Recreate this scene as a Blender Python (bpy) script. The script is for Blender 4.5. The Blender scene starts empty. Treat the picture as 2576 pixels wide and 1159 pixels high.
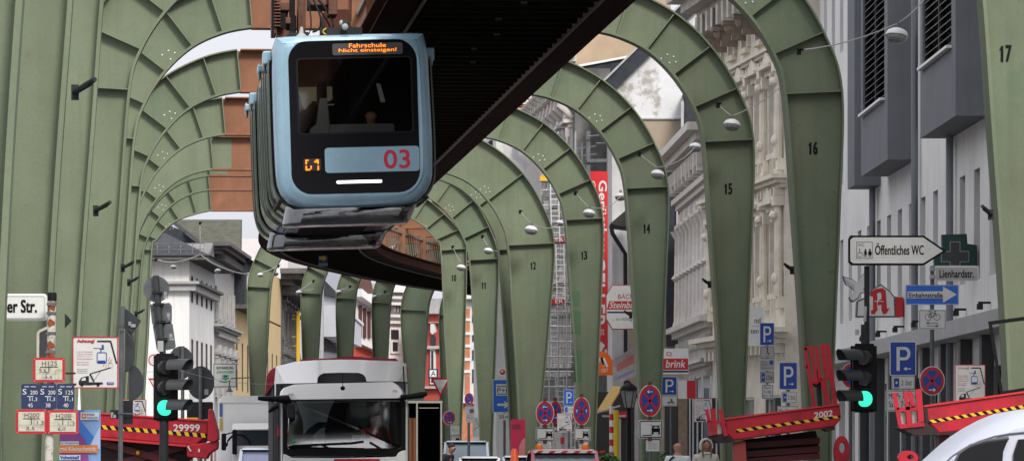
import bpy, bmesh, math, random
from mathutils import Vector, Matrix
R = math.radians
random.seed(7)
scn = bpy.context.scene
COL = scn.collection
F = 11141.0            # focal length in pixels of a 2576 px wide picture
CU, HV, EYE = 1288.0, 1150.0, 1.4
# ------------------------------------------------------------------ camera
cam = bpy.data.objects.new('camera', bpy.data.cameras.new('camera')); COL.objects.link(cam)
cam.location = (0, 0, EYE); cam.rotation_euler = (R(90), 0, 0)
cam.data.sensor_width = 36; cam.data.lens = 36*F/2576; cam.data.shift_y = (HV-579.5)/2576
cam.data.clip_start = .5; cam.data.clip_end = 4000
scn.camera = cam
# ------------------------------------------------------------------ sky and sun (overcast)
w = bpy.data.worlds.new('World'); scn.world = w; w.use_nodes = True
nt = w.node_tree; nt.nodes.clear()
out = nt.nodes.new('ShaderNodeOutputWorld'); bg = nt.nodes.new('ShaderNodeBackground')
sky = nt.nodes.new('ShaderNodeTexSky'); sky.sky_type = 'NISHITA'; sky.sun_disc = False
SUN_EL, SUN_AZ = 38, 158     # azimuth clockwise from +Y
sky.sun_elevation = R(SUN_EL); sky.sun_rotation = R(SUN_AZ); sky.dust_density = 4; sky.air_density = 1.4
hs = nt.nodes.new('ShaderNodeHueSaturation'); hs.inputs['Saturation'].default_value = .16
mx = nt.nodes.new('ShaderNodeMix'); mx.data_type = 'RGBA'; mx.inputs[0].default_value = .72   # cloud cover evens the sky out
mx.inputs[7].default_value = (8.4, 8.5, 9.3, 1)
nt.links.new(sky.outputs[0], hs.inputs['Color']); nt.links.new(hs.outputs[0], mx.inputs[6])
tc = nt.nodes.new('ShaderNodeTexCoord'); sp = nt.nodes.new('ShaderNodeSeparateXYZ'); mr = nt.nodes.new('ShaderNodeMapRange')   # overcast: brightest overhead
mr.inputs[1].default_value = .05; mr.inputs[2].default_value = .9; mr.inputs[3].default_value = .78; mr.inputs[4].default_value = 1.5
nt.links.new(tc.outputs['Generated'], sp.inputs[0]); nt.links.new(sp.outputs[2], mr.inputs[0])
ml = nt.nodes.new('ShaderNodeVectorMath'); ml.operation = 'SCALE'; nt.links.new(mx.outputs[2], ml.inputs[0]); nt.links.new(mr.outputs[0], ml.inputs['Scale'])
nt.links.new(ml.outputs[0], bg.inputs[0]); bg.inputs[1].default_value = .1
nt.links.new(bg.outputs[0], out.inputs[0])
sl = bpy.data.lights.new('sun', 'SUN'); sun = bpy.data.objects.new('sun', sl); COL.objects.link(sun)
sl.energy = 2.0; sl.angle = R(14); sl.color = (1, .96, .9)
az = R(SUN_AZ); el = R(SUN_EL)
sv = Vector((math.sin(az)*math.cos(el), math.cos(az)*math.cos(el), math.sin(el)))
sun.rotation_euler = sv.to_track_quat('Z', 'Y').to_euler()
vs = scn.view_settings; vs.view_transform = 'Standard'; vs.look = 'None'; vs.exposure = .57; vs.gamma = 1
# ------------------------------------------------------------------ materials
MATS = {}
def mat(name, col, rough=.6, metal=0, var=.14, scale=1.2, streak=0, bump=0, bscale=30, spec=.4, dirt=None, dirt_amt=0, dirt_scale=1.5, coat=0, spots=None, grain=0):
    if name in MATS: return MATS[name]
    m = bpy.data.materials.new(name); m.use_nodes = True
    t = m.node_tree; b = t.nodes['Principled BSDF']
    b.inputs['Roughness'].default_value = rough; b.inputs['Metallic'].default_value = metal
    b.inputs['Specular IOR Level'].default_value = spec
    if coat: b.inputs['Coat Weight'].default_value = coat
    geo = t.nodes.new('ShaderNodeNewGeometry')
    n = t.nodes.new('ShaderNodeTexNoise'); n.inputs['Scale'].default_value = scale; n.inputs['Detail'].default_value = 6
    n.inputs['Roughness'].default_value = .62
    t.links.new(geo.outputs['Position'], n.inputs['Vector'])
    cr = t.nodes.new('ShaderNodeValToRGB')
    cr.color_ramp.elements[0].position = .28; cr.color_ramp.elements[1].position = .74
    cr.color_ramp.elements[0].color = [c*(1-var) for c in col]+[1]
    cr.color_ramp.elements[1].color = [min(1, c*(1+var)) for c in col]+[1]
    t.links.new(n.outputs[0], cr.inputs[0]); cur = cr.outputs[0]
    def mixc(cur, fac_out, c2, lo, hi, amt):
        r = t.nodes.new('ShaderNodeMapRange'); r.clamp = True; r.inputs[1].default_value = lo; r.inputs[2].default_value = hi; r.inputs[4].default_value = amt
        t.links.new(fac_out, r.inputs[0])
        x = t.nodes.new('ShaderNodeMix'); x.data_type = 'RGBA'; t.links.new(r.outputs[0], x.inputs[0])
        t.links.new(cur, x.inputs[6]); x.inputs[7].default_value = list(c2)+[1]
        return x.outputs[2]
    if streak:
        mp = t.nodes.new('ShaderNodeMapping'); mp.inputs['Scale'].default_value = (7, 7, .35)
        t.links.new(geo.outputs['Position'], mp.inputs[0])
        n2 = t.nodes.new('ShaderNodeTexNoise'); n2.inputs['Scale'].default_value = 1; n2.inputs['Detail'].default_value = 5
        t.links.new(mp.outputs[0], n2.inputs['Vector'])
        cur = mixc(cur, n2.outputs[0], [c*.45 for c in col], .5, .8, streak)
    if dirt:
        n3 = t.nodes.new('ShaderNodeTexNoise'); n3.inputs['Scale'].default_value = dirt_scale; n3.inputs['Detail'].default_value = 8; n3.inputs['Roughness'].default_value = .7
        t.links.new(geo.outputs['Position'], n3.inputs['Vector'])
        cur = mixc(cur, n3.outputs[0], dirt, .52, .6, dirt_amt)
    if spots:
        n5 = t.nodes.new('ShaderNodeTexNoise'); n5.inputs['Scale'].default_value = 7; n5.inputs['Detail'].default_value = 7; n5.inputs['Roughness'].default_value = .75
        t.links.new(geo.outputs['Position'], n5.inputs['Vector']); cur = mixc(cur, n5.outputs[0], spots, .64, .70, .75)
    if grain:
        n6 = t.nodes.new('ShaderNodeTexNoise'); n6.inputs['Scale'].default_value = 45; n6.inputs['Detail'].default_value = 2
        t.links.new(geo.outputs['Position'], n6.inputs['Vector']); cur = mixc(cur, n6.outputs[0], [c*.55 for c in col], .45, .75, grain)
    t.links.new(cur, b.inputs['Base Color'])
    if bump:
        n4 = t.nodes.new('ShaderNodeTexNoise'); n4.inputs['Scale'].default_value = bscale; n4.inputs['Detail'].default_value = 4
        t.links.new(geo.outputs['Position'], n4.inputs['Vector'])
        bp = t.nodes.new('ShaderNodeBump'); bp.inputs['Strength'].default_value = bump; bp.inputs['Distance'].default_value = .05
        t.links.new(n4.outputs[0], bp.inputs['Height']); t.links.new(bp.outputs[0], b.inputs['Normal'])
    MATS[name] = m; return m
def emit(name, col, s):
    if name in MATS: return MATS[name]
    m = bpy.data.materials.new(name); m.use_nodes = True; b = m.node_tree.nodes['Principled BSDF']
    b.inputs['Base Color'].default_value = [c*.4 for c in col]+[1]; b.inputs['Emission Color'].default_value = list(col)+[1]; b.inputs['Emission Strength'].default_value = s
    MATS[name] = m; return m
def glassmat(name, tint, refl=.14):
    if name in MATS: return MATS[name]
    m = bpy.data.materials.new(name); m.use_nodes = True; t = m.node_tree; t.nodes.clear()
    o = t.nodes.new('ShaderNodeOutputMaterial'); mi = t.nodes.new('ShaderNodeMixShader'); tr = t.nodes.new('ShaderNodeBsdfTransparent'); g = t.nodes.new('ShaderNodeBsdfGlossy')
    tr.inputs[0].default_value = list(tint)+[1]; g.inputs['Roughness'].default_value = .03; mi.inputs[0].default_value = refl
    t.links.new(tr.outputs[0], mi.inputs[1]); t.links.new(g.outputs[0], mi.inputs[2]); t.links.new(mi.outputs[0], o.inputs[0])
    MATS[name] = m; return m
G = mat('green_paint', (.166, .194, .124), .55, var=.16, spec=.22, scale=.9, streak=.26, bump=.08, bscale=7, dirt=(.085, .135, .085), dirt_amt=.4, dirt_scale=.45, spots=(.11, .085, .055), grain=.22)
GP = mat('green_patch', (.085, .16, .085), .5, var=.1)
BR = mat('rust_brown', (.235, .108, .060), .65, var=.2, scale=2, streak=.2, spec=.2)
GD = mat('girder_dark', (.016, .015, .011), .9, var=.3, scale=3, spec=.05)
GB = mat('girder_brown', (.085, .034, .022), .85, var=.3, scale=3, streak=.3, spec=.08)
GBD = mat('chord_dark', (.028, .012, .009), .9, var=.3, scale=3, spec=.05)
BLK = mat('black_plastic', (.008, .008, .009), .5, var=.2, scale=6, spec=.12)
DG = mat('dark_grey', (.026, .027, .029), .55, var=.2, scale=5, spec=.15)
MG = mat('galvanised', (.11, .115, .12), .5, .2, var=.25, scale=6)
LG = mat('light_grey', (.36, .36, .36), .6, var=.15, scale=4)
SB = mat('sign_back', (.040, .043, .047), .6, 0, var=.2, scale=5)
WH = mat('white_paint', (.66, .66, .64), .4, var=.06, scale=3)
SW = mat('sign_white', (.62, .62, .59), .45, var=.07, scale=9)
SWD = mat('sign_dirty', (.50, .48, .38), .55, var=.14, scale=22, dirt=(.28, .24, .16), dirt_amt=.6, dirt_scale=16)
RD = mat('sign_red', (.46, .018, .026), .4, var=.1, scale=6)
BL = mat('sign_blue', (.015, .055, .30), .4, var=.1, scale=6)
BL2 = mat('sign_bright_blue', (.02, .13, .55), .4, var=.08, scale=6)
NV = mat('sign_navy', (.016, .028, .085), .5, var=.2, scale=10)
INK = mat('ink_black', (.009, .009, .010), .6, var=.1, spec=.1)
INKG = mat('ink_grey', (.09, .09, .10), .5, var=.1)
INKR = mat('ink_red', (.40, .03, .04), .5, var=.1)
YL = mat('yellow', (.70, .42, .02), .5, var=.12, scale=8)
OR = mat('orange', (.72, .13, .015), .45, var=.1)
RL = mat('lift_red', (.42, .007, .024), .45, var=.2, scale=2.5, streak=.3, spots=(.10, .03, .02), dirt=(.16, .01, .01), dirt_amt=.5, dirt_scale=3, bump=.04, bscale=12)
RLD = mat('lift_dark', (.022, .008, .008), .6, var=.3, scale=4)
TB = mat('train_blue', (.27, .42, .51), .26, .2, var=.08, streak=.12, grain=.12, scale=3, coat=.4)
CH = mat('train_chrome', (.15, .15, .155), .10, 1, var=.2, scale=9, bump=.06, bscale=5)
GLB = mat('black_glass', (.006, .006, .007), .12, var=.1, spec=.15)
PANE = mat('window_pane', (.03, .035, .04), .08, var=.5, scale=.6, spec=.7)
PANEL = mat('shop_glass', (.10, .12, .13), .12, var=.5, scale=.8, spec=.6)
ASPH = mat('asphalt', (.05, .05, .052), .85, var=.2, scale=2, bump=.2)
PAVE = mat('paving', (.22, .21, .20), .8, var=.15, scale=2)
WB = mat('plaster_white', (.68, .675, .65), .8, var=.09, scale=.7, streak=.35, bump=.1)
WB2 = mat('plaster_light', (.60, .59, .57), .8, var=.1, scale=.9, streak=.35, bump=.1)
CRM = mat('stucco_cream', (.66, .61, .51), .8, var=.16, scale=2.2, streak=.35, bump=.25, bscale=12)
OCH = mat('plaster_ochre', (.55, .40, .20), .8, var=.08, scale=1)
BEI = mat('plaster_beige', (.33, .27, .20), .85, var=.1, scale=1)
PEEL = mat('peeling_plaster', (.60, .60, .60), .85, var=.05, scale=2, dirt=(.33, .31, .27), dirt_amt=.95, dirt_scale=1.1)
GRYB = mat('bay_grey', (.135, .143, .160), .75, var=.12, scale=1, streak=.3, bump=.15, bscale=60)
SLT = mat('slate', (.035, .039, .046), .75, spec=.15, var=.3, scale=4)
SLG = mat('slate_green', (.085, .085, .065), .8, spec=.1, var=.3, scale=3, bump=.6, bscale=3)
TILE = mat('roof_tile', (.035, .037, .042), .6, var=.3, scale=5, bump=.6, bscale=5)
BRK = mat('red_wall', (.42, .075, .05), .8, var=.12, scale=3, bump=.2)
BRKO = mat('orange_brick', (.45, .17, .09), .8, var=.2, scale=4, bump=.3)
STN = mat('grey_stone', (.33, .32, .31), .8, var=.2, scale=3, streak=.3, bump=.2)
DSTN = mat('dark_stone', (.10, .095, .09), .8, var=.3, scale=3, streak=.3, bump=.3)
SKN = mat('skin', (.40, .20, .14), .55, var=.06)
# ------------------------------------------------------------------ mesh builder
def W(u, v, d): return Vector(((u-CU)*d/F, d, EYE+(HV-v)*d/F))
AUTO = set('downpipe pillar dormer air_intake headlight marker_lamp upright rail platform toe_board stripe stripes post window pane brick_strip stone_trim stone_band beacon rust_patch clamp sticker gate_prong folded_arm lamp scissor_arm scissor_gear red_band bracket wiper rib reflective_band balcony recess mirror seat_back arm ears eyes shoes livery_patch bogie bogie_frame cab_edge marking hydraulic_ram side_window verge antenna ladder_rail chord_web slate_window door_hood roof_stripe gusset folded_mirror'.split())
class MB:
    def __init__(s): s.v = []; s.f = []; s.p = []; s.c = []
    def cut(s): s.c.append(len(s.f)); return s          # the next shapes are a piece of their own
    def add(s, vs, fs, M=None):
        b = len(s.v); s.p.append(len(s.f))
        s.v += [tuple(M @ Vector(p)) if M is not None else tuple(p) for p in vs]
        s.f += [[i+b for i in f] for f in fs]; return s
    def box(s, x0, x1, y0, y1, z0, z1, M=None):
        vs = [(x, y, z) for x in (x0, x1) for y in (y0, y1) for z in (z0, z1)]
        return s.add(vs, [(0,1,3,2),(4,6,7,5),(0,4,5,1),(2,3,7,6),(0,2,6,4),(1,5,7,3)], M)
    def prism(s, pts, y0, y1, M=None):     # polygon in x,z extruded along y
        n = len(pts); vs = [(p[0], y0, p[1]) for p in pts]+[(p[0], y1, p[1]) for p in pts]
        fs = [list(range(n)), list(range(2*n-1, n-1, -1))]+[(i, i+n, (i+1) % n+n, (i+1) % n) for i in range(n)]
        return s.add(vs, fs, M)
    def ring(s, A, B, y0, y1, M=None):     # frame between two outlines with the same number of points
        n = len(A); vs = [(p[0], y, p[1]) for y in (y0, y1) for P in (A, B) for p in P]; fs = []
        for i in range(n):
            j = (i+1) % n
            fs += [(i, j, n+j, n+i), (2*n+i, 3*n+i, 3*n+j, 2*n+j), (i, 2*n+i, 2*n+j, j), (n+i, n+j, 3*n+j, 3*n+i)]
        return s.add(vs, fs, M)
    def flat(s, pts, y, M=None): return s.add([(p[0], y, p[1]) for p in pts], [list(range(len(pts)))], M)
    def tube(s, path, r, n=8, cap=True, M=None):
        path = [Vector(p) for p in path]; k = len(path); rs = r if isinstance(r, (list, tuple)) else [r]*k
        vs = []; up = None
        for i, p in enumerate(path):
            t = (path[min(i+1, k-1)]-path[max(i-1, 0)]).normalized()
            a = Vector((0, 0, 1)) if abs(t.z) < .95 else Vector((1, 0, 0))
            x = t.cross(a).normalized(); y = x.cross(t)
            vs += [p+(x*math.cos(2*math.pi*j/n)+y*math.sin(2*math.pi*j/n))*rs[i] for j in range(n)]
        fs = [(i*n+j, i*n+(j+1) % n, (i+1)*n+(j+1) % n, (i+1)*n+j) for i in range(k-1) for j in range(n)]
        if cap: fs += [list(range(n))[::-1], list(range((k-1)*n, k*n))]
        return s.add(vs, fs, M)
    def bar(s, a, b, w, h=None, M=None):   # rectangular bar between two points
        h = h or w; a = Vector(a); b = Vector(b); t = (b-a).normalized()
        up = Vector((0, 0, 1)) if abs(t.z) < .9 else Vector((0, 1, 0))
        x = t.cross(up).normalized()*w/2; y = x.cross(t).normalized()*h/2
        vs = [a-x-y, a+x-y, a+x+y, a-x+y, b-x-y, b+x-y, b+x+y, b-x+y]
        return s.add(vs, [(0,3,2,1),(4,5,6,7),(0,1,5,4),(1,2,6,5),(2,3,7,6),(3,0,4,7)], M)
    def lathe(s, prof, n=16, M=None):      # profile of (r, z) round z
        k = len(prof); vs = [(r*math.cos(2*math.pi*j/n), r*math.sin(2*math.pi*j/n), z) for r, z in prof for j in range(n)]
        fs = [(i*n+j, i*n+(j+1) % n, (i+1)*n+(j+1) % n, (i+1)*n+j) for i in range(k-1) for j in range(n)]
        fs += [list(range(n))[::-1], list(range((k-1)*n, k*n))]
        return s.add(vs, fs, M)
    def loft(s, rings, cap=True, M=None):
        n = len(rings[0]); vs = [p for r in rings for p in r]
        fs = [(i*n+j, i*n+(j+1) % n, (i+1)*n+(j+1) % n, (i+1)*n+j) for i in range(len(rings)-1) for j in range(n)]
        if cap: fs += [list(range(n))[::-1], list(range((len(rings)-1)*n, len(rings)*n))]
        return s.add(vs, fs, M)
    def ell(s, c, r, n=12, m=8, M=None):
        c = Vector(c); rings = []
        for i in range(m+1):
            a = math.pi*(i+.02)/(m+.04)-math.pi/2
            rings.append([(c.x+r[0]*math.cos(a)*math.cos(2*math.pi*j/n), c.y+r[1]*math.cos(a)*math.sin(2*math.pi*j/n), c.z+r[2]*math.sin(a)) for j in range(n)])
        return s.loft(rings, True, M)
    def mesh(s, name, m, smooth=False, bevel=0):
        me = bpy.data.meshes.new(name); me.from_pydata(s.v, [], s.f)
        bm = bmesh.new(); bm.from_mesh(me); bmesh.ops.recalc_face_normals(bm, faces=bm.faces)
        if bevel:
            es = [e for e in bm.edges if len(e.link_faces) == 2 and e.calc_face_angle(0) > .6]
            bmesh.ops.bevel(bm, geom=es, offset=bevel, segments=2, affect='EDGES', profile=.5)
        bm.to_mesh(me); bm.free(); me.materials.append(m)
        if smooth:
            for p in me.polygons: p.use_smooth = True
            me.set_sharp_from_angle(angle=R(38))
        return me
    def build(s, name, m, parent=None, smooth=False, bevel=0):
        cuts = s.c or (s.p if name in AUTO else [])
        cuts = sorted(set(c for c in cuts if 0 < c < len(s.f)))
        if cuts and parent is not None and len(cuts) < 110:
            o = None
            for a, b in zip([0]+cuts, cuts+[len(s.f)]):
                q = MB(); ids = sorted(set(i for f in s.f[a:b] for i in f)); mp = {i: k for k, i in enumerate(ids)}
                q.v = [s.v[i] for i in ids]; q.f = [[mp[i] for i in f] for f in s.f[a:b]]
                o = q.build(name, m, parent, smooth, bevel)
            return o
        o = bpy.data.objects.new(name, s.mesh(name, m, smooth, bevel)); COL.objects.link(o)
        if parent is not None: o.parent = parent
        return o
def tag(o, label=None, cat=None, group=None, kind=None):
    if label: o['label'] = label
    if cat: o['category'] = cat
    if group: o['group'] = group
    if kind: o['kind'] = kind
    return o
def thing(name, label, cat, loc=(0, 0, 0), rz=0, group=None):
    o = bpy.data.objects.new(name, None); COL.objects.link(o); o.location = loc; o.rotation_euler = (0, 0, rz); o.empty_display_size = .1
    return tag(o, label, cat, group)
def rrect(x0, x1, z0, z1, r, n=5):
    if not isinstance(r, (list, tuple)): r = [r]*4
    P = []
    for (cx, cz, a, rr) in ((x1-r[0], z1-r[0], 0, r[0]), (x0+r[1], z1-r[1], 90, r[1]), (x0+r[2], z0+r[2], 180, r[2]), (x1-r[3], z0+r[3], 270, r[3])):
        for i in range(n+1):
            t = R(a+90*i/n); P.append((cx+rr*math.cos(t), cz+rr*math.sin(t)))
    return P
def circ(cx, cz, r, n=28, rz=None): return [(cx+r*math.cos(2*math.pi*i/n), cz+(rz or r)*math.sin(2*math.pi*i/n)) for i in range(n)]
TXT = {}
def glyphs(s):
    if s in TXT: return TXT[s]
    c = bpy.data.curves.new('t', 'FONT'); c.body = s; c.resolution_u = 3; c.space_line = .9
    o = bpy.data.objects.new('t', c); COL.objects.link(o)
    dg = bpy.context.evaluated_depsgraph_get(); me = bpy.data.meshes.new_from_object(o.evaluated_get(dg))
    vs = [(v.co.x, v.co.y) for v in me.vertices]; fs = [list(p.vertices) for p in me.polygons]
    bpy.data.objects.remove(o); bpy.data.curves.remove(c); bpy.data.meshes.remove(me)
    xs = [v[0] for v in vs]; ys = [v[1] for v in vs]
    TXT[s] = (vs, fs, min(xs), max(xs), min(ys), max(ys)); return TXT[s]
def text(mb, s, x0, x1, z0, z1, y, bold=0, down=False, slant=0):
    """letters fitted into the rectangle, in the plane y; down=True: reading downwards (turned clockwise)"""
    vs, fs, a, b, c, d = glyphs(s); P = []
    offs = [(0, 0)] if not bold else [(0, 0), (bold, 0), (0, bold), (bold, bold)]
    for k, (ox, oz) in enumerate(offs):
        P = []
        for (px, py) in vs:
            f = (px-a)/(b-a); g = (py-c)/(d-c)
            if down: P.append((x0+g*(x1-x0)+ox, y-k*.0004, z1-f*(z1-z0)+oz))
            else: P.append((x0+(f+slant*(g-.5))*(x1-x0)+ox, y-k*.0004, z0+g*(z1-z0)+oz))
        mb.add(P, fs)
class Art:
    """a flat sign: everything is given in picture pixels and built at real size about the plate's place"""
    def __init__(s, name, label, cat, u, v, d, yaw=0, group=None, root=None):
        s.u, s.v, s.d, s.k, s.yaw = u, v, d, d/F, yaw
        s.root = root or thing(name, label, cat, W(u, v, d), R(yaw), group); s.plates = 0
        s.cx = 1/math.cos(R(yaw)); s.cur = None; s.m = {}; s.Y = 0
    def x(s, u): return (u-s.u)*s.k*s.cx
    def z(s, v): return (s.v-v)*s.k
    def P(s, pts): return [(s.x(a), s.z(b)) for a, b in pts]
    def plate(s, name, pts, m, t=.02, y=0):
        s.flush(); mb = MB(); mb.prism(s.P(pts), y, y+t); s.cur = mb.build(name, m, s.root); s.Y = y; return s.cur
    def rplate(s, name, u0, v0, u1, v1, r, m, t=.02, y=0):
        s.flush(); mb = MB(); mb.prism(rrect(s.x(u0), s.x(u1), s.z(v1), s.z(v0), r*s.k), y, y+t); s.cur = mb.build(name, m, s.root); s.Y = y; return s.cur
    def L(s, part, m):
        if (part, m.name) not in s.m: s.m[(part, m.name)] = (MB(), m)
        return s.m[(part, m.name)][0]
    def poly(s, part, m, pts, l=1): s.L(part, m).flat(s.P(pts), s.Y-.004*l)
    def rect(s, part, m, u0, v0, u1, v1, l=1): s.poly(part, m, [(u0, v0), (u1, v0), (u1, v1), (u0, v1)], l)
    def line(s, part, m, a, b, wd, l=1):
        dx, dy = b[0]-a[0], b[1]-a[1]; q = math.hypot(dx, dy) or 1; nx, ny = -dy/q*wd/2, dx/q*wd/2
        s.poly(part, m, [(a[0]+nx, a[1]+ny), (b[0]+nx, b[1]+ny), (b[0]-nx, b[1]-ny), (a[0]-nx, a[1]-ny)], l)
    def frame(s, part, m, u0, v0, u1, v1, wd, r=3, l=1):
        A = rrect(s.x(u0), s.x(u1), s.z(v1), s.z(v0), r*s.k); q = wd*s.k
        B = rrect(s.x(u0)+q, s.x(u1)-q, s.z(v1)+q, s.z(v0)-q, max(.001, r*s.k-q)); n = len(A)
        s.L(part, m).add([(p[0], s.Y-.004*l, p[1]) for p in A+B], [(i, (i+1) % n, n+(i+1) % n, n+i) for i in range(n)])
    def disc(s, part, m, u, v, ru, rv=None, l=1): s.poly(part, m, [(u+ru*math.cos(2*math.pi*i/28), v+(rv or ru)*math.sin(2*math.pi*i/28)) for i in range(28)], l)
    def txt(s, part, m, st, u0, v0, u1, v1, l=1, **k): text(s.L(part, m), st, s.x(u0), s.x(u1), s.z(v1), s.z(v0), s.Y-.004*l, **k)
    def flush(s):
        for (part, mn), (mb, m) in s.m.items():
            mb.build(part, m, s.cur)
        s.m = {}
    def pole(s, u0, v0, v1, r=.03, u1=None, m=None, y=.06, name='post'):
        mb = MB(); mb.tube([(s.x(u0), y, s.z(v0)), (s.x(u1 if u1 is not None else u0), y, s.z(v1))], r, 10); return mb.build(name, m or MG, s.root, True)
    def post(s, u, v0, r=.03, m=None, y=.06, name='post'):     # from v0 down to the pavement
        g = HV+EYE*F/s.d
        mb = MB(); mb.tube([(s.x(u), y, s.z(v0)), (s.x(u), y, s.z(g))], r, 10); return mb.build(name, m or MG, s.root, True)
    def done(s): s.flush(); return s.root
# ------------------------------------------------------------------ ground
mb = MB(); mb.box(-900, 900, -60, 2500, -.3, 0); tag(mb.build('road', ASPH), kind='structure')
mb = MB(); mb.prism([(0, 0)]*0 or [(7.6, 0), (7.6, .12), (40, .12), (40, 0)], 10, 60)
mb.loft([[(5.6+1.6, 60, 0), (5.6+1.6, 60, .12), (40, 60, .12), (40, 60, 0)], [(2.0, 115, 0), (2.0, 115, .12), (40, 115, .12), (40, 115, 0)], [(-2.4, 160, 0), (-2.4, 160, .12), (40, 160, .12), (40, 160, 0)]])
tag(mb.build('pavement', PAVE), kind='structure')
mb = MB(); mb.box(-60, -7.2, 10, 60, 0, .12); mb.loft([[(-60, 60, 0), (-60, 60, .12), (-7.2, 60, .12), (-7.2, 60, 0)], [(-60, 190, 0), (-60, 190, .12), (-11.5, 190, .12), (-11.5, 190, 0)]])
tag(mb.build('pavement', PAVE), kind='structure')
# ------------------------------------------------------------------ steel arches of the suspension railway
S = .8
HD = -.08                                  # the line heads slightly left of straight ahead
def Z(h): return EYE+S*h
# pairs (inner offset, inner height, outer offset, outer height), unscaled, heights above the eye
PT = [(7.36, -2.12, 7.80, -2.12), (7.32, 0, 7.75, 0), (7.21, 2.5, 7.83, 2.5), (7.02, 5.2, 7.94, 5.2), (6.84, 7.58, 7.99, 7.64),
      (6.60, 8.42, 7.60, 8.86), (6.10, 9.2, 6.96, 9.86), (5.45, 9.80, 6.10, 10.64), (4.72, 10.14, 5.06, 11.16), (4.02, 10.28, 4.12, 11.38)]
STIFF = [4, 5, 6, 7, 8, 9]
def cr(p0, p1, p2, p3, t):
    return tuple(.5*((2*b)+(-a+c)*t+(2*a-5*b+4*c-d)*t*t+(-a+3*b-3*c+d)*t**3) for a, b, c, d in zip(p0, p1, p2, p3))
def dense(PT, n=6):
    o = []
    E = [PT[0]]+PT+[(2*PT[-1][0]-PT[-2][0]+.3, PT[-1][1], 2*PT[-1][2]-PT[-2][2]+.3, PT[-1][3])]
    for i in range(len(PT)-1):
        for j in range(n): o.append(cr(E[i], E[i+1], E[i+2], E[i+3], j/n))
    o.append(PT[-1]); return o
PTC = PT[:4]+[(6.84, 8.6, 7.99, 8.68), (6.60, 9.05, 7.62, 9.45), (6.15, 9.52, 6.95, 10.1), (5.55, 9.9, 6.15, 10.7), (4.72, 10.15, 5.06, 11.2), PT[9]]
def side_meshes(tagname, widen=0, fl=.21, thick=.045):
    """returns meshes of web, flanges and stiffeners of the right half; widen makes the anchor-type leg"""
    pts = PTC if tagname == 'c' else PT
    if widen:
        pts = [(a, b, c+(c-a)*widen*(1 if b > 2 else .5), d+(d-b)*widen*.9) for a, b, c, d in PT]
    D = dense(pts)
    def s3(p): return (S*p[0], Z(p[1])), (S*p[2], Z(p[3]))
    web = MB(); n = len(D); vs = []
    for y in (-.006, .006):
        for p in D:
            a, b = s3(p); vs += [(a[0], y, a[1]), (b[0], y, b[1])]
    m = 2*n; fs = []
    for i in range(n-1):
        fs += [(2*i, 2*i+1, 2*i+3, 2*i+2), (m+2*i, m+2*i+2, m+2*i+3, m+2*i+1)]
    fs += [(2*n-2, 2*n-1, m+2*n-1, m+2*n-2)]
    web.add(vs, fs)
    fi = MB(); fo = MB()
    for mb, k, sg, th in ((fi, 0, -1, thick), (fo, 1, 1, .03)):
        P = [Vector(s3(p)[k]) for p in D]; rings = []
        for i, p in enumerate(P):
            t = (P[min(i+1, n-1)]-P[max(i-1, 0)]).normalized(); nn = Vector((t.y, -t.x))*sg    # outwards from the web
            q = p+nn*th
            rings.append([(p.x, -fl, p.y), (q.x, -fl, q.y), (q.x, fl, q.y), (p.x, fl, p.y)])
        mb.loft(rings)
    sts = []
    for i in STIFF:
        st = MB()
        if widen and i in (5, 7, 8): continue
        a, b = s3(pts[i]); a = Vector(a); b = Vector(b); t = (b-a).normalized(); nn = Vector((-t.y, t.x))*.011
        for y0, y1 in ((-fl+.03, -.007), (.007, fl-.03)):
            q = [a+nn+t*.004, b+nn-t*.004, b-nn-t*.004, a-nn+t*.004]
            st.prism([(v.x, v.y) for v in q], y0, y1)
        sts.append(st)
    return [web, fi, fo]+sts
def mirror(mb):
    o = MB(); o.v = [(-x, y, z) for x, y, z in mb.v]; o.f = [f[::-1] for f in mb.f]; return o
PM = {}
for kind, wd in (('n', 0), ('w', .45), ('c', 0)):
    parts = side_meshes(kind, wd)
    for sd in (1, -1):
        PM[kind, sd] = [ (p if sd == 1 else mirror(p)).mesh(nm, G, smooth=True) for p, nm in zip(parts, ['leg', 'inner_flange', 'outer_flange']+['stiffener']*9)]
a, b = S*4.03, Z(10.28)
cb = MB(); z0, z1 = Z(10.28), Z(11.38)
cb.prism([(-a, z0), (a, z0), (S*4.12, z1), (-S*4.12, z1)], -.0055, .0055); cb.box(-a, a, -.24, .24, z0-.055, z0-.001); cb.box(-a, a, -.24, .24, z1+.001, z1+.031)
for x in (-1.3, 0, 1.3): cb.box(x-.01, x+.01, -.21, -.007, z0+.002, z1-.002)
CBM = cb.mesh('cross_beam', BR)
fh = MB(); fh.tube([(0, 0, 0), (0, -.02, 0), (.12, -.3, .05), (.16, -.36, .07)], [.03, .03, .035, .035], 8); fh.tube([(.13, -.32, .055), (.21, -.46, .10)], .028, 8); fh.box(-.04, .04, -.02, .02, -.08, .08)
FHM = fh.mesh('flag_holder', MATS['dark_grey'], True)
fh2 = mirror(fh); FHM2 = fh2.mesh('flag_holder', MATS['dark_grey'], True)
boltm = MB()
for (x, z) in ((-.14, .06), (-.02, .14), (.10, .10), (.02, -.02), (.14, .0)): boltm.ell((x, -.012, z), (.018, .012, .018), 8, 5)
BOLT = boltm.mesh('rivet', MATS['white_paint'])
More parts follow.
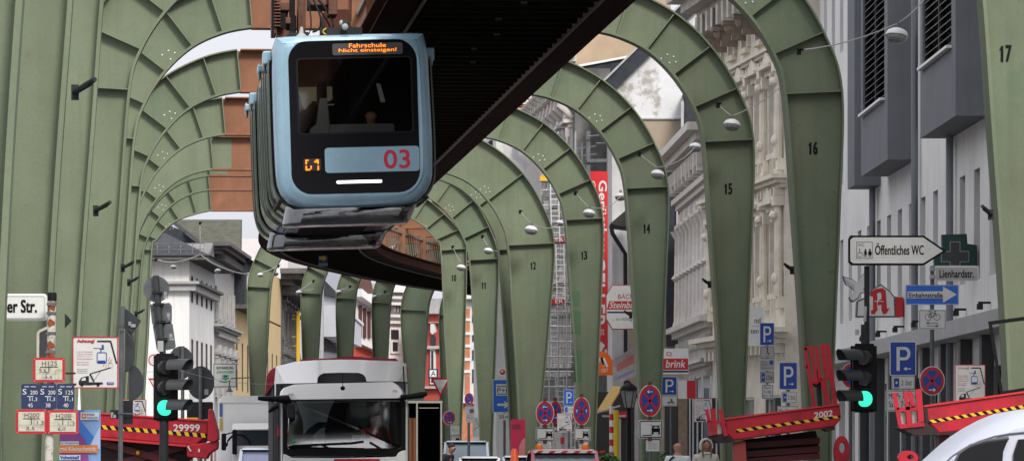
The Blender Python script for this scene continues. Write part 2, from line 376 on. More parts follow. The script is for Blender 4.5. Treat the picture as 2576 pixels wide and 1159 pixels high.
def arch(label, dist, cx, rz, kind='n', sx=1, sides=(1, -1), number=None, numsize=.205, numz=6.45, holder=None, group='steel arches of the suspension railway', beam=True, y_off=0, numx=None):
    t = thing('steel_arch', label, 'arch', (cx*S, dist*S+y_off, 0), rz, group); t.scale = (sx, 1, 1)
    for sd in sides:
        ms = PM[kind, sd]
        leg = bpy.data.objects.new('leg', ms[0]); COL.objects.link(leg); leg.parent = t
        for me, nm in zip(ms[1:], ['inner_flange', 'outer_flange']+['stiffener']*9):
            o = bpy.data.objects.new(nm, me); COL.objects.link(o); o.parent = leg
        if holder:
            for hz in holder:
                o = bpy.data.objects.new('flag_holder', FHM if sd == -1 else FHM2); COL.objects.link(o); o.parent = leg
                o.scale = (.85, .85, .85); o.location = (sd*(6.9+.06*(7.6-hz)/3)*S-sd*.02, -.2, Z(hz))
        o = bpy.data.objects.new('rivets', BOLT); COL.objects.link(o); o.parent = leg; o.location = (sd*5.98*S, 0, Z(9.5))
    if beam:
        o = bpy.data.objects.new('cross_beam', CBM); COL.objects.link(o); o.parent = t
    if kind == 'w':
        for sd in sides:
            mb = MB(); x0, x1 = sorted((sd*S*4.14, sd*S*3.35)); mb.box(x0, x1, -.014, -.0075, Z(10.28)+.01, Z(11.38)-.01); mb.build('gusset', G, t)
    if number:
        mb = MB(); h = numsize; x = (numx or (7.42 if kind != 'w' else 7.75))*S
        w_ = h*.34*len(number)*1.12/sx
        cw = w_/len(number); z0_ = Z(numz)-h/2; st = h*.17
        for ci, ch_ in enumerate(number):
            xa = x-w_/2+ci*cw
            if ch_ == '1':
                xr = xa+cw*.72; mb.add([(xr-st/sx, -.012, z0_), (xr, -.012, z0_), (xr, -.012, z0_+h), (xr-st*.8/sx, -.012, z0_+h), (xr-cw*.62, -.012, z0_+h*.80), (xr-cw*.62, -.012, z0_+h*.64), (xr-st/sx, -.012, z0_+h*.76)], [list(range(7))])
            else: text(mb, ch_, xa+cw*.06, xa+cw*.90, z0_, z0_+h, -.012, bold=.014)
        mb.build('number', INK, t)
    return t
aL = 'green riveted steel arch over the street with the number %s painted on its right leg'
ARCH = {}
ARCH[19] = arch('green steel arch leg cut by the left edge of the photo, nearest of all', 36.5, 3.09, R(4.6), sides=(-1,), holder=(5.0,))
ARCH[18] = arch('green steel arch leg second from the left edge, behind the street name sign', 50, 2.05, R(4.6), sides=(-1,), holder=(4.05,))
ARCH[17] = arch(aL % '17', 70, .53, R(4.6), number='17', numsize=.205, numz=6.42, holder=(3.85,), sx=1.018, numx=7.22)
ARCH[16] = arch(aL % '16', 92, -1.11, R(4.6), number='16', numz=6.45, holder=(3.9,))
ARCH[15] = arch(aL % '15', 106, -2.2, R(4.6), number='15', numz=6.45, holder=(4.15,))
ARCH[14] = arch(aL % '14', 124.5, -3.6, R(4.6), number='14', numz=6.45, holder=(4.0,))
ARCH[13] = arch(aL % '13', 141, -5.1, R(4.6), number='13', numz=6.45)
ARCH[12] = arch('green double steel arch with the number 12 painted on its extra wide right leg', 158, -6.75, R(4.0), kind='w', sx=.97, number='12', numz=6.85)
ARCH[120] = arch('unnumbered wide green steel arch standing just behind the arch numbered 12', 161.5, -7.1, R(3.4), kind='w', sx=.97)
ARCH[11] = arch(aL % '11', 170, -7.9, R(2.5), sx=.92, number='11', numz=6.6)
ARCH[10] = arch(aL % '10', 184, -8.95, R(1.5), kind='c', sx=.88, number='10', numz=7.45)
# darker patches where scrawls were painted over
mb = MB()
for (u0, v0, u1, v1) in ((1437, 730, 1462, 768), (1440, 778, 1464, 838), (1445, 880, 1466, 960)):
    mb.flat([((W(u, v, 112.8).x-ARCH[13].location.x), W(u, v, 112.8).z) for u, v in ((u0, v0), (u1, v0), (u1, v1), (u0, v1))], -.010)
mb.build('overpainted_patch', GP, ARCH[13])
# arches beyond the bend: their left legs stand out beside the deck
ord_ = ['first', 'second', 'third', 'fourth']
for i, (d, x) in enumerate(((198, -11.3), (205.5, -9.3), (212, -7.95), (218, -6.43))):
    rz = R(-1-1.5*i); sxx = (.86, .78, .76, .74)[i]; c = Vector((7.42*sxx*math.cos(rz), 7.42*sxx*math.sin(rz)))
    arch('distant green steel arch leg above the white truck, %s from the left' % ord_[i], d+c.y, x+c.x, rz, sides=(-1,), sx=sxx)
rz = R(-12); c = Vector((7.5*.8*math.cos(rz), 7.5*.8*math.sin(rz)))
arch('wide plain green steel arch leg, rightmost of those above the white truck', 228, -4.9+c.x, rz, kind='w', sides=(-1,), sx=.8)
arch('thin green steel arch leg showing just left of the leg numbered 10', 236, -3.45+c.x, rz, sides=(-1,), sx=.8)
# ------------------------------------------------------------------ girder (deck) of the railway
CL = [(d, -.085*(d-82.4)) for d in (24, 45, 66, 87, 108, 129, 150, 158)]+[(164, -6.95), (169, -7.36), (176, -7.75), (183, -7.85), (190, -7.55), (196, -6.95), (204, -5.9), (212, -4.6), (220, -3.0), (228, -1.0), (233, .4)]
CL = [Vector((x*S, d*S)) for d, x in CL]
# resample at 0.8 m
RS = [CL[0]]; acc = 0; STEP = .8
Q = [CL[0]+(CL[0]-CL[1])]+CL+[CL[-1]*2-CL[-2]]
fine = []
for i in range(1, len(Q)-2):
    for j in range(40): fine.append(Vector(cr(Q[i-1], Q[i], Q[i+1], Q[i+2], j/40)))
for p in fine:
    if (p-RS[-1]).length >= STEP: RS.append(p)
def cl(i): return RS[max(0, min(len(RS)-1, i))]
NRM = []
for i in range(len(RS)):
    t = (cl(i+1)-cl(i-1)).normalized(); NRM.append((Vector((t.y, -t.x)), t))
GZ = EYE+8.5*S
HWG = 2.3*S
def sweep(off0, off1, z0, z1, i0=0, i1=None, step=1):
    mb = MB(); rings = []
    for i in range(i0, i1 or len(RS), step):
        p = RS[i]; n = NRM[i][0]; a = p+n*off0; b = p+n*off1
        rings.append([(a.x, a.y, z0), (b.x, b.y, z0), (b.x, b.y, z1), (a.x, a.y, z1)])
    return mb.loft(rings)
gird = thing('railway_girder', 'long dark steel girder deck carrying the suspension railway, curving right in the distance', 'girder', (0, 0, 0))
sweep(-HWG+.5, HWG-.5, GZ+.10, GZ+.16).build('deck', GD, gird)
mb = MB()
for i in range(0, len(RS)):
    p = RS[i]; n, t = NRM[i]; a = p-n*(HWG-.5); b = p+n*(HWG-.5)
    mb.bar((a.x, a.y, GZ+.06), (b.x, b.y, GZ+.06), .10, .075)
K0 = [i for i in range(len(RS))]
mbr = MB(); mbr.v = mb.v[8*100:]; mbr.f = [[i-800 for i in f] for f in mb.f[600:]]; mb.v = mb.v[:800]; mb.f = mb.f[:600]; mb.c = [6*i for i in range(1, 100)]
mb.build('cross_tie', GD, gird); tag(mbr.build('cross_tie', GD, gird), kind='stuff')
for sd in (-1, 1):
    # lower chord: flanges and web
    ch = sweep(sd*(HWG-.5) if sd > 0 else -HWG, sd*HWG if sd > 0 else -(HWG-.5), GZ, GZ+.03)
    ch.build('bottom_flange', GBD, gird)
    sweep(sd*HWG-sd*.28, sd*HWG-sd*.25, GZ+.03, GZ+.36).build('chord_web', GB if sd < 0 else mat('chord_lit_brown', (.19, .085, .055), .7, var=.25, scale=2, streak=.3, spec=.1), gird)  # left web dark, right web brighter: their light put into two browns
    sweep(min(sd*(HWG-.5), sd*HWG), max(sd*(HWG-.5), sd*HWG), GZ+.36, GZ+.39).build('chord_top_flange', GB, gird)
    sweep(sd*(HWG-.53)-.02, sd*(HWG-.53)+.02, GZ-.05, GZ-.015).build('conductor_rail', mat('conductor_grey', (.16, .15, .14), .6), gird)
    sweep(sd*(HWG-.25)-.04, sd*(HWG-.25)+.04, GZ+1.12, GZ+1.2).build('top_rail', mat('rail_light', (.25, .24, .2), .5), gird)
    mb = MB(); mp = MB()
    for i in range(0, len(RS)-2):
        p = RS[i]; q = RS[min(len(RS)-1, i+1)]; n = NRM[i][0]
        for f in (0, .5):
            a = p.lerp(q, f)+n*sd*(HWG-.25); b = p.lerp(q, f+.55)+n*sd*(HWG-.25)
            mb.bar((a.x, a.y, GZ+.39), (b.x, b.y, GZ+1.12), .035)
        if i % 6 == 0:
            a = p+n*sd*(HWG-.25); mp.box(a.x-.12, a.x+.12, a.y-.12, a.y+.12, GZ+.39, Z(10.28)-.06)
    tag(mb.build('lattice', mat('lattice_brown', (.13, .07, .05), .7, spec=.1), gird), kind='stuff'); mp.c = mp.p[1:]; mp.build('girder_post', BR, gird)
mb = MB()
for i in range(20, 70):
    if i % 3 == 0:
        p = RS[i]+NRM[i][0]*(.18*(i % 2)+.1); mb.box(p.x-.05, p.x+.05, p.y-.09, p.y+.09, GZ+.055, GZ+.098)
mb.c = mb.p[1:]; mb.build('deck_clip', mat('clip_grey', (.10, .10, .10), .6), gird)
mb = MB()
for i in range(0, len(RS)):
    for f in (0, .5):
        p = RS[i].lerp(cl(i+1), f)
        for o in (-(HWG-.1), (HWG-.1)):
            q = p+NRM[i][0]*o; mb.ell((q.x, q.y, GZ-.005), (.022, .022, .012), 6, 4)
tag(mb.build('rivets', GB, gird), kind='stuff')
# small sign hanging under the deck
A_ = Art('hanging_sign', 'small blue sign with yellow arrow hanging under the dark railway deck', 'sign', 812, 650, 150)
A_.rplate('panel', 801, 638, 824, 660, 1, BL, .02)
A_.poly('arrow', YL, [(803, 645), (813, 645), (813, 640), (822, 649), (813, 658), (813, 653), (803, 653)])
A_.rplate('distance_plate', 801, 661.5, 824, 669, 1, LG, .02); A_.txt('lettering', INK, '50 m', 803, 663, 822, 667.5)
A_.pole(812, 638, 1150-8.5*S*F/150+2, .012); A_.done()
# ------------------------------------------------------------------ train
TD = 64.0; TK = TD/F
def tx(u): return (u-890)*TK
def tz(v): return (1150-v)*TK+EYE
tr = thing('suspension_train', 'light blue suspended train numbered 03 hanging under the railway deck', 'train', (W(879, 1150, TD).x, TD, 0), R(4.9))
# roll about the hanging point
ROLL = Matrix.Translation((0, 0, tz(60))) @ Matrix.Rotation(R(-1.7), 4, 'Y') @ Matrix.Translation((0, 0, -tz(60)))
OUT = [(1078, 92), (1086, 140), (1088, 200), (1091, 330), (1090, 425), (1084, 462), (1066, 492), (1040, 511), (1000, 521), (890, 526), (780, 524), (745, 516), (716, 498), (700, 470), (694, 430), (692, 330), (692, 200), (694, 140), (702, 96), (714, 87), (800, 85), (890, 84), (980, 84), (1066, 85)]
OUT = [(tx(u+1), tz(v)) for u, v in OUT]
OUTd = []
Ecl = OUT
for i in range(len(Ecl)):
    for j in range(4): OUTd.append(cr(Ecl[i-1], Ecl[i], Ecl[(i+1) % len(Ecl)], Ecl[(i+2) % len(Ecl)], j/4))
OC = Vector((0, (tz(84)+tz(526))/2))
def ins(pts, k): return [(OC.x+(p[0]-OC.x)*(1-k), OC.y+(p[1]-OC.y)*(1-k*.85)) for p in pts]
LEN = 7.2; LENS = (7.2, 3.2)
def ringy(pts, y): return [(p[0], y, p[1]) for p in pts]
def yaw_prog(y): return 0
for sec in range(2):
    y0 = sec*7.35
    if sec == 0:
        body = MB(); body.loft([ringy(ins(OUTd, .10), 0.0), ringy(ins(OUTd, .055), .015), ringy(ins(OUTd, .02), .07), ringy(ins(OUTd, 0), .20), ringy(OUTd, .42)], cap=False, M=ROLL)
        b = body.build('body', TB, tr, True)
        body = MB(); body.loft([ringy(ins(OUTd, .002), .40), ringy(ins(OUTd, .002), y0+LEN)], cap=False, M=ROLL); body.build('side_wall', GLB, tr, True)
        # side: dark door panels and light strips
    else:
        body = MB(); body.loft([ringy(ins(OUTd, .03), y0), ringy(OUTd, y0+.1), ringy(OUTd, y0+.3)], M=ROLL); body.build('rear_body', TB, tr, True)
        body = MB(); body.loft([ringy(ins(OUTd, .002), y0+.28), ringy(ins(OUTd, .002), y0+LENS[1])], M=ROLL); body.build('side_wall', GLB, tr, True)
        g = MB(); g.loft([ringy(ins(OUTd, .08), y0-.2), ringy(ins(OUTd, .08), y0+.05)], M=ROLL); g.build('bellows', BLK, tr)
    # side skins of dark glass with sealing strips, both sides
    for sd in (-1, 1):
        sk = MB(); stp = MB(); cap = MB(); capw = MB()
        idx = [p for p in OUTd if (p[0]*sd > 0 and tz(520) < p[1] < tz(130))]
        idx.sort(key=lambda p: -p[1])
        for (ya, yb) in ((.45, 1.9), (2.0, 3.1), (3.45, 4.9), (5.0, 6.9))[:(4, 2)[sec]]:
            rings = []
            for p in idx:
                dx = sd*.035
                rings.append([(p[0], y0+ya, p[1]), (p[0]+dx, y0+ya, p[1]-.01), (p[0]+dx, y0+yb, p[1]-.01), (p[0], y0+yb, p[1])])
            sk.loft(rings, M=ROLL)
        for ys, off in ((.40, .05), (1.95, .07), (3.38, .06), (4.95, .08))[:(4, 2)[sec]]:
            stp.cut(); P = [(p[0]+sd*(off), y0+ys, p[1]) for p in idx]
            for a, b2 in zip(P, P[1:]): stp.bar(a, b2, .022, .03, M=ROLL)
            P = [(p[0]+sd*(off-.03), y0+ys+.09, p[1]-.02) for p in idx]
            for a, b2 in zip(P, P[1:]): stp.bar(a, b2, .016, .03, M=ROLL)
        for ys, zt, h, o in ((.45, 117, 33, .10), (2.0, 128, 18, .13)):
            x = sd*(tx(1090)); x0, x1 = sorted((x-sd*.03, x+sd*o))
            cap.box(x0, x1, y0+ys, y0+ys+.35, tz(zt+h), tz(zt), M=ROLL)
            capw.ell((x+sd*(o-.03), y0+ys+.42, tz(zt+h*.7)), (.035, .12, .13), 10, 8, M=ROLL)
        sk.build('side_panel', GLB, tr, True); stp.build('door_seal', mat('seal_light', (.13, .15, .13), .45), tr); cap.build('door_hood', TB, tr, bevel=.02); capw.build('mirror', LG, tr, True)
    # chrome skirt under the nose and dark underframe
    sk = MB(); prof = [(.02, 522, 744, 1034), (.0, 530, 742, 1030), (.03, 556, 732, 1010), (.16, 561, 740, 1004)]
    rings = []
    for dy, v, ua, ub in prof:
        rings.append([(tx(ua-24), y0+dy+.4, tz(v-14 if v < 540 else v)), (tx(ua-4), y0+dy+.10, tz(v)), (tx(ua+20), y0+dy, tz(v)), (tx(ub-26), y0+dy, tz(v)), (tx(ub), y0+dy+.08, tz(v)), (tx(ub+20), y0+dy+.4, tz(v-14 if v < 540 else v)), (tx(ub+16), y0+.9, tz(v-14 if v < 540 else v)), (tx(ua-20), y0+.9, tz(v-14 if v < 540 else v))])
    sk.loft(rings, M=ROLL); sk.build('skirt', CH, tr, True)
    u_ = MB(); u_.box(tx(770), tx(985), y0+.95, y0+1.5, tz(548), tz(524), M=ROLL); u_.box(tx(790), tx(960), y0+1.6, y0+LENS[sec]-.4, tz(532), tz(524), M=ROLL)
    u_.build('underframe', mat('underframe_black', (.008, .008, .008), .9, spec=.05), tr)
# front: frame between body edge and window opening
inner = ins(OUTd, .10)
WO = rrect(tx(733), tx(1057), tz(487), tz(100), [.32, .30, .30, .32], 23)     # 96 points, starts at right-top, counter-clockwise
# match inner ring to the window outline: inner starts right-top and runs clockwise -> reverse
def resamp(P, n):
    P = [Vector((p[0], p[1])) for p in P]
    # by angle round the centre
    o = []
    for i in range(n):
        a = 2*math.pi*i/n; d_ = Vector((math.cos(a), math.sin(a))); best = None
        for k in range(len(P)):
            p = P[k]-OC; q = P[(k+1) % len(P)]-OC; e = q-p
            den = d_.x*e.y-d_.y*e.x
            if abs(den) < 1e-9: continue
            t = (p.x*e.y-p.y*e.x)/den; s_ = (p.x*d_.y-p.y*d_.x)/den
            if t > 0 and -1e-6 <= s_ <= 1+1e-6: best = t if best is None else max(best, t)
        o.append((OC.x+d_.x*best, OC.y+d_.y*best))
    return o
NN = 160
I2 = resamp(inner, NN); W2 = resamp(WO, NN)
fr = MB(); fr.loft([ringy(I2, 0), ringy([(a[0]*.5+b[0]*.5, a[1]*.5+b[1]*.5) for a, b in zip(I2, W2)], -.022), ringy(W2, -.02), ringy(W2, .05)], cap=False, M=ROLL)
fr.build('nose_surround', TB, tr, True)
GL0 = rrect(tx(757), tx(1040), tz(333), tz(148), .05, 10); G2 = resamp(GL0, NN) if False else None
# black glazed front, with the driver's window as an opening
def ringmap(P): # window opening outline resampled about the same centre line by angle
    return resamp(P, NN)
OCsave = OC; OC = Vector(((tx(757)+tx(1040))/2, (tz(333)+tz(148))/2))
A1 = resamp([(p[0]*.997, OCsave.y+(p[1]-OCsave.y)*.997) for p in WO], NN); B1 = resamp(GL0, NN); OC = OCsave
bp = MB(); bp.ring(A1, B1, -.014, .0, M=ROLL); bp.build('front_glazing', GLB, tr)
gl = MB(); gl.prism(GL0, -.016, -.010, M=ROLL); cw = gl.build('cab_window', glassmat('cab_glass', (.8, .8, .78), .06), tr)
for s_, r_ in ((0, 0),):
    fz = MB(); fz.ring(rrect(tx(752), tx(1045), tz(337), tz(144), .06, 8), rrect(tx(757), tx(1040), tz(333), tz(148), .05, 8), -.018, -.0145, M=ROLL); fz.build('window_seal', mat('seal_dark', (.010, .010, .011), .5, spec=.1), tr)
# number plate panel, line number, headlamp strip, destination display
mb = MB(); mb.prism([(p[0], p[1]) for p in rrect(tx(818), tx(1056), tz(434), tz(371), .05, 6)], -.028, -.016, M=ROLL); pl = mb.build('number_panel', TB, tr)
mb = MB(); text(mb, '03', tx(966), tx(1031), tz(427), tz(381), -.030, bold=.010); mb.v = [tuple(ROLL @ Vector(p)) for p in mb.v]; mb.build('number', mat('number_red', (.62, .02, .06), .4), pl)
mb = MB(); mb.prism(rrect(tx(846), tx(960), tz(461), tz(454), .015, 4), -.024, -.016, M=ROLL); mb.build('headlamp_strip', emit('lamp_white', (1, .97, .95), 2.2), tr)
mb = MB(); mb.prism(rrect(tx(764), tx(808), tz(427), tz(397), .02, 4), -.020, -.016, M=ROLL); ld = mb.build('line_display', mat('display_dark', (.035, .014, .012), .4), tr)
LED = emit('display_orange', (1, .22, .005), 1.7)
mb = MB()
PIX = {'6': ['##..', '#...', '#...', '....', '#..#', '#..#', '###.'], '1': ['..##', '.###', '...#', '....', '...#', '...#', '...#']}
for ci, ch_ in enumerate('61'):
    for r_i, row in enumerate(PIX[ch_]):
        for c_i, px in enumerate(row):
            if px == '#':
                u0 = 769+ci*18+c_i*4.0; v0 = 399.5+r_i*3.9; mb.box(tx(u0), tx(u0+3.5), -.026, -.021, tz(v0+3.5), tz(v0))
mb.v = [tuple(ROLL @ Vector(p)) for p in mb.v]; mb.build('digits', LED, ld)
mb = MB(); mb.prism(rrect(tx(845), tx(1022), tz(139), tz(110), .03, 4), -.020, -.016, M=ROLL); dd = mb.build('destination_display', mat('display_grey', (.06, .055, .055), .4), tr)
mb = MB(); text(mb, 'Fahrschule', tx(887), tx(980), tz(121), tz(110.5), -.024, bold=0); text(mb, 'Nicht einsteigen!', tx(861), tx(1006), tz(134.5), tz(123), -.024, bold=0)
mb.v = [tuple(ROLL @ Vector(p)) for p in mb.v]; mb.build('lettering', LED, dd)
# cab interior
mb = MB(); x0, x1, zb, zt = tx(700), tx(1080), tz(500), tz(100)
mb.box(x0, x1, 2.6, 2.65, zb, zt, M=ROLL); mb.box(x0, x1, .25, 2.6, zb, zb+.03, M=ROLL); mb.box(tx(905), tx(1075), 2.0, 2.04, zb, zt, M=ROLL)
mb.build('cab_partition', mat('cab_dark', (.015, .016, .017), .7), tr)
mb = MB(); mb.prism(rrect(tx(835), tx(1000), tz(360), tz(308), .04), .35, .75, M=ROLL); mb.prism([(tx(780), tz(360)), (tx(786), tz(316)), (tx(802), tz(305)), (tx(812), tz(240)), (tx(832), tz(240)), (tx(836), tz(304)), (tx(840), tz(360))], .4, .8, M=ROLL)
mb.build('driver_desk', mat('desk_grey', (.07, .075, .08), .5), tr, bevel=.01)
mb = MB(); mb.prism([(tx(772), tz(238)), (tx(772), tz(182)), (tx(862), tz(182)), (tx(862), tz(214)), (tx(846), tz(222)), (tx(812), tz(216)), (tx(790), tz(238))], 2.45, 2.59, M=ROLL); mb.box(tx(756), tx(772), 2.4, 2.58, tz(312), tz(304), M=ROLL); mb.box(tx(756), tx(772), 2.4, 2.58, tz(322), tz(316), M=ROLL); mb.box(tx(840), tx(866), 2.4, 2.44, tz(231), tz(228), M=ROLL); mb.build('rear_window', emit('saloon_lit', (.50, .48, .30), .10), tr)
mb = MB(); mb.prism([(tx(752), tz(200)), (tx(768), tz(220)), (tx(776), tz(255)), (tx(800), tz(262)), (tx(796), tz(300)), (tx(770), tz(320)), (tx(752), tz(332))], 1.2, 1.35, M=ROLL); mb.prism(rrect(tx(812), tx(838), tz(250), tz(184), .06), 1.2, 1.3, M=ROLL); mb.prism([(tx(800), tz(330)), (tx(806), tz(248)), (tx(846), tz(248)), (tx(858), tz(275)), (tx(858), tz(330))], 1.25, 1.35, M=ROLL)
mb.build('seat_back', BLK, tr)
mb = MB(); mb.prism([(tx(958), tz(205)), (tx(968), tz(205)), (tx(980), tz(252)), (tx(968), tz(252))], .5, .53, M=ROLL); mb.build('sun_blind', LG, tr)
# roof gear
mb = MB(); mb.prism([(tx(728), tz(84)), (tx(742), tz(72)), (tx(790), tz(70)), (tx(790), tz(82))], .5, 1.4, M=ROLL); mb.box(tx(834), tx(924), .2, 1.2, tz(86), tz(66), M=ROLL)
mb.tube([(tx(884), .3, tz(66)), (tx(880), .15, tz(54))], .05, 8, M=ROLL)
mb.build('roof_box', DG, tr)
mb = MB(); mb.tube([(tx(771), .35, tz(84)), (tx(771), .35, tz(76)), (tx(772), .35, tz(60))], [.09, .035, .022], 10, M=ROLL); mb.ell((tx(880), .12, tz(66)), (.05, .05, .05), M=ROLL); mb.ell((tx(872), .2, tz(55)), (.035, .05, .045), M=ROLL)
mb.build('antenna', LG, tr, True)
# hanger and running gear between roof and rail
mb = MB(); cx = 765
for (u0, v0, u1, v1, ya, yb) in ((700, -20, 712, 74, .8, 1.5), (712, -10, 745, 12, .9, 2.6), (714, 12, 742, 30, 1.1, 2.2), (710, 30, 748, 46, .9, 2.4), (716, 46, 738, 66, 1.0, 2.0), (768, -60, 788, 84, 1.2, 1.7), (795, -60, 845, -5, 1.1, 2.0), (720, 62, 756, 80, 1.0, 2.2), (748, 14, 766, 60, 1.5, 2.6), (845, -40, 868, 20, 1.0, 1.6)):
    mb.box(tx(u0), tx(u1), ya, yb, tz(v1), tz(v0))
for k in range(9): mb.box(tx(703), tx(722), .75, .85, tz(-8+k*8), tz(-12+k*8))
mb.build('bogie', mat('gear_brown', (.12, .05, .03), .6, .2, var=.5, scale=8), tr, bevel=.012)
mb = MB(); mb.box(tx(698), tx(704), .7, .76, tz(84), tz(-20)); mb.box(tx(745), tx(760), 1.0, 1.1, tz(70), tz(-40)); mb.box(tx(716), tx(735), .86, .9, tz(58), tz(20)); mb.build('bogie_frame', BLK, tr)
mb = MB()
for k, (a, sg, dr) in enumerate(((788, 12, 70), (800, 30, 80), (812, 46, 72), (792, 60, 86), (806, 22, 60))):
    mb.tube([(tx(a+sg*math.sin(math.pi*t/10)), .9+.1*k, tz(-30+dr*math.sin(math.pi*t/20)*1.5)) for t in range(11)], .013+.003*(k % 3), 6)
mb.build('cable', DG, tr, True)
mb = MB(); mb.tube([(tx(834-9*math.sin(math.pi*t/8)), .25, tz(84-16*t/8)) for t in range(9)], .009, 6); mb.build('cable', mat('cable_yellow', (.6, .5, .03), .5), tr, True)
mb = MB(); mb.box(-.5, .5, 3, 6, tz(84), tz(70)); mb.box(-.2, .2, 3.5, 5.5, tz(70), GZ+.02); mb.box(-.5, .5, 9, 13, tz(84), tz(70)); mb.box(-.2, .2, 10, 12, tz(70), GZ+.02); mb.build('bogie', GB, tr)
# ------------------------------------------------------------------ buildings
WPR = {}
RC = [.22]
def wproto(w, h, style, fm):
    k = (round(w, 2), round(h, 2), style, fm.name)
    if k in WPR: return WPR[k]
    f = MB(); b = .06; q0, q1 = -RC[0], -RC[0]+.08 if RC[0] > .1 else -.005
    f.box(0, b, q0, q1, 0, h); f.box(w-b, w, q0, q1, 0, h); f.box(b, w-b, q0, q1, 0, b); f.box(b, w-b, q0, q1, h-b, h)
    if style != 'slot':
        f.box(w/2-.03, w/2+.03, q0+.01, q1, b, h-b)
        if h > 1.3: f.box(b, w/2-.031, q0+.01, q1-.003, h*.68, h*.68+.05); f.box(w/2+.031, w-b, q0+.01, q1-.003, h*.68, h*.68+.05)
    p = MB(); p.box(.03, w-.03, q0-.02, q0-.005, .03, h-.03)
    s_ = None
    if style in ('ornate', 'plain'):
        s_ = MB(); s_.box(-.12, w+.12, -.02, .14, -.14, -.004)
        s_.box(-.17, -.004, .002, .09, 0, h); s_.box(w+.004, w+.17, .002, .09, 0, h)
    if style == 'ornate':
        s_.box(-.22, w+.22, .002, .16, h+.002, h+.16); s_.box(-.30, w+.30, .002, .34, h+.165, h+.27)
        s_.prism([(-.26, h+.275), (w+.26, h+.275), (w/2, h+.62)], .002, .26, Matrix.Identity(4))
        for x in (-.10, w+.10): s_.box(x-.07, x+.07, .092, .26, h-.30, h-.003); s_.box(x-.06, x+.06, .092, .20, -.42, -.145)
    WPR[k] = (f.mesh('window', fm), p.mesh('pane', PANE), s_.mesh('window_surround', STONE[0]) if s_ else None); return WPR[k]
STONE = [STN]
def building(name, label, A, B, depth, ztop, wm, floors, fm=None, z0=0, core=True, group=None, stone=None, cat='building'):
    """A -> B is the front, seen from outside with A on the right; floors: (sill z, head z, count, width, margin, style)"""
    fm = fm or WH; A = Vector(A); B = Vector(B); L = (B-A).length; ang = math.atan2((B-A).y, (B-A).x)
    t = thing(name, label, cat, (A.x, A.y, 0), ang, group)
    if stone: STONE[0] = stone; WPR.clear()
    mb = MB(); mb.box(0, L, -depth, -.3, z0, ztop)
    z = z0
    for (za, zb, n, ww, mg, st) in floors:
        if za > z: mb.box(0, L, -.3, 0, z, za)
        if n:
            gap = (L-2*mg-n*ww)/max(1, n-1) if n > 1 else 0; x = 0
            for i in range(n):
                wx = mg+i*(ww+gap) if n > 1 else (L-ww)/2
                mb.box(x, wx, -.3, 0, za, zb); x = wx+ww
                fr, pn, sr = wproto(ww, zb-za, st, fm)
                o = bpy.data.objects.new('window', fr); COL.objects.link(o); o.parent = t; o.location = (wx, 0, za)
                q = bpy.data.objects.new('pane', pn); COL.objects.link(q); q.parent = o
                if sr: q = bpy.data.objects.new('window_surround', sr); COL.objects.link(q); q.parent = o
            mb.box(x, L, -.3, 0, za, zb)
        z = zb
    if z < ztop: mb.box(0, L, -.3, 0, z, ztop)
    mb.build('wall', wm, t); t['_'] = 0; del t['_']
    return t, L
def cornice(t, L, z, m, out_=.5, h=.5, br=.6, ends=True, name='cornice'):
    mb = MB(); e = out_ if ends else 0
    mb.box(-e*.3, L+e*.3, .002, out_*.35, z, z+h*.35); mb.box(-e*.6, L+e*.6, .002, out_*.7, z+h*.352, z+h*.68); mb.box(-e, L+e, .002, out_, z+h*.682, z+h)
    if br:
        n = int(L/br)
        for i in range(n): mb.box(.1+i*br, .1+i*br+br*.35, .002, out_*.62, z-h*.6, z-.002)
    return mb.build(name, m, t)
def band(t, L, z, h, out_, m, name='string_course'):
    mb = MB(); mb.box(0, L, .002, out_, z, z+h); return mb.build(name, m, t)
# --- right side, near: white house with grey bays
t, L = building('apartment_building', 'white house with grey box bays and a pharmacy at street level, right of arch 16', (8.9, 52), (7.78, 112), 14, 19, WB,
    [(0.3, 3.0, 25, 1.55, .5, 'slot')]+[(a, b, 27, .85, 1.2, 'slot') for a, b in ((4.6, 6.6), (7.9, 9.9), (11.1, 13.1), (14.3, 16.3))], fm=DG)
mb = MB(); mb.box(.2, L-.2, .002, .55, 3.55, 3.85); mb.build('canopy', MATS['light_grey'], t)
mb = MB()
for i in range(14): mb.cut(); mb.box(1+i*3.55, 1.06+i*3.55, .002, .22, 4.1, 4.14); mb.box(.98+i*3.55, 1.1+i*3.55, .14, .24, 4.0, 4.098)
mb.build('spotlight', DG, t)
mb = MB()
for sx in (18, 31, 37, 45.5): mb.tube([(sx, .12, .2), (sx, .12, 19)], .07, 8)
mb.build('downpipe', mat('pipe_grey', (.16, .17, .19), .5), t)
mb = MB()
for i in range(15): mb.box(.6+i*3.1, .95+i*3.1, .01, .22, .12, 3.54)
mb.build('pillar', mat('pillar_dark', (.07, .075, .08), .5), t)
fa = math.atan2(112-52, 7.78-8.9)
def sd_of(d): return (d-52)/math.sin(fa)
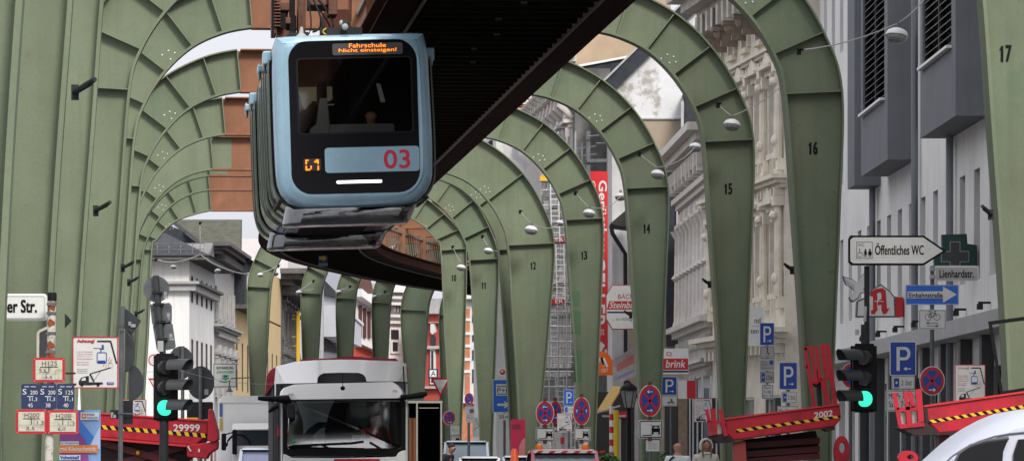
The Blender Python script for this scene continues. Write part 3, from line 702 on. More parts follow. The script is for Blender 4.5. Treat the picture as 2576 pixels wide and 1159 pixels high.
# bays: (near d, far d, bottom z, top z, window)
def bay(d0, d1, zb, zt, louv=True, wz=None):
    s0, s1 = sd_of(d0), sd_of(d1); q = .58
    mb = MB(); wz = wz or zb+1.25
    a, b = s0+.62, s1-.35
    mb.box(s0, s1, .002, q-.2, zb, zt); mb.box(s0, a, q-.2, q, zb, zt); mb.box(b, s1, q-.2, q, zb, zt); mb.box(a, b, q-.2, q, zb, wz); mb.box(a, b, q-.2, q, zt-.5, zt)
    o = mb.build('bay', GRYB, t)
    p = MB(); p.box(a, b, q-.199, q-.15, wz, zt-.5); p.build('bay_window', PANE, o)
    s = MB(); s.box(a-.05, b+.05, q-.14, q+.10, wz-.001, wz+.05); s.build('sill', WH, o)
    f = MB(); c = (a+b)/2; f.box(c-.05, c+.05, q-.15, q-.04, wz+.06, zt-.5); f.box(a, a+.07, q-.15, q-.04, wz+.06, zt-.5); f.box(b-.07, b, q-.15, q-.04, wz+.06, zt-.5); f.build('bay_frame', DG, o)
    if louv:
        l = MB(); n = int((zt-.55-wz)/.14)
        for i in range(n):
            z = wz+.2+i*.14
            for x0, x1 in ((a+.08, c-.06), (c+.06, b-.08)): l.add([(x0, q-.13, z), (x1, q-.13, z), (x1, q-.04, z-.07), (x0, q-.04, z-.07), (x0, q-.13, z+.012), (x1, q-.13, z+.012), (x1, q-.04, z-.058), (x0, q-.04, z-.058)], [(0,1,2,3), (7,6,5,4), (0,4,5,1), (2,6,7,3), (1,5,6,2), (3,7,4,0)])
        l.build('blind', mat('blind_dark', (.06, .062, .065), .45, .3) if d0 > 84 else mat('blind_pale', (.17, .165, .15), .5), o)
bay(78.2, 83.8, W(0, 289, 78).z, 16.2)
bay(89.8, 95.3, W(0, 401, 89.8).z, 16.6)
bay(57, 63, 8.0, 16.2)
s0 = 98.9
bay(99.0-2.2, 98.4, W(0, 480, 98.9).z, 18, louv=False, wz=13)
RC[0] = .12; WPR.clear()
# --- cream stucco corner house
t, L = building('stucco_house', 'ornate cream stucco house with heavy sculpted cornice between arches 15 and 16', (6.93, 112.4), (5.62, 124), 12, 14.2, CRM,
    [(.3, 3.0, 3, 2.3, .6, 'slot'), (5.6, 7.7, 5, 1.05, .7, 'ornate'), (9.2, 11.2, 5, 1.05, .9, 'ornate'), (12.3, 13.3, 5, .8, 1, 'plain')], stone=CRM)
cornice(t, L, 13.55, mat('cornice_stone', (.48, .45, .41), .8, var=.25, scale=3, streak=.3, bump=.3), 1.15, .9, .9)
cornice(t, L, 8.25, CRM, .42, .32, .5, name='string_course'); cornice(t, L, 4.3, CRM, .6, .4, .7, name='string_course'); cornice(t, L, 11.65, CRM, .3, .25, .4, name='string_course')
mb = MB()
for i in range(6):
    x = .28+i*(L-.56)/5
    for z0, z1 in ((5.2, 8.0), (8.7, 11.4)):
        mb.cut()
        mb.box(x-.16, x+.16, .003, .17, z0, z0+.3); mb.lathe([(.12, 0), (.10, (z1-z0)*.5), (.09, z1-z0-.5)], 8, Matrix.Translation((x, .13, z0+.301))); mb.box(x-.18, x+.18, .003, .28, z1-.199, z1+.05)
        mb.ell((x, .2, z0+.75), (.13, .12, .16), 8, 5); mb.ell((x, .25, z1-.45), (.16, .12, .12), 8, 5)
mb.build('pilaster', CRM, t, True)
mb = MB()
for i in range(6): mb.cut(); mb.box(.3+i*1.75, .55+i*1.75, .003, .7, 12.9, 13.54); mb.box(.33+i*1.75, .52+i*1.75, .003, .45, 12.5, 12.899); mb.ell((.42+i*1.75, .5, 12.85), (.11, .16, .2), 8, 6)
mb.build('bracket', mat('bracket_brown', (.24, .19, .15), .8, var=.3, scale=5, bump=.4), t)
mb = MB(); mb.prism([(0, 15.0), (L, 15.0), (L-1, 17.5), (1, 17.5)], -9, -1.2); mb.build('roof', SLT, t)
mb = MB()
for x in (3, 8): mb.prism([(x-.7, 15.0), (x+.7, 15.0), (x+.7, 16.5), (x, 17.2), (x-.7, 16.5)], -2.5, -.7)
mb.build('dormer', CRM, t)
# --- second ornate house with white cornice, dark roof
t, L = building('stucco_house', 'ornate white stucco house with columned upper floors and dark roof between arches 14 and 15', (5.78, 125), (5.38, 138), 12, 10.1, WB2,
    [(.3, 3.0, 4, 2.0, .6, 'slot'), (6.0, 8.3, 6, .95, .6, 'ornate')], stone=mat('stucco_pale', (.58, .54, .50), .8, var=.15, scale=3, streak=.3, bump=.25))
SP = MATS['stucco_pale']
cornice(t, L, 10.1, SP, .9, .7, .6); cornice(t, L, 4.9, SP, .55, .5, .55, name='string_course'); cornice(t, L, 8.9, SP, .4, .5, .45, name='string_course'); cornice(t, L, 3.9, SP, .5, .3, .45, name='string_course')
mb = MB()
for i in range(9):
    mb.cut(); x = .3+i*(L-.6)/8; mb.lathe([(.19, 0), (.14, .2), (.12, 1.4), (.22, 1.5), (.13, 1.62), (.11, 2.7), (.26, 2.95)], 8, Matrix.Translation((x, .22, 5.45)))
    mb.box(x-.16, x+.16, .003, .55, 9.5, 10.09)
mb.build('column', SP, t, True)
mb = MB(); mb.loft([[(-.6, .7, 10.82), (L+.6, .7, 10.82), (L+.6, -5, 10.82), (-.6, -5, 10.82)], [(1.2, -1.5, 11.7), (L-1.2, -1.5, 11.7), (L-1.2, -3, 11.7), (1.2, -3, 11.7)]]); mb.build('roof', SLT, t)
# --- gable house with peeling plaster
gx0, gx1 = W(1540, 0, 142).x, W(1810, 0, 142).x
def gz(v, d=142): return W(0, v, d).z
t = thing('gable_house', 'tall house with a bare white gable wall of peeling plaster, above arches 13 and 14', 'building', (gx0, 142, 0))
mb = MB(); gw = gx1-gx0
def gp(u, v): return (W(u, v, 142).x-gx0, gz(v))
mb.prism([(0, gz(300)), gp(1540, 232), gp(1690, 86), gp(1810, -30), (gw, gz(300))], 0, 13); mb.build('gable_wall', PEEL, t)
mb = MB(); mb.prism([gp(1580, 300), (gw, gz(300)), (gw, 0), gp(1580, 1150)[:1]+(0,)], 0, 13); mb.build('lower_wall', BEI, t)
mb = MB(); mb.prism([(0, gz(300)), gp(1580, 300), gp(1580, 1150)[:1]+(0,), (0, 0)], -.003, 13); mb.build('corner_wall', mat('plaster_grey', (.47, .465, .46), .85, var=.22, scale=1.1, streak=.5, bump=.2), t)
mb = MB(); mb.prism([gp(1512, 256), gp(1518, 205), gp(1680, 40), gp(1815, -85), gp(1815, -30), gp(1690, 86), gp(1545, 228)], -.25, 13.2); mb.build('roof', SLT, t)
mb = MB(); mb.bar((gp(1514, 210)[0], -.28, gp(1514, 210)[1]), (gp(1812, -86)[0], -.28, gp(1812, -86)[1]), .10, .06); mb.bar((-.02, -.03, gz(299)), (gw, -.03, gz(299)), .06, .05); mb.build('verge', LG, t)
mb = MB(); mb.prism([gp(1712, 440), gp(1722, 262), gp(1716, 240), gp(1748, 262), gp(1752, 440)], -1.2, -.01); mb.build('dormer_side', SLT, t)
mb = MB(); mb.bar((gp(1713, 440)[0], -1.21, gz(440)), (gp(1713, 262)[0], -1.21, gz(262)), .09, .06); mb.build('downpipe', LG, t)
mb = MB(); mb.prism([gp(1676, 870), gp(1676, 435), gp(1742, 435), gp(1742, 870)], -.4, -.01); mb.build('slate_side', SLT, t)
mb = MB(); mb.box(gp(1700, 0)[0], gp(1704, 0)[0], -.5, -.401, gz(850), gz(480)); mb.build('downpipe', LG, t)
# low dark eave with gutter in front of its left corner
mb = MB(); mb.prism([gp(1530, 575), gp(1582, 530), gp(1600, 530), gp(1600, 590), gp(1582, 585), gp(1545, 580)], -3.2, -.8); mb.build('eave', mat('eave_dark', (.03, .027, .025), .7), t)
mb = MB(); mb.tube([(gp(1532, 580)[0], -3.1, gz(580)), (gp(1536, 600)[0], -3.0, gz(600)), (gp(1572, 640)[0], -.5, gz(640)), (gp(1574, 1100)[0], -.2, gz(1000))], .07, 8); mb.build('downpipe', DG, t)
# beige house behind it
t = thing('beige_house', 'beige walled house with slate roof strip behind the peeling gable', 'building', (W(1500, 0, 158).x, 158, 0))
def bp_(u, v): return (W(u, v, 158).x-W(1500, 0, 158).x, W(0, v, 158).z)
mb = MB(); mb.prism([bp_(1430, 175), bp_(1430, 60), bp_(1720, 60), bp_(1720, 120)], 0, 8); mb.build('upper_wall', mat('beige_wall', (.40, .30, .20), .85), t)
mb = MB(); mb.prism([bp_(1430, 175), bp_(1720, 121), bp_(1720, 420), bp_(1430, 420)], -.6, 7); mb.build('slate_front', SLT, t)
mb = MB(); mb.prism([bp_(1430, 421), bp_(1720, 421), (bp_(1720, 0)[0], 0), (bp_(1430, 0)[0], 0)], -.3, 7); mb.build('lower_wall', WB2, t)
mb = MB(); mb.bar((bp_(1430, 175)[0], -.64, bp_(1430, 175)[1]), (bp_(1720, 121)[0], -.64, bp_(1720, 121)[1]), .12, .08); mb.build('verge', WH, t)
mb = MB(); mb.box(bp_(1640, 0)[0], bp_(1690, 0)[0], 1, 3, bp_(0, 61)[1], bp_(0, -60)[1]); mb.build('chimney', BEI, t)
# ornate white house behind the scaffold, seen between arches 12 and 13
t, L = building('stucco_house', 'dark walled stucco house behind the scaffold, under an elaborate white cornice', (2.13, 150), (1.1, 163), 1.2, W(0, 250, 163).z, mat('dark_wall', (.13, .125, .12), .85, var=.5, scale=1.6, streak=.5),  # wall toned dark for the clutter between the ladders
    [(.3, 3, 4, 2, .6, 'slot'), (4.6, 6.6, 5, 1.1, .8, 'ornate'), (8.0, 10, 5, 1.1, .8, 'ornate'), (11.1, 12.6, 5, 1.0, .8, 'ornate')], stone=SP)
cornice(t, L, W(0, 262, 163).z, SP, 1.0, 1.0, .8); cornice(t, L, 7.2, SP, .4, .3, .5, name='string_course')
mb = MB()
for i in range(12): mb.cut(); mb.tube([(.5+i*1.55, .02, W(0, 300, 163).z-.9), (.5+i*1.55, .45, W(0, 300, 163).z-.5), (.5+i*1.55, .4, W(0, 300, 163).z), (.5+i*1.55, .8, W(0, 300, 163).z+.3)], [.09, .14, .1, .12], 8)
mb.build('bracket', SP, t, True)
t = thing('narrow_house', 'narrow grey and dark fronted building standing behind the scaffold tower', 'building', (-.6, 168, 0), R(90+4))
mb = MB(); mb.box(0, 14, -8, 0, 0, W(0, 300, 172).z); mb.build('wall', WB2, t)
mb = MB(); mb.box(2, 5, .003, .12, 2, W(0, 330, 172).z-.5); mb.build('dark_panel', SLT, t)
t = thing('far_house', 'white house with brick base seen between the legs numbered 10, 11 and 12', 'building', (-1.9, 222, 0), R(0))
def fp(u, v, d=222): return (W(u, v, d).x+1.9, W(0, v, d).z)
mb = MB(); mb.box(fp(1160, 0)[0], fp(1420, 0)[0], 0, 9, 4.2, fp(0, 745)[1]); mb.build('wall', WB2, t)
mb = MB(); mb.box(fp(1160, 0)[0], fp(1420, 0)[0], .05, 9, 0, 4.198); mb.build('brick_base', BRKO, t)
mb = MB()
for (u0, v0, u1, v1) in ((1170, 775, 1182, 990), (1196, 775, 1206, 990)):
    mb.box(fp(u0, 0)[0], fp(u1, 0)[0], -.08, -.003, fp(0, v1)[1], fp(0, v0)[1])
mb.build('brick_strip', BRKO, t)
mb = MB()
for v in (800, 835, 866, 900, 930): mb.box(fp(1168, 0)[0], fp(1184, 0)[0], -.14, -.085, fp(0, v+7)[1], fp(0, v)[1])
mb.box(fp(1160, 0)[0], fp(1270, 0)[0], -.5, -.003, fp(0, 752)[1], fp(0, 742)[1]); mb.box(fp(1165, 0)[0], fp(1270, 0)[0], -.3, -.003, fp(0, 1013)[1], fp(0, 1004)[1]); mb.build('stone_trim', WH, t)
mb = MB()
for v0, v1 in ((790, 810), (842, 858), (880, 905), (928, 962)): mb.box(fp(1184, 0)[0]+.08, fp(1195, 0)[0], -.05, -.004, fp(0, v1)[1], fp(0, v0)[1])
for v0, v1 in ((850, 880), (905, 935)): mb.box(fp(1248, 0)[0]+.08, fp(1256, 0)[0], -.05, -.004, fp(0, v1)[1], fp(0, v0)[1])
mb.build('window', PANE, t)
RC[0] = .04; WPR.clear()
# --- left side. L1 white corner house
def left(name, label, ud0, ud1, z1, wm, floors, depth=10, **k):
    # ud = (u, d); the far end is A, the near end B
    A = W(ud1[0], 0, ud1[1]); B = W(ud0[0], 0, ud0[1]); return building(name, label, (A.x, A.y), (B.x, B.y), depth, z1, wm, floors, **k)
t, L = left('white_house', 'plain white corner house with tiled hip roof and dark eave, behind the left traffic light', (476, 190), (538, 203.5), W(0, 655, 190).z, WB,
    [(.3, 3, 4, 1.6, .5, 'slot'), (W(0, 975, 190).z+.4, W(0, 850, 190).z, 5, 1.2, 1.0, 'slot'), (W(0, 758, 190).z, W(0, 690, 190).z, 5, 1.0, 1.0, 'slot')], depth=9, fm=DSTN)
band(t, L, W(0, 731, 190).z, .28, .3, STN); band(t, L, W(0, 731, 190).z+.28, .12, .45, DSTN, 'ledge')
mb = MB(); mb.box(L+.002, L+.3, -9, .3, W(0, 731, 190).z, W(0, 731, 190).z+.28); mb.box(L+.002, L+.45, -9, .45, W(0, 731, 190).z+.281, W(0, 731, 190).z+.4); mb.build('string_course', STN, t)
zt = W(0, 655, 190).z; mb = MB(); mb.box(-.3, L+.9, -9.8, .9, zt+.002, zt+.16); mb.build('eave', DSTN, t)
mb = MB(); mb.loft([[(-.4, -9.9, zt+.17), (L+1, -9.9, zt+.17), (L+1, 1, zt+.17), (-.4, 1, zt+.17)], [(2, -5, zt+2.6), (L-2.5, -5, zt+2.6), (L-2.5, -3.9, zt+2.6), (2, -3.9, zt+2.6)]]); mb.build('roof', TILE, t)
mb = MB()
for i in range(9): mb.bar((L+.85, .7-i*.5, zt+.2), (L+.7, .7-i*.5, zt+.75), .03)
mb.bar((L+.75, .7, zt+.7), (L+.75, -3.6, zt+.7), .035); mb.bar((L+.8, .7, zt+.45), (L+.8, -3.6, zt+.45), .03); mb.build('snow_guard', MG, t)
mb = MB(); mb.box(L+.003, L+.05, -6.9, -5.6, W(0, 720, 190).z, W(0, 672, 190).z); mb.box(L+.003, L+.05, -6.9, -5.6, W(0, 985, 190).z, W(0, 835, 190).z); mb.build('side_window', PANE, t)
t, L = left('stucco_house', 'narrow ornate grey stucco house next to the white corner house on the left', (538.5, 203.8), (589, 217), W(0, 690, 205).z+1.4, STN,
    [(.3, 3, 3, 1.8, .5, 'slot'), (W(0, 990, 205).z, W(0, 900, 205).z, 4, .85, .9, 'ornate'), (W(0, 800, 205).z, W(0, 720, 205).z, 5, .8, .7, 'plain')], depth=9, stone=STN, fm=WH)
cornice(t, L, W(0, 690, 205).z+.9, DSTN, .8, .5, .5); cornice(t, L, W(0, 835, 205).z, STN, .45, .35, .5, name='string_course')
# slate house with big roof, ochre below 
t, L = left('slate_house', 'ochre house with slate clad upper storey and steep grey roof, left of the distant arches', (589.5, 217.3), (712, 254), W(0, 770, 217).z, OCH,
    [(.3, 3, 6, 2, .8, 'slot'), (W(0, 980, 217).z, W(0, 855, 217).z, 10, 1.0, 1.2, 'slot')], depth=9, fm=DSTN)
zm = W(0, 765, 217).z; zt = W(0, 655, 217).z
mb = MB(); mb.box(L-13, L+.05, -9, .5, zm+.01, zt); mb.build('slate_storey', SLT, t)
mb = MB(); mb.box(0, L-13.01, -9, 0, zm+.01, zt+.5); mb.build('upper_wall', OCH, t)
mb = MB(); mb.box(L-13, L+.5, .002, .75, zm-.2, zm); mb.build('gutter', DSTN, t)
fo = MB(); po = MB()
for i in range(4):
    x = L-1.5-i*3.0; fo.cut(); po.cut()
    fo.box(x-1.0, x, .502, .60, zm+.8, zt-.5); po.box(x-.8, x-.2, .601, .61, zm+1, zt-.7)
fo.build('window', WH, t); po.build('pane', PANE, t)
mb = MB(); zr = W(0, 553, 222).z
mb.loft([[(L-13.2, .9, zt+.01), (L+.5, .9, zt+.01), (L+.5, -9.5, zt+.01), (L-13.2, -9.5, zt+.01)], [(L-13.2, -4.4, zr), (L+.5, -4.4, zr), (L+.5, -4.9, zr), (L-13.2, -4.9, zr)]]); mb.build('roof', SLT, t)
# roof slope of the cross wing turned to the camera
A0 = t.matrix_world; inv = (Matrix.Translation(t.location) @ Matrix.Rotation(t.rotation_euler.z, 4, 'Z')).inverted()
def lp(u, v, d): return inv @ W(u, v, d)
mb = MB(); mb.loft([[lp(430, 556, 219), lp(607, 556, 219), lp(605, 629, 214.5), lp(533, 629, 214.5)], [lp(430, 552, 220), lp(609, 552, 220), lp(608, 629, 216.5), lp(533, 629, 216.5)]]); mb.build('cross_roof', SLG, t)
mb = MB(); mb.loft([[lp(533, 631, 215), lp(604, 631, 215), lp(604, 690, 215), lp(533, 690, 215)], [lp(533, 631, 217), lp(604, 631, 217), lp(604, 690, 217), lp(533, 690, 217)]]); mb.build('cross_wall', SLT, t)
mb = MB(); mb.loft([[lp(424, 556, 218.5), lp(440, 556, 218.5), lp(536, 632, 214), lp(524, 634, 214)], [lp(424, 556, 219), lp(440, 556, 219), lp(536, 632, 214.6), lp(524, 634, 214.6)]]); mb.build('verge', DG, t)
# further row
t, L = left('ornate_house', 'dark weathered stucco house with projecting cornice, above the white truck on the left', (708, 252), (748, 272), W(0, 715, 252).z, DSTN,
    [(.3, 3, 4, 2.4, .6, 'slot'), (W(0, 985, 255).z, W(0, 900, 255).z, 5, 1.1, 1.2, 'ornate'), (W(0, 850, 255).z, W(0, 770, 255).z, 5, 1.1, 1.2, 'ornate')], stone=DSTN)
cornice(t, L, W(0, 722, 255).z, DSTN, 1.6, .9, .9)
t, L = left('white_house', 'tall smooth white house between the first and second distant arch legs', (724, 274), (800, 300), W(0, 600, 274).z, mat('plaster_bright', (.62, .58, .57), .8, var=.04, streak=.2), [(.3, 3, 4, 2.4, .6, 'slot')])
mb = MB()
for x in (2, 5, 8): mb.box(x-.4, x+.4, .003, .5, 3, W(0, 612, 274).z)
mb.build('pilaster', LG, t)
def plane_house(name, label, u0, u1, d, v0, wm, skew=0):
    A = W(u1, 0, d+skew); B = W(u0, 0, d); t = thing(name, label, 'building', (B.x, B.y, 0), math.atan2(A.y-B.y, A.x-B.x)); L = (A-B).length
    mb = MB(); mb.box(0, L, 0, 8, 0, W(0, v0, d).z); mb.build('wall', wm, t)
    return t, L, (lambda u: (u-u0)/(u1-u0)*L), (lambda v: W(0, v, d).z)
t, L, px, pz = plane_house('balcony_house', 'pale grey modern house with slanting balcony fronts between the second and third distant arch legs', 800, 862, 302, 640, mat('render_grey', (.40, .41, .45), .75, var=.05), 8)
mb = MB()
for (v0, v1, w0) in ((768, 846, 0), (905, 965, 0)): mb.prism([(px(800), pz(v0)), (px(856), pz(v0+42)), (px(856), pz(v1+20)), (px(800), pz(v1))], -1.5, -.01)
mb.build('balcony', mat('render_light', (.46, .47, .50), .75, var=.05), t)
mb = MB()
for v0 in (710, 850):
    mb.prism([(px(804), pz(v0-8)), (px(852), pz(v0+32)), (px(804), pz(v0+30))], -.3, -.012)
mb.build('recess', MATS['cab_dark'] if 'cab_dark' in MATS else DG, t)
mb = MB(); mb.bar((px(800), -1.55, pz(765)), (px(858), -1.55, pz(808)), .12, .2); mb.build('railing', WH, t)
t, L, px, pz = plane_house('ornate_house', 'red and white stucco house between the third and fourth distant arch legs', 862, 960, 318, 735, WB2, 4)
mb = MB(); mb.box(px(885), px(948), -.1, -.003, pz(960), pz(868)); mb.build('red_wall', BRK, t)
mb = MB()
for i in range(4): mb.box(px(901+i*11), px(906+i*11), -.16, -.003, pz(848), pz(765+i*7))
for i in range(4): mb.box(px(899+i*12), px(907+i*12), -.2, -.101, pz(950), pz(895+i*4))
mb.build('window', mat('pane_red', (.10, .04, .04), .3), t)
mb = MB(); mb.prism([(px(885), pz(745)), (px(950), pz(790)), (px(950), pz(780)), (px(885), pz(725))], -.9, -.003); mb.prism([(px(885), pz(862)), (px(950), pz(890)), (px(950), pz(880)), (px(885), pz(852))], -.7, -.205); mb.build('cornice', WH, t)
mb = MB(); mb.prism([(px(890), pz(735)), (px(905), pz(690)), (px(945), pz(690)), (px(960), pz(760))], .5, 6); mb.build('roof', mat('roof_brown', (.10, .05, .04), .7), t)
t, L, px, pz = plane_house('stucco_house', 'white stucco house with layered cornice between the fourth and widest distant arch legs', 960, 1040, 322, 712, WB, 2)
mb = MB()
for k, (v, o) in enumerate(((728, 1.0), (744, .7), (760, .8), (790, .4), (806, .3))): mb.box(px(962), px(1038), -o, -.003, pz(v+7), pz(v))
mb.build('cornice', WB2, t)
mb = MB()
for u in (984, 992, 1000, 1007): mb.ell((px(u), -.3, pz(778)), (.09, .2, .3), 8, 6)
mb.build('bracket', STN, t, True)
mb = MB(); mb.box(px(983), px(1002), -.05, -.003, pz(852), pz(828)); mb.box(px(986), px(999), -.05, -.003, pz(882), pz(860)); mb.build('window', PANE, t)
mb = MB(); mb.ring([(px(980), pz(888)), (px(1004), pz(888)), (px(1004), pz(854)), (px(980), pz(854))], [(px(985), pz(883)), (px(1000), pz(883)), (px(1000), pz(859)), (px(985), pz(859))], -.12, -.055); mb.build('window_frame', WH, t)
t, L, px, pz = plane_house('red_house', 'red house with white bands and a tall narrow window, left of leg 10', 1040, 1160, 320, 760, BRK, -2)
mb = MB(); mb.box(px(1042), px(1158), -.4, -.003, pz(790), pz(752))
for v, h in ((811, 2), (870, 8), (971, 6)): mb.box(px(1042), px(1158), -.35, -.004, pz(v+h), pz(v))
mb.build('stone_band', mat('weathered_stone', (.40, .39, .38), .85, var=.3, scale=2, bump=.3), t)
mb = MB(); mb.box(px(1042), px(1110), -.15, -.003, pz(1150), pz(1010)); mb.build('rusticated_base', mat('mottled_base', (.34, .31, .26), .85, var=.35, scale=4, bump=.3), t)
mb = MB(); mb.box(px(1086), px(1097), -.2, -.005, pz(966), pz(878)); mb.build('window', WH, t)
mb = MB(); mb.box(px(1089), px(1094), -.23, -.201, pz(962), pz(882)); mb.prism([(px(1087), pz(868)), (px(1087), pz(850)), (px(1092), pz(840)), (px(1097), pz(850)), (px(1097), pz(868))], -.2, -.005); mb.build('pane', PANE, t)
mb = MB(); mb.prism([(px(1088), pz(836)), (px(1088), pz(815)), (px(1098), pz(815)), (px(1098), pz(836)), (px(1093), pz(842))], -.3, -.005); mb.build('keystone', WH, t)
t = thing('yellow_hoist', 'yellow upright hoist frame left of the second distant arch leg', 'hoist', (W(750, 0, 262).x, 262, 0)); q = 262/F
mb = MB(); mb.box(-4*q, 4*q, 0, .3, W(0, 960, 262).z, W(0, 782, 262).z); mb.build('mast', YL, t)
mb = MB()
for v in (792, 800, 845, 868): mb.box(-16*q, -4.1*q, .1, .18, W(0, v+2, 262).z, W(0, v, 262).z)
mb.build('arm', YL, t)
mb = MB(); mb.box(-4*q, 3*q, -.05, .25, 0, W(0, 961, 262).z); mb.build('base', BL, t)
# scaffold tower in front of the houses
SDp = 133.0
t = thing('scaffold_tower', 'white steel scaffold tower with ladders between arches 12 and 13', 'scaffold', (W(1394, 0, SDp).x, SDp, 0))
def sx_(u): return (u-1394)*SDp/F
def sz_(v): return W(0, v, SDp).z
SC = mat('scaffold_steel', (.42, .42, .42), .4, .5, var=.2, scale=5)
mb = MB()
for u in (1360, 1382, 1404, 1426, 1448):
    for y in (0, .8): mb.tube([(sx_(u), y, 0), (sx_(u), y, sz_(330 if u > 1400 else 425))], .024, 6)
mb.build('upright', SC, t)
for nm, rows, m in (('rail', [v for v in range(440, 1140, 38)], SC),):
    mb = MB()
    for v in rows:
        mb.tube([(sx_(1360), 0, sz_(v)), (sx_(1448), 0, sz_(v))], .02, 6); mb.tube([(sx_(1360), .8, sz_(v+14)), (sx_(1448), .8, sz_(v+14))], .02, 6)
    mb.build(nm, m, t)
mb = MB()
for k in range(4):
    mb.cut(); u0 = 1384+(k % 2)*14
    for dx in (0, 20): mb.tube([(sx_(u0+dx), -.15+.1*k, sz_(450+k*165)), (sx_(u0+dx+4), -.15+.1*k, sz_(450+(k+1)*165-6))], .018, 6)
    for j in range(11): mb.tube([(sx_(u0), -.15+.1*k, sz_(460+k*165+j*14)), (sx_(u0+22), -.15+.1*k, sz_(460+k*165+j*14))], .014, 6)
mb.build('ladder', WH, t)
mb = MB()
for v in (440, 605, 760, 925): mb.box(sx_(1358), sx_(1450), -.02, .85, sz_(v)-.05, sz_(v))
mb.build('platform', MATS['galvanised'], t)
mb = MB(); mb.box(sx_(1358), sx_(1384), -.06, -.03, sz_(455), sz_(442)); mb.box(sx_(1362), sx_(1380), -.06, -.03, sz_(754), sz_(745)); mb.build('toe_board', YL, t)
for v in (597, 752):
    mb = MB(); mb.box(sx_(1386), sx_(1419), -.09, -.07, sz_(v+12), sz_(v)); o = mb.build('name_board', RD, t)
    mb = MB(); text(mb, 'ER', sx_(1397), sx_(1416), sz_(v+10), sz_(v+2), -.094, bold=.005); mb.build('lettering', WH, o)
# second scaffold bay with rails at the roof corner
t = thing('roof_scaffold', 'grey scaffold frame with guard rails at roof height beside the red banner', 'scaffold', (W(1480, 0, 138).x, 138, 0))
mb = MB(); q = lambda u: (u-1480)*138/F
for u in (1440, 1452, 1464, 1476): mb.bar((q(u), 0, 0), (q(u), 0, W(0, 345+(1476-u)*1.2, 138).z), .06)
for v in (375, 395, 420): mb.bar((q(1438), 0, W(0, v, 138).z), (q(1500), 0, W(0, v-8, 138).z), .04)
mb.tube([(q(1478), -.2, W(0, 345, 138).z), (q(1522), -.2, W(0, 340, 138).z), (q(1522), -.2, W(0, 362, 138).z), (q(1500), -.2, W(0, 362, 138).z)], .03, 6)
mb.bar((q(1480), 0, 0), (q(1480), 0, W(0, 330, 138).z), .12); mb.bar((q(1476), -.1, W(0, 405, 138).z), (q(1530), -.1, W(0, 404, 138).z), .10)
mb.build('frame', MATS['galvanised'], t)
# tree with autumn leaves behind the house
def tree(name, label, x, y, h, cr_, n, m, seed, group=None, ls=.22):
    rnd = random.Random(seed); t = thing(name, label, 'tree', (x, y, 0), 0, group)
    mb = MB(); mb.tube([(0, 0, 0), (.1, 0, h*.4), (0, .1, h*.8)], [cr_*.10, cr_*.07, cr_*.03], 8)
    tips = []
    for k in range(9):
        a = rnd.random()*6.28; r = cr_*rnd.uniform(.4, .8); z = h*rnd.uniform(.6, .98); tips.append((r*math.cos(a), r*math.sin(a), z)); mb.tube([(0, 0, h*.45), (r*.4*math.cos(a), r*.4*math.sin(a), z*.85), tips[-1]], [cr_*.05, cr_*.03, .02], 6)
    mb.build('trunk', mat('bark', (.09, .07, .05), .9, bump=.4), t)
    mb = MB()
    for k in range(n):
        c = Vector(rnd.choice(tips)); v = Vector((rnd.gauss(0, 1), rnd.gauss(0, 1), rnd.gauss(0, .8)))*cr_*.28; c = c+v
        M = Matrix.Translation(c) @ Matrix.Rotation(rnd.random()*6.28, 4, 'Z') @ Matrix.Rotation(rnd.random()*3.1, 4, 'X'); s = ls*rnd.uniform(.6, 1.3)
        mb.add([(-s, 0, 0), (0, -s*.5, .02), (s, 0, 0), (0, s*.5, .02)], [(0, 1, 2, 3)], M)
    mb.build('crown', m, t)
tree('autumn_tree', 'orange brown autumn tree peeping over the roofs right of the deck', W(1342, 0, 190).x, 190, W(0, 240, 190).z, 3.2, 3500, mat('autumn_leaves', (.30, .13, .03), .7, var=.6, scale=1.5), 3)
# ------------------------------------------------------------------ vehicles
def wheel(parent, x, y, r, wdt, name='wheel'):      # axle along x
    M = Matrix.Translation((x, y, r)) @ Matrix.Rotation(R(90), 4, 'Y')
    mb = MB(); mb.lathe([(r*.6, -wdt/2), (r*.93, -wdt/2), (r, -wdt*.3), (r, wdt*.3), (r*.93, wdt/2), (r*.6, wdt/2)], 28, M); o = mb.build(name, mat('tyre', (.02, .02, .02), .85), parent, True)
    mb = MB(); mb.lathe([(r*.1, -wdt*.52), (r*.58, -wdt*.42), (r*.61, -wdt*.3), (r*.61, wdt*.3), (r*.58, wdt*.42), (r*.1, wdt*.52)], 20, M); mb.build('rim', MATS['galvanised'], o, True)
WIND = glassmat('windscreen', (.88, .94, .94), .012)
TW = mat('truck_white', (.80, .79, .76), .3, var=.04, coat=.4)
# --- main white truck with red tarpaulin
D = 80.0; K = D/F; U0 = 862
def qx(u): return (u-U0)*K
def qz(v): return W(0, v, D).z
t = thing('truck', 'big white truck with roof deflector and red tarpaulin, facing the camera', 'truck', (W(U0, 0, D).x, D, 0), R(2.5))
def shell(pts, ys, m, name, parent, bevel=0, sc=None, tilt=.55):
    """outline in picture pixels swept back through depths ys; sc gives the shrink of each ring"""
    mb = MB(); c = (sum(p[0] for p in pts)/len(pts), sum(p[1] for p in pts)/len(pts)); rings = []
    for y, k in zip(ys, sc or [0]*len(ys)): rings.append([(qx(c[0]+(p[0]-c[0])*(1-k)), y, qz(c[1]+(p[1]-c[1])*(1-k))) for p in pts])
    zl = min(p[2] for r in rings for p in r); rings = [[(p[0], p[1]+tilt*(p[2]-zl), p[2]) for p in r] for r in rings]
    mb.loft(rings); return mb.build(name, m, parent, True, bevel)
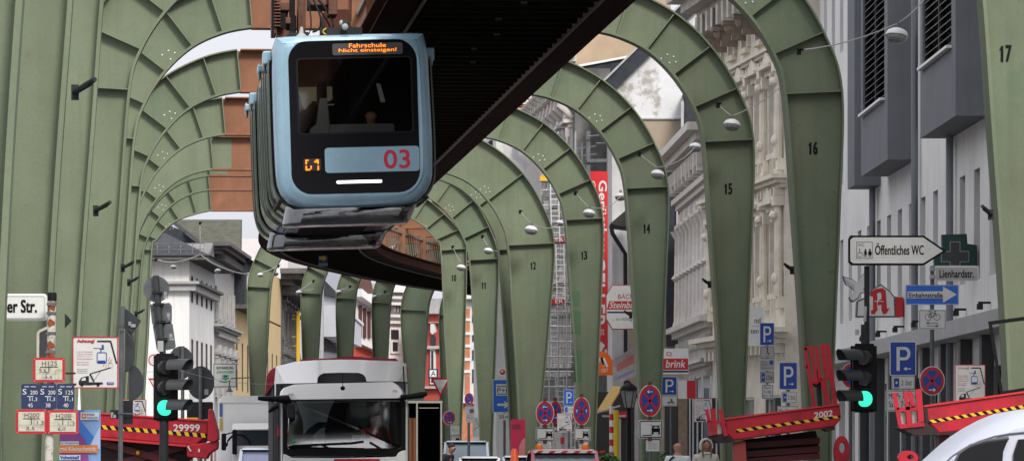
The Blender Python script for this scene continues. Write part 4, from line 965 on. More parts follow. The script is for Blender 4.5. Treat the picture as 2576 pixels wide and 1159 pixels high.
# deflector with arched opening
mb = MB()
f0 = [(689, 962), (690, 940), (693, 919), (703, 914), (744, 907), (800, 903.5), (859, 902), (940, 903), (1009, 906), (1021, 910), (1025, 920), (1028, 952), (1026, 957)]
f1 = [(u+(862-u)*.05, 900+(v-900)*.4-4) for u, v in f0]
mid = [(798, 962), (800, 948), (808, 939), (822, 936), (900, 935), (914, 938), (921, 948), (922, 958)]
# front sheet: upper line and lower line joined as a quad strip, leaving the arch free
top = [(689, 962), (693, 919), (744, 907), (790, 904), (799, 903.7), (804, 903.5), (814, 903), (859, 902), (903, 902.6), (914, 903), (920, 903.4), (932, 904), (1009, 906), (1024, 912), (1027, 957)]
bot = [(690, 963), (716, 963), (760, 962.6), (798, 962), (799, 949), (804, 942), (814, 937), (859, 935.5), (903, 936), (914, 940), (920, 947), (922, 958), (960, 957.7), (1005, 957.4), (1026, 957)]
yt = [.9, .75, .55, .5, .5, .5, .5, .5, .5, .5, .5, .5, .55, .75, .9]; yb = [.8, .35, .22, .18, .25, .3, .33, .33, .33, .3, .25, .18, .22, .35, .8]
vs = [(qx(a), y, qz(b)) for (a, b), y in zip(top, yt)]+[(qx(a), y, qz(b)) for (a, b), y in zip(bot, yb)]+[(qx(a+(862-a)*.03), 1.9, qz(b)-.02) for a, b in top]
n = len(top); mb.add(vs, [(i, i+1, n+i+1, n+i) for i in range(n-1)]+[(i, 2*n+i, 2*n+i+1, i+1) for i in range(n-1)])
mb.build('roof_deflector', TW, t, True)
mb = MB(); mb.prism([(qx(795), qz(963)), (qx(795), qz(936)), (qx(925), qz(936)), (qx(925), qz(959))], .55, .6); mb.build('deflector_opening', mat('opening_grey', (.085, .085, .085), .6), t)
mb = MB()
for sd, u0 in ((-1, 690), (1, 1027)):
    mb.loft([[(qx(u0), .8, qz(963)), (qx(u0), 1.9, qz(963)), (qx(u0), 1.9, qz(1010)), (qx(u0), .8, qz(1010))], [(qx(u0+sd*-3), .75, qz(963)), (qx(u0+sd*-3), 1.9, qz(963)), (qx(u0+sd*-3), 1.9, qz(1010)), (qx(u0+sd*-3), .75, qz(1010))]])
mb.build('side_fairing', TW, t)
shell([(703, 997), (706, 983), (713, 975), (739, 966), (800, 963.5), (862, 962.5), (989, 959), (1004, 969), (1014, 982), (1016, 996), (1005, 1001), (862, 1003), (720, 1005)], (-.16, -.1, .05, .9), TW, 'cab_roof', t, sc=(.03, .01, 0, 0))
# cab sides and pillars round the glass
cab_o = [(709, 1159), (708, 1003), (1020, 1003), (1023, 1159)]
mb = MB()
zb = .75
[mb.box(qx(a), qx(b_), y0, y1, z0, z1) for a, b_ in ((706, 713), (1019, 1026)) for y0, y1, z0, z1 in ((.03, 1.95, zb, qz(1126)), (.03, .14, qz(1126), qz(1004)), (1.75, 1.95, qz(1126), qz(1004)))]; mb.box(qx(713), qx(1019), 1.90, 1.95, zb, qz(1004)); mb.box(qx(713), qx(1019), .15, 1.895, zb, zb+.1)
mb.build('cab', mat('truck_shell', (.42, .42, .41), .4), t)
mb = MB(); mb.box(qx(706.5), qx(709.5), .02, .028, zb, qz(1006)); mb.box(qx(1021), qx(1024.5), .02, .028, zb, qz(1006)); mb.build('cab_edge', TW, t)
mb = MB(); mb.ring(rrect(qx(712), qx(1020), qz(1146), qz(1002), .08, 6), rrect(qx(722), qx(1010), qz(1128), qz(1006), .06, 6), -.01, .03); ws = mb.build('windscreen_frame', BLK, t)
mb = MB(); RP = rrect(qx(722), qx(1010), qz(1128), qz(1006), .06, 6); mb.add([(x, .004+.10*(z-qz(1128))+.012*x*x*4, z) for x, z in RP], [list(range(len(RP)))]); mb.build('windscreen', glassmat('windscreen_mirror', (.72, .78, .78), .40), ws)
mb = MB(); mb.prism(rrect(qx(787), qx(840), qz(1136), qz(1130), .02, 3), -.03, -.011); mb.prism(rrect(qx(896), qx(948), qz(1136), qz(1130), .02, 3), -.03, -.011); mb.build('air_intake', INK, t)
mb = MB()
for a, b in (((735, 1119), (886, 1112)), ((808, 1116), (870, 1144)), ((886, 1112), (915, 1108)), ((930, 1110), (985, 1142)), ((728, 1121), (800, 1117))): mb.bar((qx(a[0]), -.05, qz(a[1])), (qx(b[0]), -.05, qz(b[1])), .022)
mb.build('wiper', INK, t)
mb = MB(); mb.prism([(qx(714), qz(1141)), (qx(722), qz(1143)), (qx(736), qz(1151)), (qx(862), qz(1151)), (qx(996), qz(1148)), (qx(1001), qz(1138)), (qx(1010), qz(1133)), (qx(1020), qz(1131)), (qx(1023), qz(1200)), (qx(1022), .45), (qx(708), .45), (qx(708), qz(1200))], -.12, .02); mb.build('front_panel', TW, t, bevel=.015)
mb = MB(); mb.prism(rrect(qx(840), qx(955), qz(1178), qz(1153), .02, 3), -.135, -.121); mb.build('front_stripe', RD, t)
mb = MB(); mb.prism(rrect(qx(740), qx(985), .62, 1.15, .04, 3), -.14, -.121); mb.build('grille', BLK, t)
mb = MB(); mb.prism(rrect(qx(714), qx(775), .58, .85, .05, 4), -.15, -.121); mb.prism(rrect(qx(950), qx(1016), .58, .85, .05, 4), -.15, -.121); mb.build('headlight', mat('lamp_clear', (.6, .6, .6), .1, .3), t)
mb = MB(); mb.box(qx(706), qx(1025), -.16, .5, .3, .57); mb.build('bumper', DG, t, bevel=.03)
# mirrors
for pts, r in (((( 728, 1014), (722, 1004), (700, 1003), (662, 1002), (650, 1001)), [.06, .09, .06, .045, .035]), (((724, 1030), (726, 1018), (728, 1008)), [.05, .09, .05]), (((676, 1036), (688, 1026), (700, 1020)), [.02, .05, .04]), (((1008, 999), (1030, 997), (1060, 993), (1074, 989)), [.05, .045, .06, .03])):
    mb = MB(); mb.tube([(qx(a), -.12-.02*i, qz(b)) for i, (a, b) in enumerate(pts)], r, 8); mb.build('mirror', BLK, t, True)
mb = MB(); mb.prism(rrect(qx(722), qx(742), qz(1052), qz(1014), .05, 4), -.25, -.1); mb.build('mirror', DG, t, bevel=.02)
mb = MB(); mb.box(qx(727), qx(739), -.2, -.17, qz(995), qz(989)); mb.box(qx(987), qx(999), -.2, -.17, qz(986), qz(980)); mb.build('marker_lamp', mat('lamp_amber_pale', (.7, .6, .5), .3), t)
mb = MB(); mb.ell((qx(862), -.2, qz(976)), (.045, .045, .04)); mb.tube([(qx(862), -.2, qz(972)), (qx(861), -.1, qz(938))], .006, 5); mb.tube([(qx(1015), .2, qz(920)), (qx(1018), .1, qz(984))], .012, 5); mb.build('antenna', INK, t, True)
# interior: arch reflections built as dark shapes, dashboard, wheel, sticker
IN = mat('cab_black', (.014, .015, .017), .8, spec=.1)
mb = MB()
for c in (775, 955): pass
mb.prism([(qx(740), qz(1128)), (qx(783), qz(1128)), (qx(790), qz(1092)), (qx(806), qz(1076)), (qx(826), qz(1070)), (qx(828), qz(1060)), (qx(800), qz(1060)), (qx(776), qz(1076)), (qx(756), qz(1100))], .7, 1.0)
mb.prism([(qx(815), qz(1128)), (qx(818), qz(1074)), (qx(828), qz(1036)), (qx(842), qz(1004)), (qx(965), qz(1004)), (qx(952), qz(1040)), (qx(956), qz(1060)), (qx(930), qz(1128))], 1.0, 1.1)
mb.prism([(qx(975), qz(1128)), (qx(966), qz(1100)), (qx(952), qz(1066)), (qx(958), qz(1060)), (qx(974), qz(1078)), (qx(984), qz(1110)), (qx(984), qz(1128))], .7, .9)
mb.prism([(qx(714), qz(1128)), (qx(722), qz(1006)), (qx(744), qz(1006)), (qx(762), qz(1060)), (qx(764), qz(1128))], 1.0, 1.1); mb.prism([(qx(978), qz(1128)), (qx(984), qz(1006)), (qx(1014), qz(1006)), (qx(1014), qz(1128))], 1.0, 1.1)
mb.box(qx(722), qx(1010), .2, .6, qz(1140), qz(1124)); mb.build('dash_arch_reflections', IN, t)
mb = MB(); mb.box(qx(714), qx(1018), 1.42, 1.45, qz(1128), qz(1004)); mb.build('pale_backing', mat('backing_pale', (.76, .82, .84), .7, var=.08), t)  # added pale sheet: bright zones of the windscreen put into its colour
mb = MB(); mb.prism(rrect(qx(872), qx(926), qz(1072), qz(1022), .04), .95, .99); mb.build('head_rest', mat('rest_green', (.045, .06, .055), .7), t)
mb = MB(); mb.tube([(qx(944+18*math.cos(a/16*6.283)), .35+.05*math.sin(a/16*6.283), qz(1104+19*math.sin(a/16*6.283))) for a in range(17)], .016, 6); mb.build('steering_wheel', DG, t, True)
mb = MB(); mb.flat([(p[0], p[1]) for p in circ(qx(738), qz(1108), 5*K)], -.002); mb.build('sticker', mat('sticker_green', (.02, .3, .14), .5), t)
mb = MB(); mb.box(qx(886), qx(920), .3, .33, qz(1102), qz(1093)); mb.build('dash_tray', mat('tray_pale', (.5, .55, .55), .5), t)
# container and tarpaulin
mb = MB(); mb.box(qx(677), qx(1028), 2.3, 9.5, .9, qz(952)); b = mb.build('container', mat('container_grey', (.15, .15, .16), .55, var=.15, streak=.3), t)
mb = MB()
for i in range(5): mb.box(qx(677)-.04, qx(677)-.002, 2.4+i*1.4, 2.7+i*1.4, .95, qz(955))
for u in (681, 687, 693, 700): mb.box(qx(u), qx(u+2.5), 2.24, 2.298, .95, qz(960))
mb.build('rib', MATS['container_grey'], b)
mb = MB(); mb.box(qx(696), qx(701), 1.98, 2.2, qz(1095), qz(1072)); mb.build('side_marker', RD, t)
TP = mat('tarpaulin_red', (.33, .02, .045), .5, var=.25, scale=4, bump=.8, bscale=6)
rnd = random.Random(4); rings = []
for y in (2.2, 2.5, 3.5, 5.5, 7.5, 9.5):
    q = [(664, 990), (666, 965), (668, 940), (676, 924), (690, 917), (742, 907), (768, 895), (800, 894), (850, 891), (885, 889), (925, 892), (960, 893), (1000, 895), (1012, 903), (1029, 907), (1032, 925), (1030, 945), (1026, 950), (1000, 940), (862, 938), (700, 950), (682, 965)]
    rings.append([(qx(a+rnd.uniform(-1, 1)), y, qz(b+rnd.uniform(-1.5, 1.5))) for a, b in q])
mb = MB(); mb.loft(rings); mb.build('tarpaulin', TP, t, True)
for (x, y) in ((-1.0, .9), (1.0, .9), (-1.0, 5.5), (1.0, 5.5), (-1.0, 6.9), (1.0, 6.9)): wheel(t, x, y, .5, .3)
mb = MB(); mb.box(-.45, .45, .3, 9.3, .55, .85); mb.build('chassis', DG, t)
# --- box truck behind left
D = 112.0; K = D/F; U0 = 622
t = thing('box_truck', 'white box truck with black mirrors behind the red lift on the left', 'truck', (W(U0, 0, D).x, D, 0), R(4))
def qz(v): return W(0, v, D).z
mb = MB(); mb.box(qx(552), qx(700), 1.9, 8, .9, qz(1000)); mb.build('cargo_box', mat('box_white', (.72, .72, .70), .5, var=.05), t, bevel=.04)
mb = MB(); mb.prism([(qx(552), qz(1010)), (qx(560), qz(992)), (qx(700), qz(992)), (qx(700), qz(1010))], 1.87, 1.98); mb.build('front_edge', WH, t)
mb = MB(); mb.box(qx(553), qx(561), 1.86, 1.895, qz(1045), qz(1012)); mb.build('livery_patch', mat('patch_blue', (.06, .10, .30), .5), t)
mb = MB(); mb.box(qx(553), qx(561), 1.86, 1.895, qz(1080), qz(1050)); mb.build('livery_patch', mat('patch_ochre', (.45, .3, .07), .5), t)
shell([(584, 1068), (590, 1064), (640, 1063), (712, 1063), (715, 1078), (584, 1080)], (-.05, .1, 1.6), TW, 'cab_roof', t, sc=(.02, 0, 0))
mb = MB(); mb.box(qx(586), qx(590), .0, 1.8, .8, qz(1081)); mb.box(qx(711), qx(715), .0, 1.8, .8, qz(1081)); mb.box(qx(590), qx(711), 1.75, 1.8, .8, qz(1081)); mb.box(qx(590), qx(711), -.05, .15, .5, qz(1120)); mb.build('cab', TW, t)
mb = MB(); mb.prism(rrect(qx(590), qx(711), qz(1120), qz(1081), .05), .02, .04); mb.build('windscreen', mat('glass_dark_teal', (.02, .03, .035), .06, spec=.6), t)
mb = MB(); mb.tube([(qx(600+30*math.cos(math.pi*k/12)), -.01, qz(1122-30*math.sin(math.pi*k/12))) for k in range(13)], .03, 6); mb.build('arch_trim', BLK, t, True)
for u0, v0, u1, v1 in ((557, 1089, 569, 1132), (584, 1080, 596, 1142)):
    mb = MB(); mb.prism(rrect(qx(u0), qx(u1), qz(v1), qz(v0), .04), -.25, -.1); mb.bar((qx(u0+5), -.15, qz(v0+4)), (qx(592), .05, qz(v0-4)), .03); mb.build('mirror', BLK, t, bevel=.02)
for (x, y) in ((-.95, .6), (.95, .6), (-.95, 5.8), (.95, 5.8)): wheel(t, x, y, .42, .25)
mb = MB(); mb.box(-.4, .4, .3, 7.8, .5, .85); mb.build('chassis', DG, t)
# --- cars
def car(name, label, cat, u0, u1, vroof, d, body, h, L=4.2, yaw=0, glass=None, van=False, group=None):
    w2 = (u1-u0)/2*d/F; cx = W((u0+u1)/2, 0, d); t = thing(name, label, cat, (cx.x, d, 0), R(yaw), group)
    zr = W(0, vroof, d).z; zw = zr-.50*h/1.5; fw = .86
    def sec(y, ww, zt, zb=.35): return rrect(-ww, ww, zb, zt, min(.12, (zt-zb)*.4), 4)
    prof = [(0, .93, .72), (.12, .98, .86), (.9, 1, zw), (L*.9 if not van else L-.15, 1, zw), (L, .95, zw-.12)]
    mb = MB(); mb.loft([ringy(rrect(-w2*k, w2*k, .3, z_, .10, 4), y) for y, k, z_ in prof]); mb.build('body', body, t, True)
    g0, g1, g2, g3 = (.75, 1.45, L*.72, L*.93) if not van else (.55, 1.05, L-.35, L-.1)
    mb = MB(); mb.loft([[(-w2*.93, g0, zw-.02), (w2*.93, g0, zw-.02), (w2*.93, g3, zw-.02), (-w2*.93, g3, zw-.02)], [(-w2*fw, g1, zr-.07), (w2*fw, g1, zr-.07), (w2*fw, g2, zr-.07), (-w2*fw, g2, zr-.07)]]); mb.build('window_band', glass or mat('car_glass', (.05, .06, .075), .05, spec=.8), t)
    mb = MB(); mb.loft([ringy(rrect(-w2*fw*k, w2*fw*k, zr-.08, zr-dz, .03, 3), y) for y, k, dz in ((g1-.08, .98, .05), (g1, 1.0, .015), ((g1+g2)/2, 1, 0), (g2, 1, .02), (g2+.08, .97, .05))]); mb.build('roof', body, t, True)
    for sd in (-1, 1):
        mb = MB(); mb.bar((sd*w2*.94, g0-.02, zw-.02), (sd*w2*(fw+.01), g1, zr-.06), .07, .05); mb.bar((sd*w2*.94, g3+.02, zw-.02), (sd*w2*(fw+.01), g2, zr-.06), .08, .06); mb.build('pillar', body, t)
        mb = MB(); mb.ell((sd*(w2+.08), g0+.35, zw+.06), (.10, .07, .075)); mb.build('mirror', body if not van else BLK, t, True)
        mb = MB(); mb.ell((sd*w2*.75, .04, .62), (.18, .06, .09)); mb.build('headlight', MATS['lamp_clear'], t, True)
        for y in (.8, L-.8): wheel(t, sd*(w2-.1), y, .32, .2)
    return t, w2, zr, zw, g1
t, w2, zr, zw, g1 = car('car', 'red car with white striped roof edge and two orange beacons beside arch 13', 'car', 1337, 1520, 1127, 84, mat('car_red', (.30, .02, .03), .25, coat=.5), 1.55, yaw=2)
mb = MB(); mb.loft([ringy(rrect(-w2*.86, w2*.86, zr-.085, zr-.035, .01, 2), y) for y in (g1-.12, g1-.09)]); mb.build('roof_stripe', WH, t)
mb = MB()
for i in range(6): mb.prism([(-w2*.8+i*.24, zr-.08), (-w2*.8+i*.24+.1, zr-.08), (-w2*.8+i*.24+.15, zr-.04), (-w2*.8+i*.24+.05, zr-.04)], g1-.126, g1-.121)
mb.build('stripe', RD, t)
for sd in (-.66, .58):
    mb = MB(); mb.lathe([(.075, 0), (.075, .05), (.06, .10), (.02, .12)], 12, Matrix.Translation((sd*w2*1.05, g1+.25, zr-.02))); mb.build('beacon', mat('beacon_orange', (.75, .18, .02), .25), t, True)
car('van', 'silver blue van beside the dark open trailer', 'van', 1112, 1232, 1106, 122, mat('car_silver', (.32, .37, .40), .3, .3, coat=.4), 1.9, L=4.8, van=True, glass=mat('van_glass', (.10, .14, .17), .06, spec=.8))
car('car', 'white car roof just showing below the silver blue van', 'car', 1150, 1260, 1146, 100, mat('car_white', (.66, .66, .66), .25, coat=.5), 1.5)
car('car', 'pale car right behind the traffic cone and left of the red car', 'car', 1262, 1345, 1144, 108, mat('car_pale', (.50, .53, .56), .25, coat=.5), 1.5)
car('car', 'white car with blue tinted screen below the white box truck cab', 'car', 592, 680, 1124, 96, mat('car_bright', (.64, .66, .70), .25, coat=.5), 1.6, glass=mat('glass_lilac', (.25, .27, .42), .1, spec=.8))
# --- near white car at the right edge, seen from its side
D = 27.0; K = D/F; U0 = 2520
t = thing('car', 'white car near the camera in the lower right corner, dark side window', 'car', (W(U0, 0, D).x, D, 0), 0)
def qz(v): return W(0, v, D).z
roofl = [(2240, 1212), (2300, 1190), (2340, 1176), (2370, 1159), (2395, 1136), (2420, 1114), (2446, 1094), (2480, 1072), (2520, 1051), (2560, 1035), (2620, 1024), (2700, 1020), (2800, 1024), (2960, 1040), (3080, 1070), (3180, 1150), (3230, 1230)]
prof = [(qx(u), qz(v)) for u, v in roofl]
low = [(qx(3240), .45), (qx(2235), .45)]
body = prof+low
mb = MB(); mb.loft([ringy([(p[0]*.985, max(.45, p[1]-.10)) for p in body], -.02), ringy([(p[0], max(.45, p[1]-.025)) for p in body], .10), ringy(body, .30), ringy(body, 1.35), ringy([(p[0], max(.45, p[1]-.025)) for p in body], 1.55), ringy([(p[0]*.985, max(.45, p[1]-.10)) for p in body], 1.67)])
CW = mat('near_white', (.60, .62, .69), .5, var=.03, spec=.3)
mb.build('body', CW, t, True)
wn = [(2408, 1215), (2412, 1150), (2425, 1128), (2460, 1117), (2500, 1109), (2534, 1105), (2528, 1125), (2520, 1215)]
wn = [(2395, 1215), (2405, 1152), (2418, 1134), (2446, 1122), (2480, 1112), (2534, 1105), (2522, 1135), (2516, 1215)]
mb = MB(); mb.prism([(qx(u), qz(v)) for u, v in wn], -.04, -.021); mb.build('side_window', mat('near_glass', (.012, .012, .014), .08, spec=.3), t)
mb = MB(); mb.prism([(qx(u), qz(v)) for u, v in ((2546, 1215), (2548, 1140), (2560, 1104), (2680, 1096), (2800, 1100), (2800, 1215))], -.04, -.021); mb.build('side_window', MATS['near_glass'], t)
mb = MB()
crease = [(2370, 1170), (2395, 1146), (2425, 1127), (2460, 1110), (2500, 1097), (2540, 1090), (2600, 1084), (2760, 1080)]
mb.tube([(qx(u), -.028, qz(v)) for u, v in crease], .006, 5); mb.build('door_seam', mat('seam_grey', (.13, .14, .2), .5), t, True)
mb = MB(); mb.tube([(qx(u), -.03, qz(v)) for u, v in ((2400, 1165), (2412, 1140), (2440, 1120), (2480, 1108), (2536, 1101))], .012, 6); mb.build('window_trim', mat('trim_grey', (.10, .10, .11), .4), t, True)
for x in (qx(2380), qx(3080)):
    M = Matrix.Translation((x, .10, .33)) @ Matrix.Rotation(R(90), 4, 'X')
    for y in (.05, 1.6):
        M = Matrix.Translation((x, y, .33)) @ Matrix.Rotation(R(90), 4, 'X'); mb = MB(); mb.lathe([(.2, -.12), (.31, -.12), (.33, -.06), (.33, .06), (.31, .12), (.2, .12)], 26, M); o = mb.build('wheel', MATS['tyre'], t, True)
        mb = MB(); mb.lathe([(.03, -.13), (.2, -.11), (.2, .11), (.03, .13)], 18, M); mb.build('rim', MATS['galvanised'], o, True)
# --- dark open trailer
D = 101.0; K = D/F; U0 = 1072
t = thing('trailer', 'dark open box trailer with pale metal frame right of the white truck', 'trailer', (W(U0, 0, D).x, D, 0), R(2))
def qz(v): return W(0, v, D).z
mb = MB(); mb.box(qx(1026), qx(1110), 4.9, 5, .7, qz(1010)); mb.box(qx(1026), qx(1029), .05, 4.9, .7, qz(1010)); mb.box(qx(1107), qx(1110), .05, 4.9, .7, qz(1010)); mb.box(qx(1026), qx(1110), .05, 5, qz(1010), qz(1008)+.02); mb.box(qx(1026), qx(1110), .05, 5, .6, .7); mb.build('box', mat('trailer_dark', (.02, .02, .02), .6), t)
mb = MB(); mb.box(qx(1026), qx(1113), -.02, .04, qz(1013), qz(1007)); mb.box(qx(1047), qx(1051), -.02, .04, .6, qz(1013.1)); mb.box(qx(1108), qx(1112), -.02, .04, .6, qz(1013.1)); mb.box(qx(1054), qx(1104), .05, .1, qz(1026), qz(1024)); mb.build('frame', mat('frame_metal', (.38, .36, .32), .45, .3), t)
mb = MB(); mb.box(qx(1030), qx(1046), .3, .36, .8, qz(1050)); mb.build('plywood', mat('plywood', (.25, .10, .04), .7), t)
for sd in (-.42, .42): wheel(t, sd*.8, 2.4, .32, .2)
# ------------------------------------------------------------------ red lifting platforms
def lift(name, label, D, U0, boxes, yaw=0):
    return thing(name, label, 'lift', (W(U0, 0, D).x, D, 0), 0)
def hazard(pts_top, pts_bot, n, y, parent, K_, q, z):
    a = MB(); b = MB(); (u0, v0), (u1, v1) = pts_top; (u2, v2), (u3, v3) = pts_bot
    a.flat([(q(u0), z(v0)), (q(u1), z(v1)), (q(u3), z(v3)), (q(u2), z(v2))], y)
    for i in range(n):
        f0, f1 = (i+.05)/n, (i+.55)/n; s_ = .35/n
        def T(f): return (q(u0+(u1-u0)*f), z(v0+(v1-v0)*f))
        def Bm(f): f = min(1, f); return (q(u2+(u3-u2)*f), z(v2+(v3-v2)*f))
        b.flat([T(f0), T(f1), Bm(f1+s_), Bm(f0+s_)], y-.003)
    o = a.build('warning_strip', INK, parent); b.build('yellow_bars', YL, o)
# left lift, number 29999
D = 68.0; K = D/F; U0 = 400
def qz(v): return W(0, v, D).z
t = thing('platform_lift', 'red lifting platform numbered 29999 behind the left traffic light', 'lift', (W(U0, 0, D).x, D, 0))
def pp(*a): return [(qx(u), qz(v)) for u, v in a]
mb = MB(); mb.prism(pp((215, 1036), (251, 1037), (386, 1048), (527, 1058), (523, 1092), (490, 1120), (254, 1099), (215, 1096)), 0, 1.6); b = mb.build('platform_side', RL, t, bevel=.02)
mb = MB(); mb.prism(pp((215, 1034), (530, 1056), (530, 1060), (215, 1038)), -.03, .0); mb.prism(pp((215, 1096), (490, 1119), (498, 1114), (498, 1120), (490, 1125), (215, 1101)), -.03, 0); mb.build('edge_rail', mat('lift_red_light', (.50, .03, .03), .4), t)
hazard(((254, 1068), (524, 1090)), ((254, 1078), (520, 1100)), 13, -.004, b, K, qx, qz)
mb = MB(); text(mb, '29999', qx(436), qx(502), qz(1084), qz(1067), -.006, bold=.005); mb.build('number', SW, b)
mb = MB(); mb.prism(pp((526, 1028), (533, 1027), (537, 1040), (546, 1074), (549, 1082), (550, 1105), (540, 1112), (523, 1108)), -.15, .3); mb.build('end_bracket', RL, t, bevel=.015)
mb = MB(); mb.prism(pp((470, 1118), (523, 1112), (548, 1108), (546, 1128), (526, 1140), (520, 1153), (472, 1148)), -.1, .4); o = mb.build('arm_joint', RL, t, bevel=.015)
mb = MB(); mb.bar((qx(474), -.12, qz(1121)), (qx(482), -.12, qz(1134)), .05, .02); mb.box(qx(500), qx(504), -.13, -.11, qz(1136), qz(1128)); mb.build('marking', SW, o)
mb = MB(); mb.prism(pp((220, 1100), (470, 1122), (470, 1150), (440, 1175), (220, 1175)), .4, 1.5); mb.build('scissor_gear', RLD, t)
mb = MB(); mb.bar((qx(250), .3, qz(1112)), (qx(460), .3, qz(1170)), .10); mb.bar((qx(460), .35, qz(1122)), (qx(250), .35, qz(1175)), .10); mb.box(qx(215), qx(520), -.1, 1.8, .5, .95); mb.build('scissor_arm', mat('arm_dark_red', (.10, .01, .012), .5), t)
mb = MB(); mb.ell((qx(344), .2, qz(1138)), (.03, .03, .035)); mb.box(qx(468), qx(495), .2, .5, qz(1056), qz(1049)); mb.build('work_light', YL, t)
for x in (qx(250), qx(480)):
    for y in (.0, 1.6):
        M = Matrix.Translation((x, y, .42)) @ Matrix.Rotation(R(90), 4, 'X'); mb = MB(); mb.lathe([(.2, -.14), (.42, -.14), (.42, .14), (.2, .14)], 22, M); mb.build('wheel', MATS['tyre'], t, True)
# middle-right lift, number 2002
D = 66.0; K = D/F; U0 = 1970
def qz(v): return W(0, v, D).z
t = thing('platform_lift', 'red lifting platform numbered 2002 with upright folded arms between legs 15 and 16', 'lift', (W(U0, 0, D).x, D, 0))
mb = MB(); mb.prism(pp((1822, 1054), (2112, 1017), (2116, 1052), (2100, 1072), (1845, 1107), (1826, 1088)), 0, 1.5); b = mb.build('platform_side', RL, t, bevel=.02)
mb = MB(); mb.prism(pp((1820, 1051), (2112, 1014), (2112, 1018), (1820, 1055)), -.03, 0); mb.build('edge_rail', mat('lift_red_light', (.5, .03, .03), .4), t)
hazard(((1850, 1079), (2115, 1043)), ((1853, 1087), (2113, 1050)), 11, -.004, b, K, qx, qz)
mb = MB(); text(mb, '2002', qx(2048), qx(2094), qz(1049), qz(1034), -.006, bold=.005); mb.v = [(x, y, z+(x-qx(2070))*.14) for x, y, z in mb.v]; mb.build('number', SW, b)
mb = MB(); mb.prism(pp((1816, 1056), (1826, 1054), (1826, 1088), (1822, 1090)), -.02, 1.5); mb.build('end_cap', RLD, t)
mb = MB()
for (a, b2, w_) in (((1777, 1029), (1784, 1060), .05), ((1793, 1027), (1798, 1092), .08), ((1812, 1028), (1818, 1060), .06), ((1778, 1062), (1824, 1060), .05), ((1784, 1060), (1786, 1094), .04), ((1816, 1060), (1826, 1096), .06)): mb.bar((qx(a[0]), -.05, qz(a[1])), (qx(b2[0]), -.05, qz(b2[1])), w_)
mb.build('gate_prong', RL, t)
mb = MB(); mb.prism(pp((1782, 1066), (1794, 1066), (1796, 1092), (1785, 1092)), .0, .06); mb.prism(pp((1802, 1066), (1813, 1064), (1816, 1090), (1804, 1091)), .0, .06); mb.build('lamp', mat('lamp_glassy', (.45, .40, .34), .15, .3), t)
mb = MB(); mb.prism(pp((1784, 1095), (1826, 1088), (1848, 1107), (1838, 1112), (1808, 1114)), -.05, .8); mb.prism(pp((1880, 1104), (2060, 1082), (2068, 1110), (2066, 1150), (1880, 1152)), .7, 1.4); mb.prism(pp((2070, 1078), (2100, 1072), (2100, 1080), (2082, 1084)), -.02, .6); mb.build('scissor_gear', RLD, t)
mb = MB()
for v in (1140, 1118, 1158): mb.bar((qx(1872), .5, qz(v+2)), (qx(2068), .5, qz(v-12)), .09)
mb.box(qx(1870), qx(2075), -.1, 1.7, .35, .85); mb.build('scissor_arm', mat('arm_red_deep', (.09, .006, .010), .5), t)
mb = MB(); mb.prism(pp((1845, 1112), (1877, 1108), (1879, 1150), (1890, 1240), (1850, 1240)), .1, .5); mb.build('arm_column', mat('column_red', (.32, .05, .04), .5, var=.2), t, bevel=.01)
mb = MB()
for (a, b2, w_) in (((2027, 873), (2051, 1022), .05), ((2042, 870), (2056, 965), .055), ((2056, 870), (2066, 960), .05), ((2070, 868), (2082, 955), .06), ((2083, 868), (2104, 1016), .07), ((2072, 955), (2086, 1018), .08), ((2026, 875), (2050, 872), .05), ((2068, 868), (2088, 868), .05), ((2024, 922), (2034, 922), .05), ((2040, 958), (2060, 955), .07), ((2066, 955), (2088, 950), .05)): mb.bar((qx(a[0]), .2, qz(a[1])), (qx(b2[0]), .2, qz(b2[1])), w_)
mb.build('folded_arm', RL, t)
mb = MB(); mb.bar((qx(2060), .3, qz(930)), (qx(2066), .3, qz(1020)), .07); mb.bar((qx(2046), .3, qz(955)), (qx(2058), .3, qz(970)), .06); mb.build('hydraulic_ram', DG, t)
mb = MB(); A_ = [(2098, 1104), (2107, 1097), (2128, 1094), (2132, 1120), (2134, 1190), (2104, 1190)]
mb.ring([(qx(u), qz(v)) for u, v in circ(2117, 1135, 20, 24, 40)], [(qx(u), qz(v)) for u, v in circ(2118, 1125, 8, 24, 13)], -.1, .1); mb.build('foot_plate', RL, t, bevel=.008)
for x in (qx(1900), qx(2050)):
    for y in (.0, 1.5):
        M = Matrix.Translation((x, y, .42)) @ Matrix.Rotation(R(90), 4, 'X'); mb = MB(); mb.lathe([(.2, -.14), (.42, -.14), (.42, .14), (.2, .14)], 22, M); mb.build('wheel', MATS['tyre'], t, True)
# right lift
D = 53.0; K = D/F; U0 = 2450
def qz(v): return W(0, v, D).z
t = thing('platform_lift', 'red lifting platform with yellow and black strip behind the near white car', 'lift', (W(U0, 0, D).x, D, 0))
mb = MB(); mb.prism(pp((2328, 1020), (2590, 983), (2680, 972), (2680, 1060), (2413, 1084), (2364, 1090), (2334, 1062)), 0, 1.4); b = mb.build('platform_side', RL, t, bevel=.02)
mb = MB(); mb.prism(pp((2325, 1018), (2680, 968), (2680, 973), (2325, 1023)), -.03, 0); mb.build('edge_rail', MATS['lift_red_light'], t)
hazard(((2336, 1056), (2620, 1010)), ((2340, 1064), (2620, 1019)), 14, -.004, b, K, qx, qz)
mb = MB(); mb.prism(pp((2323, 1022), (2333, 1020), (2336, 1062), (2330, 1062)), -.02, 1.4); mb.prism(pp((2262, 1074), (2330, 1062), (2366, 1089), (2440, 1080), (2400, 1092), (2300, 1094)), -.05, .9); mb.build('end_cap', RLD, t)
mb = MB()
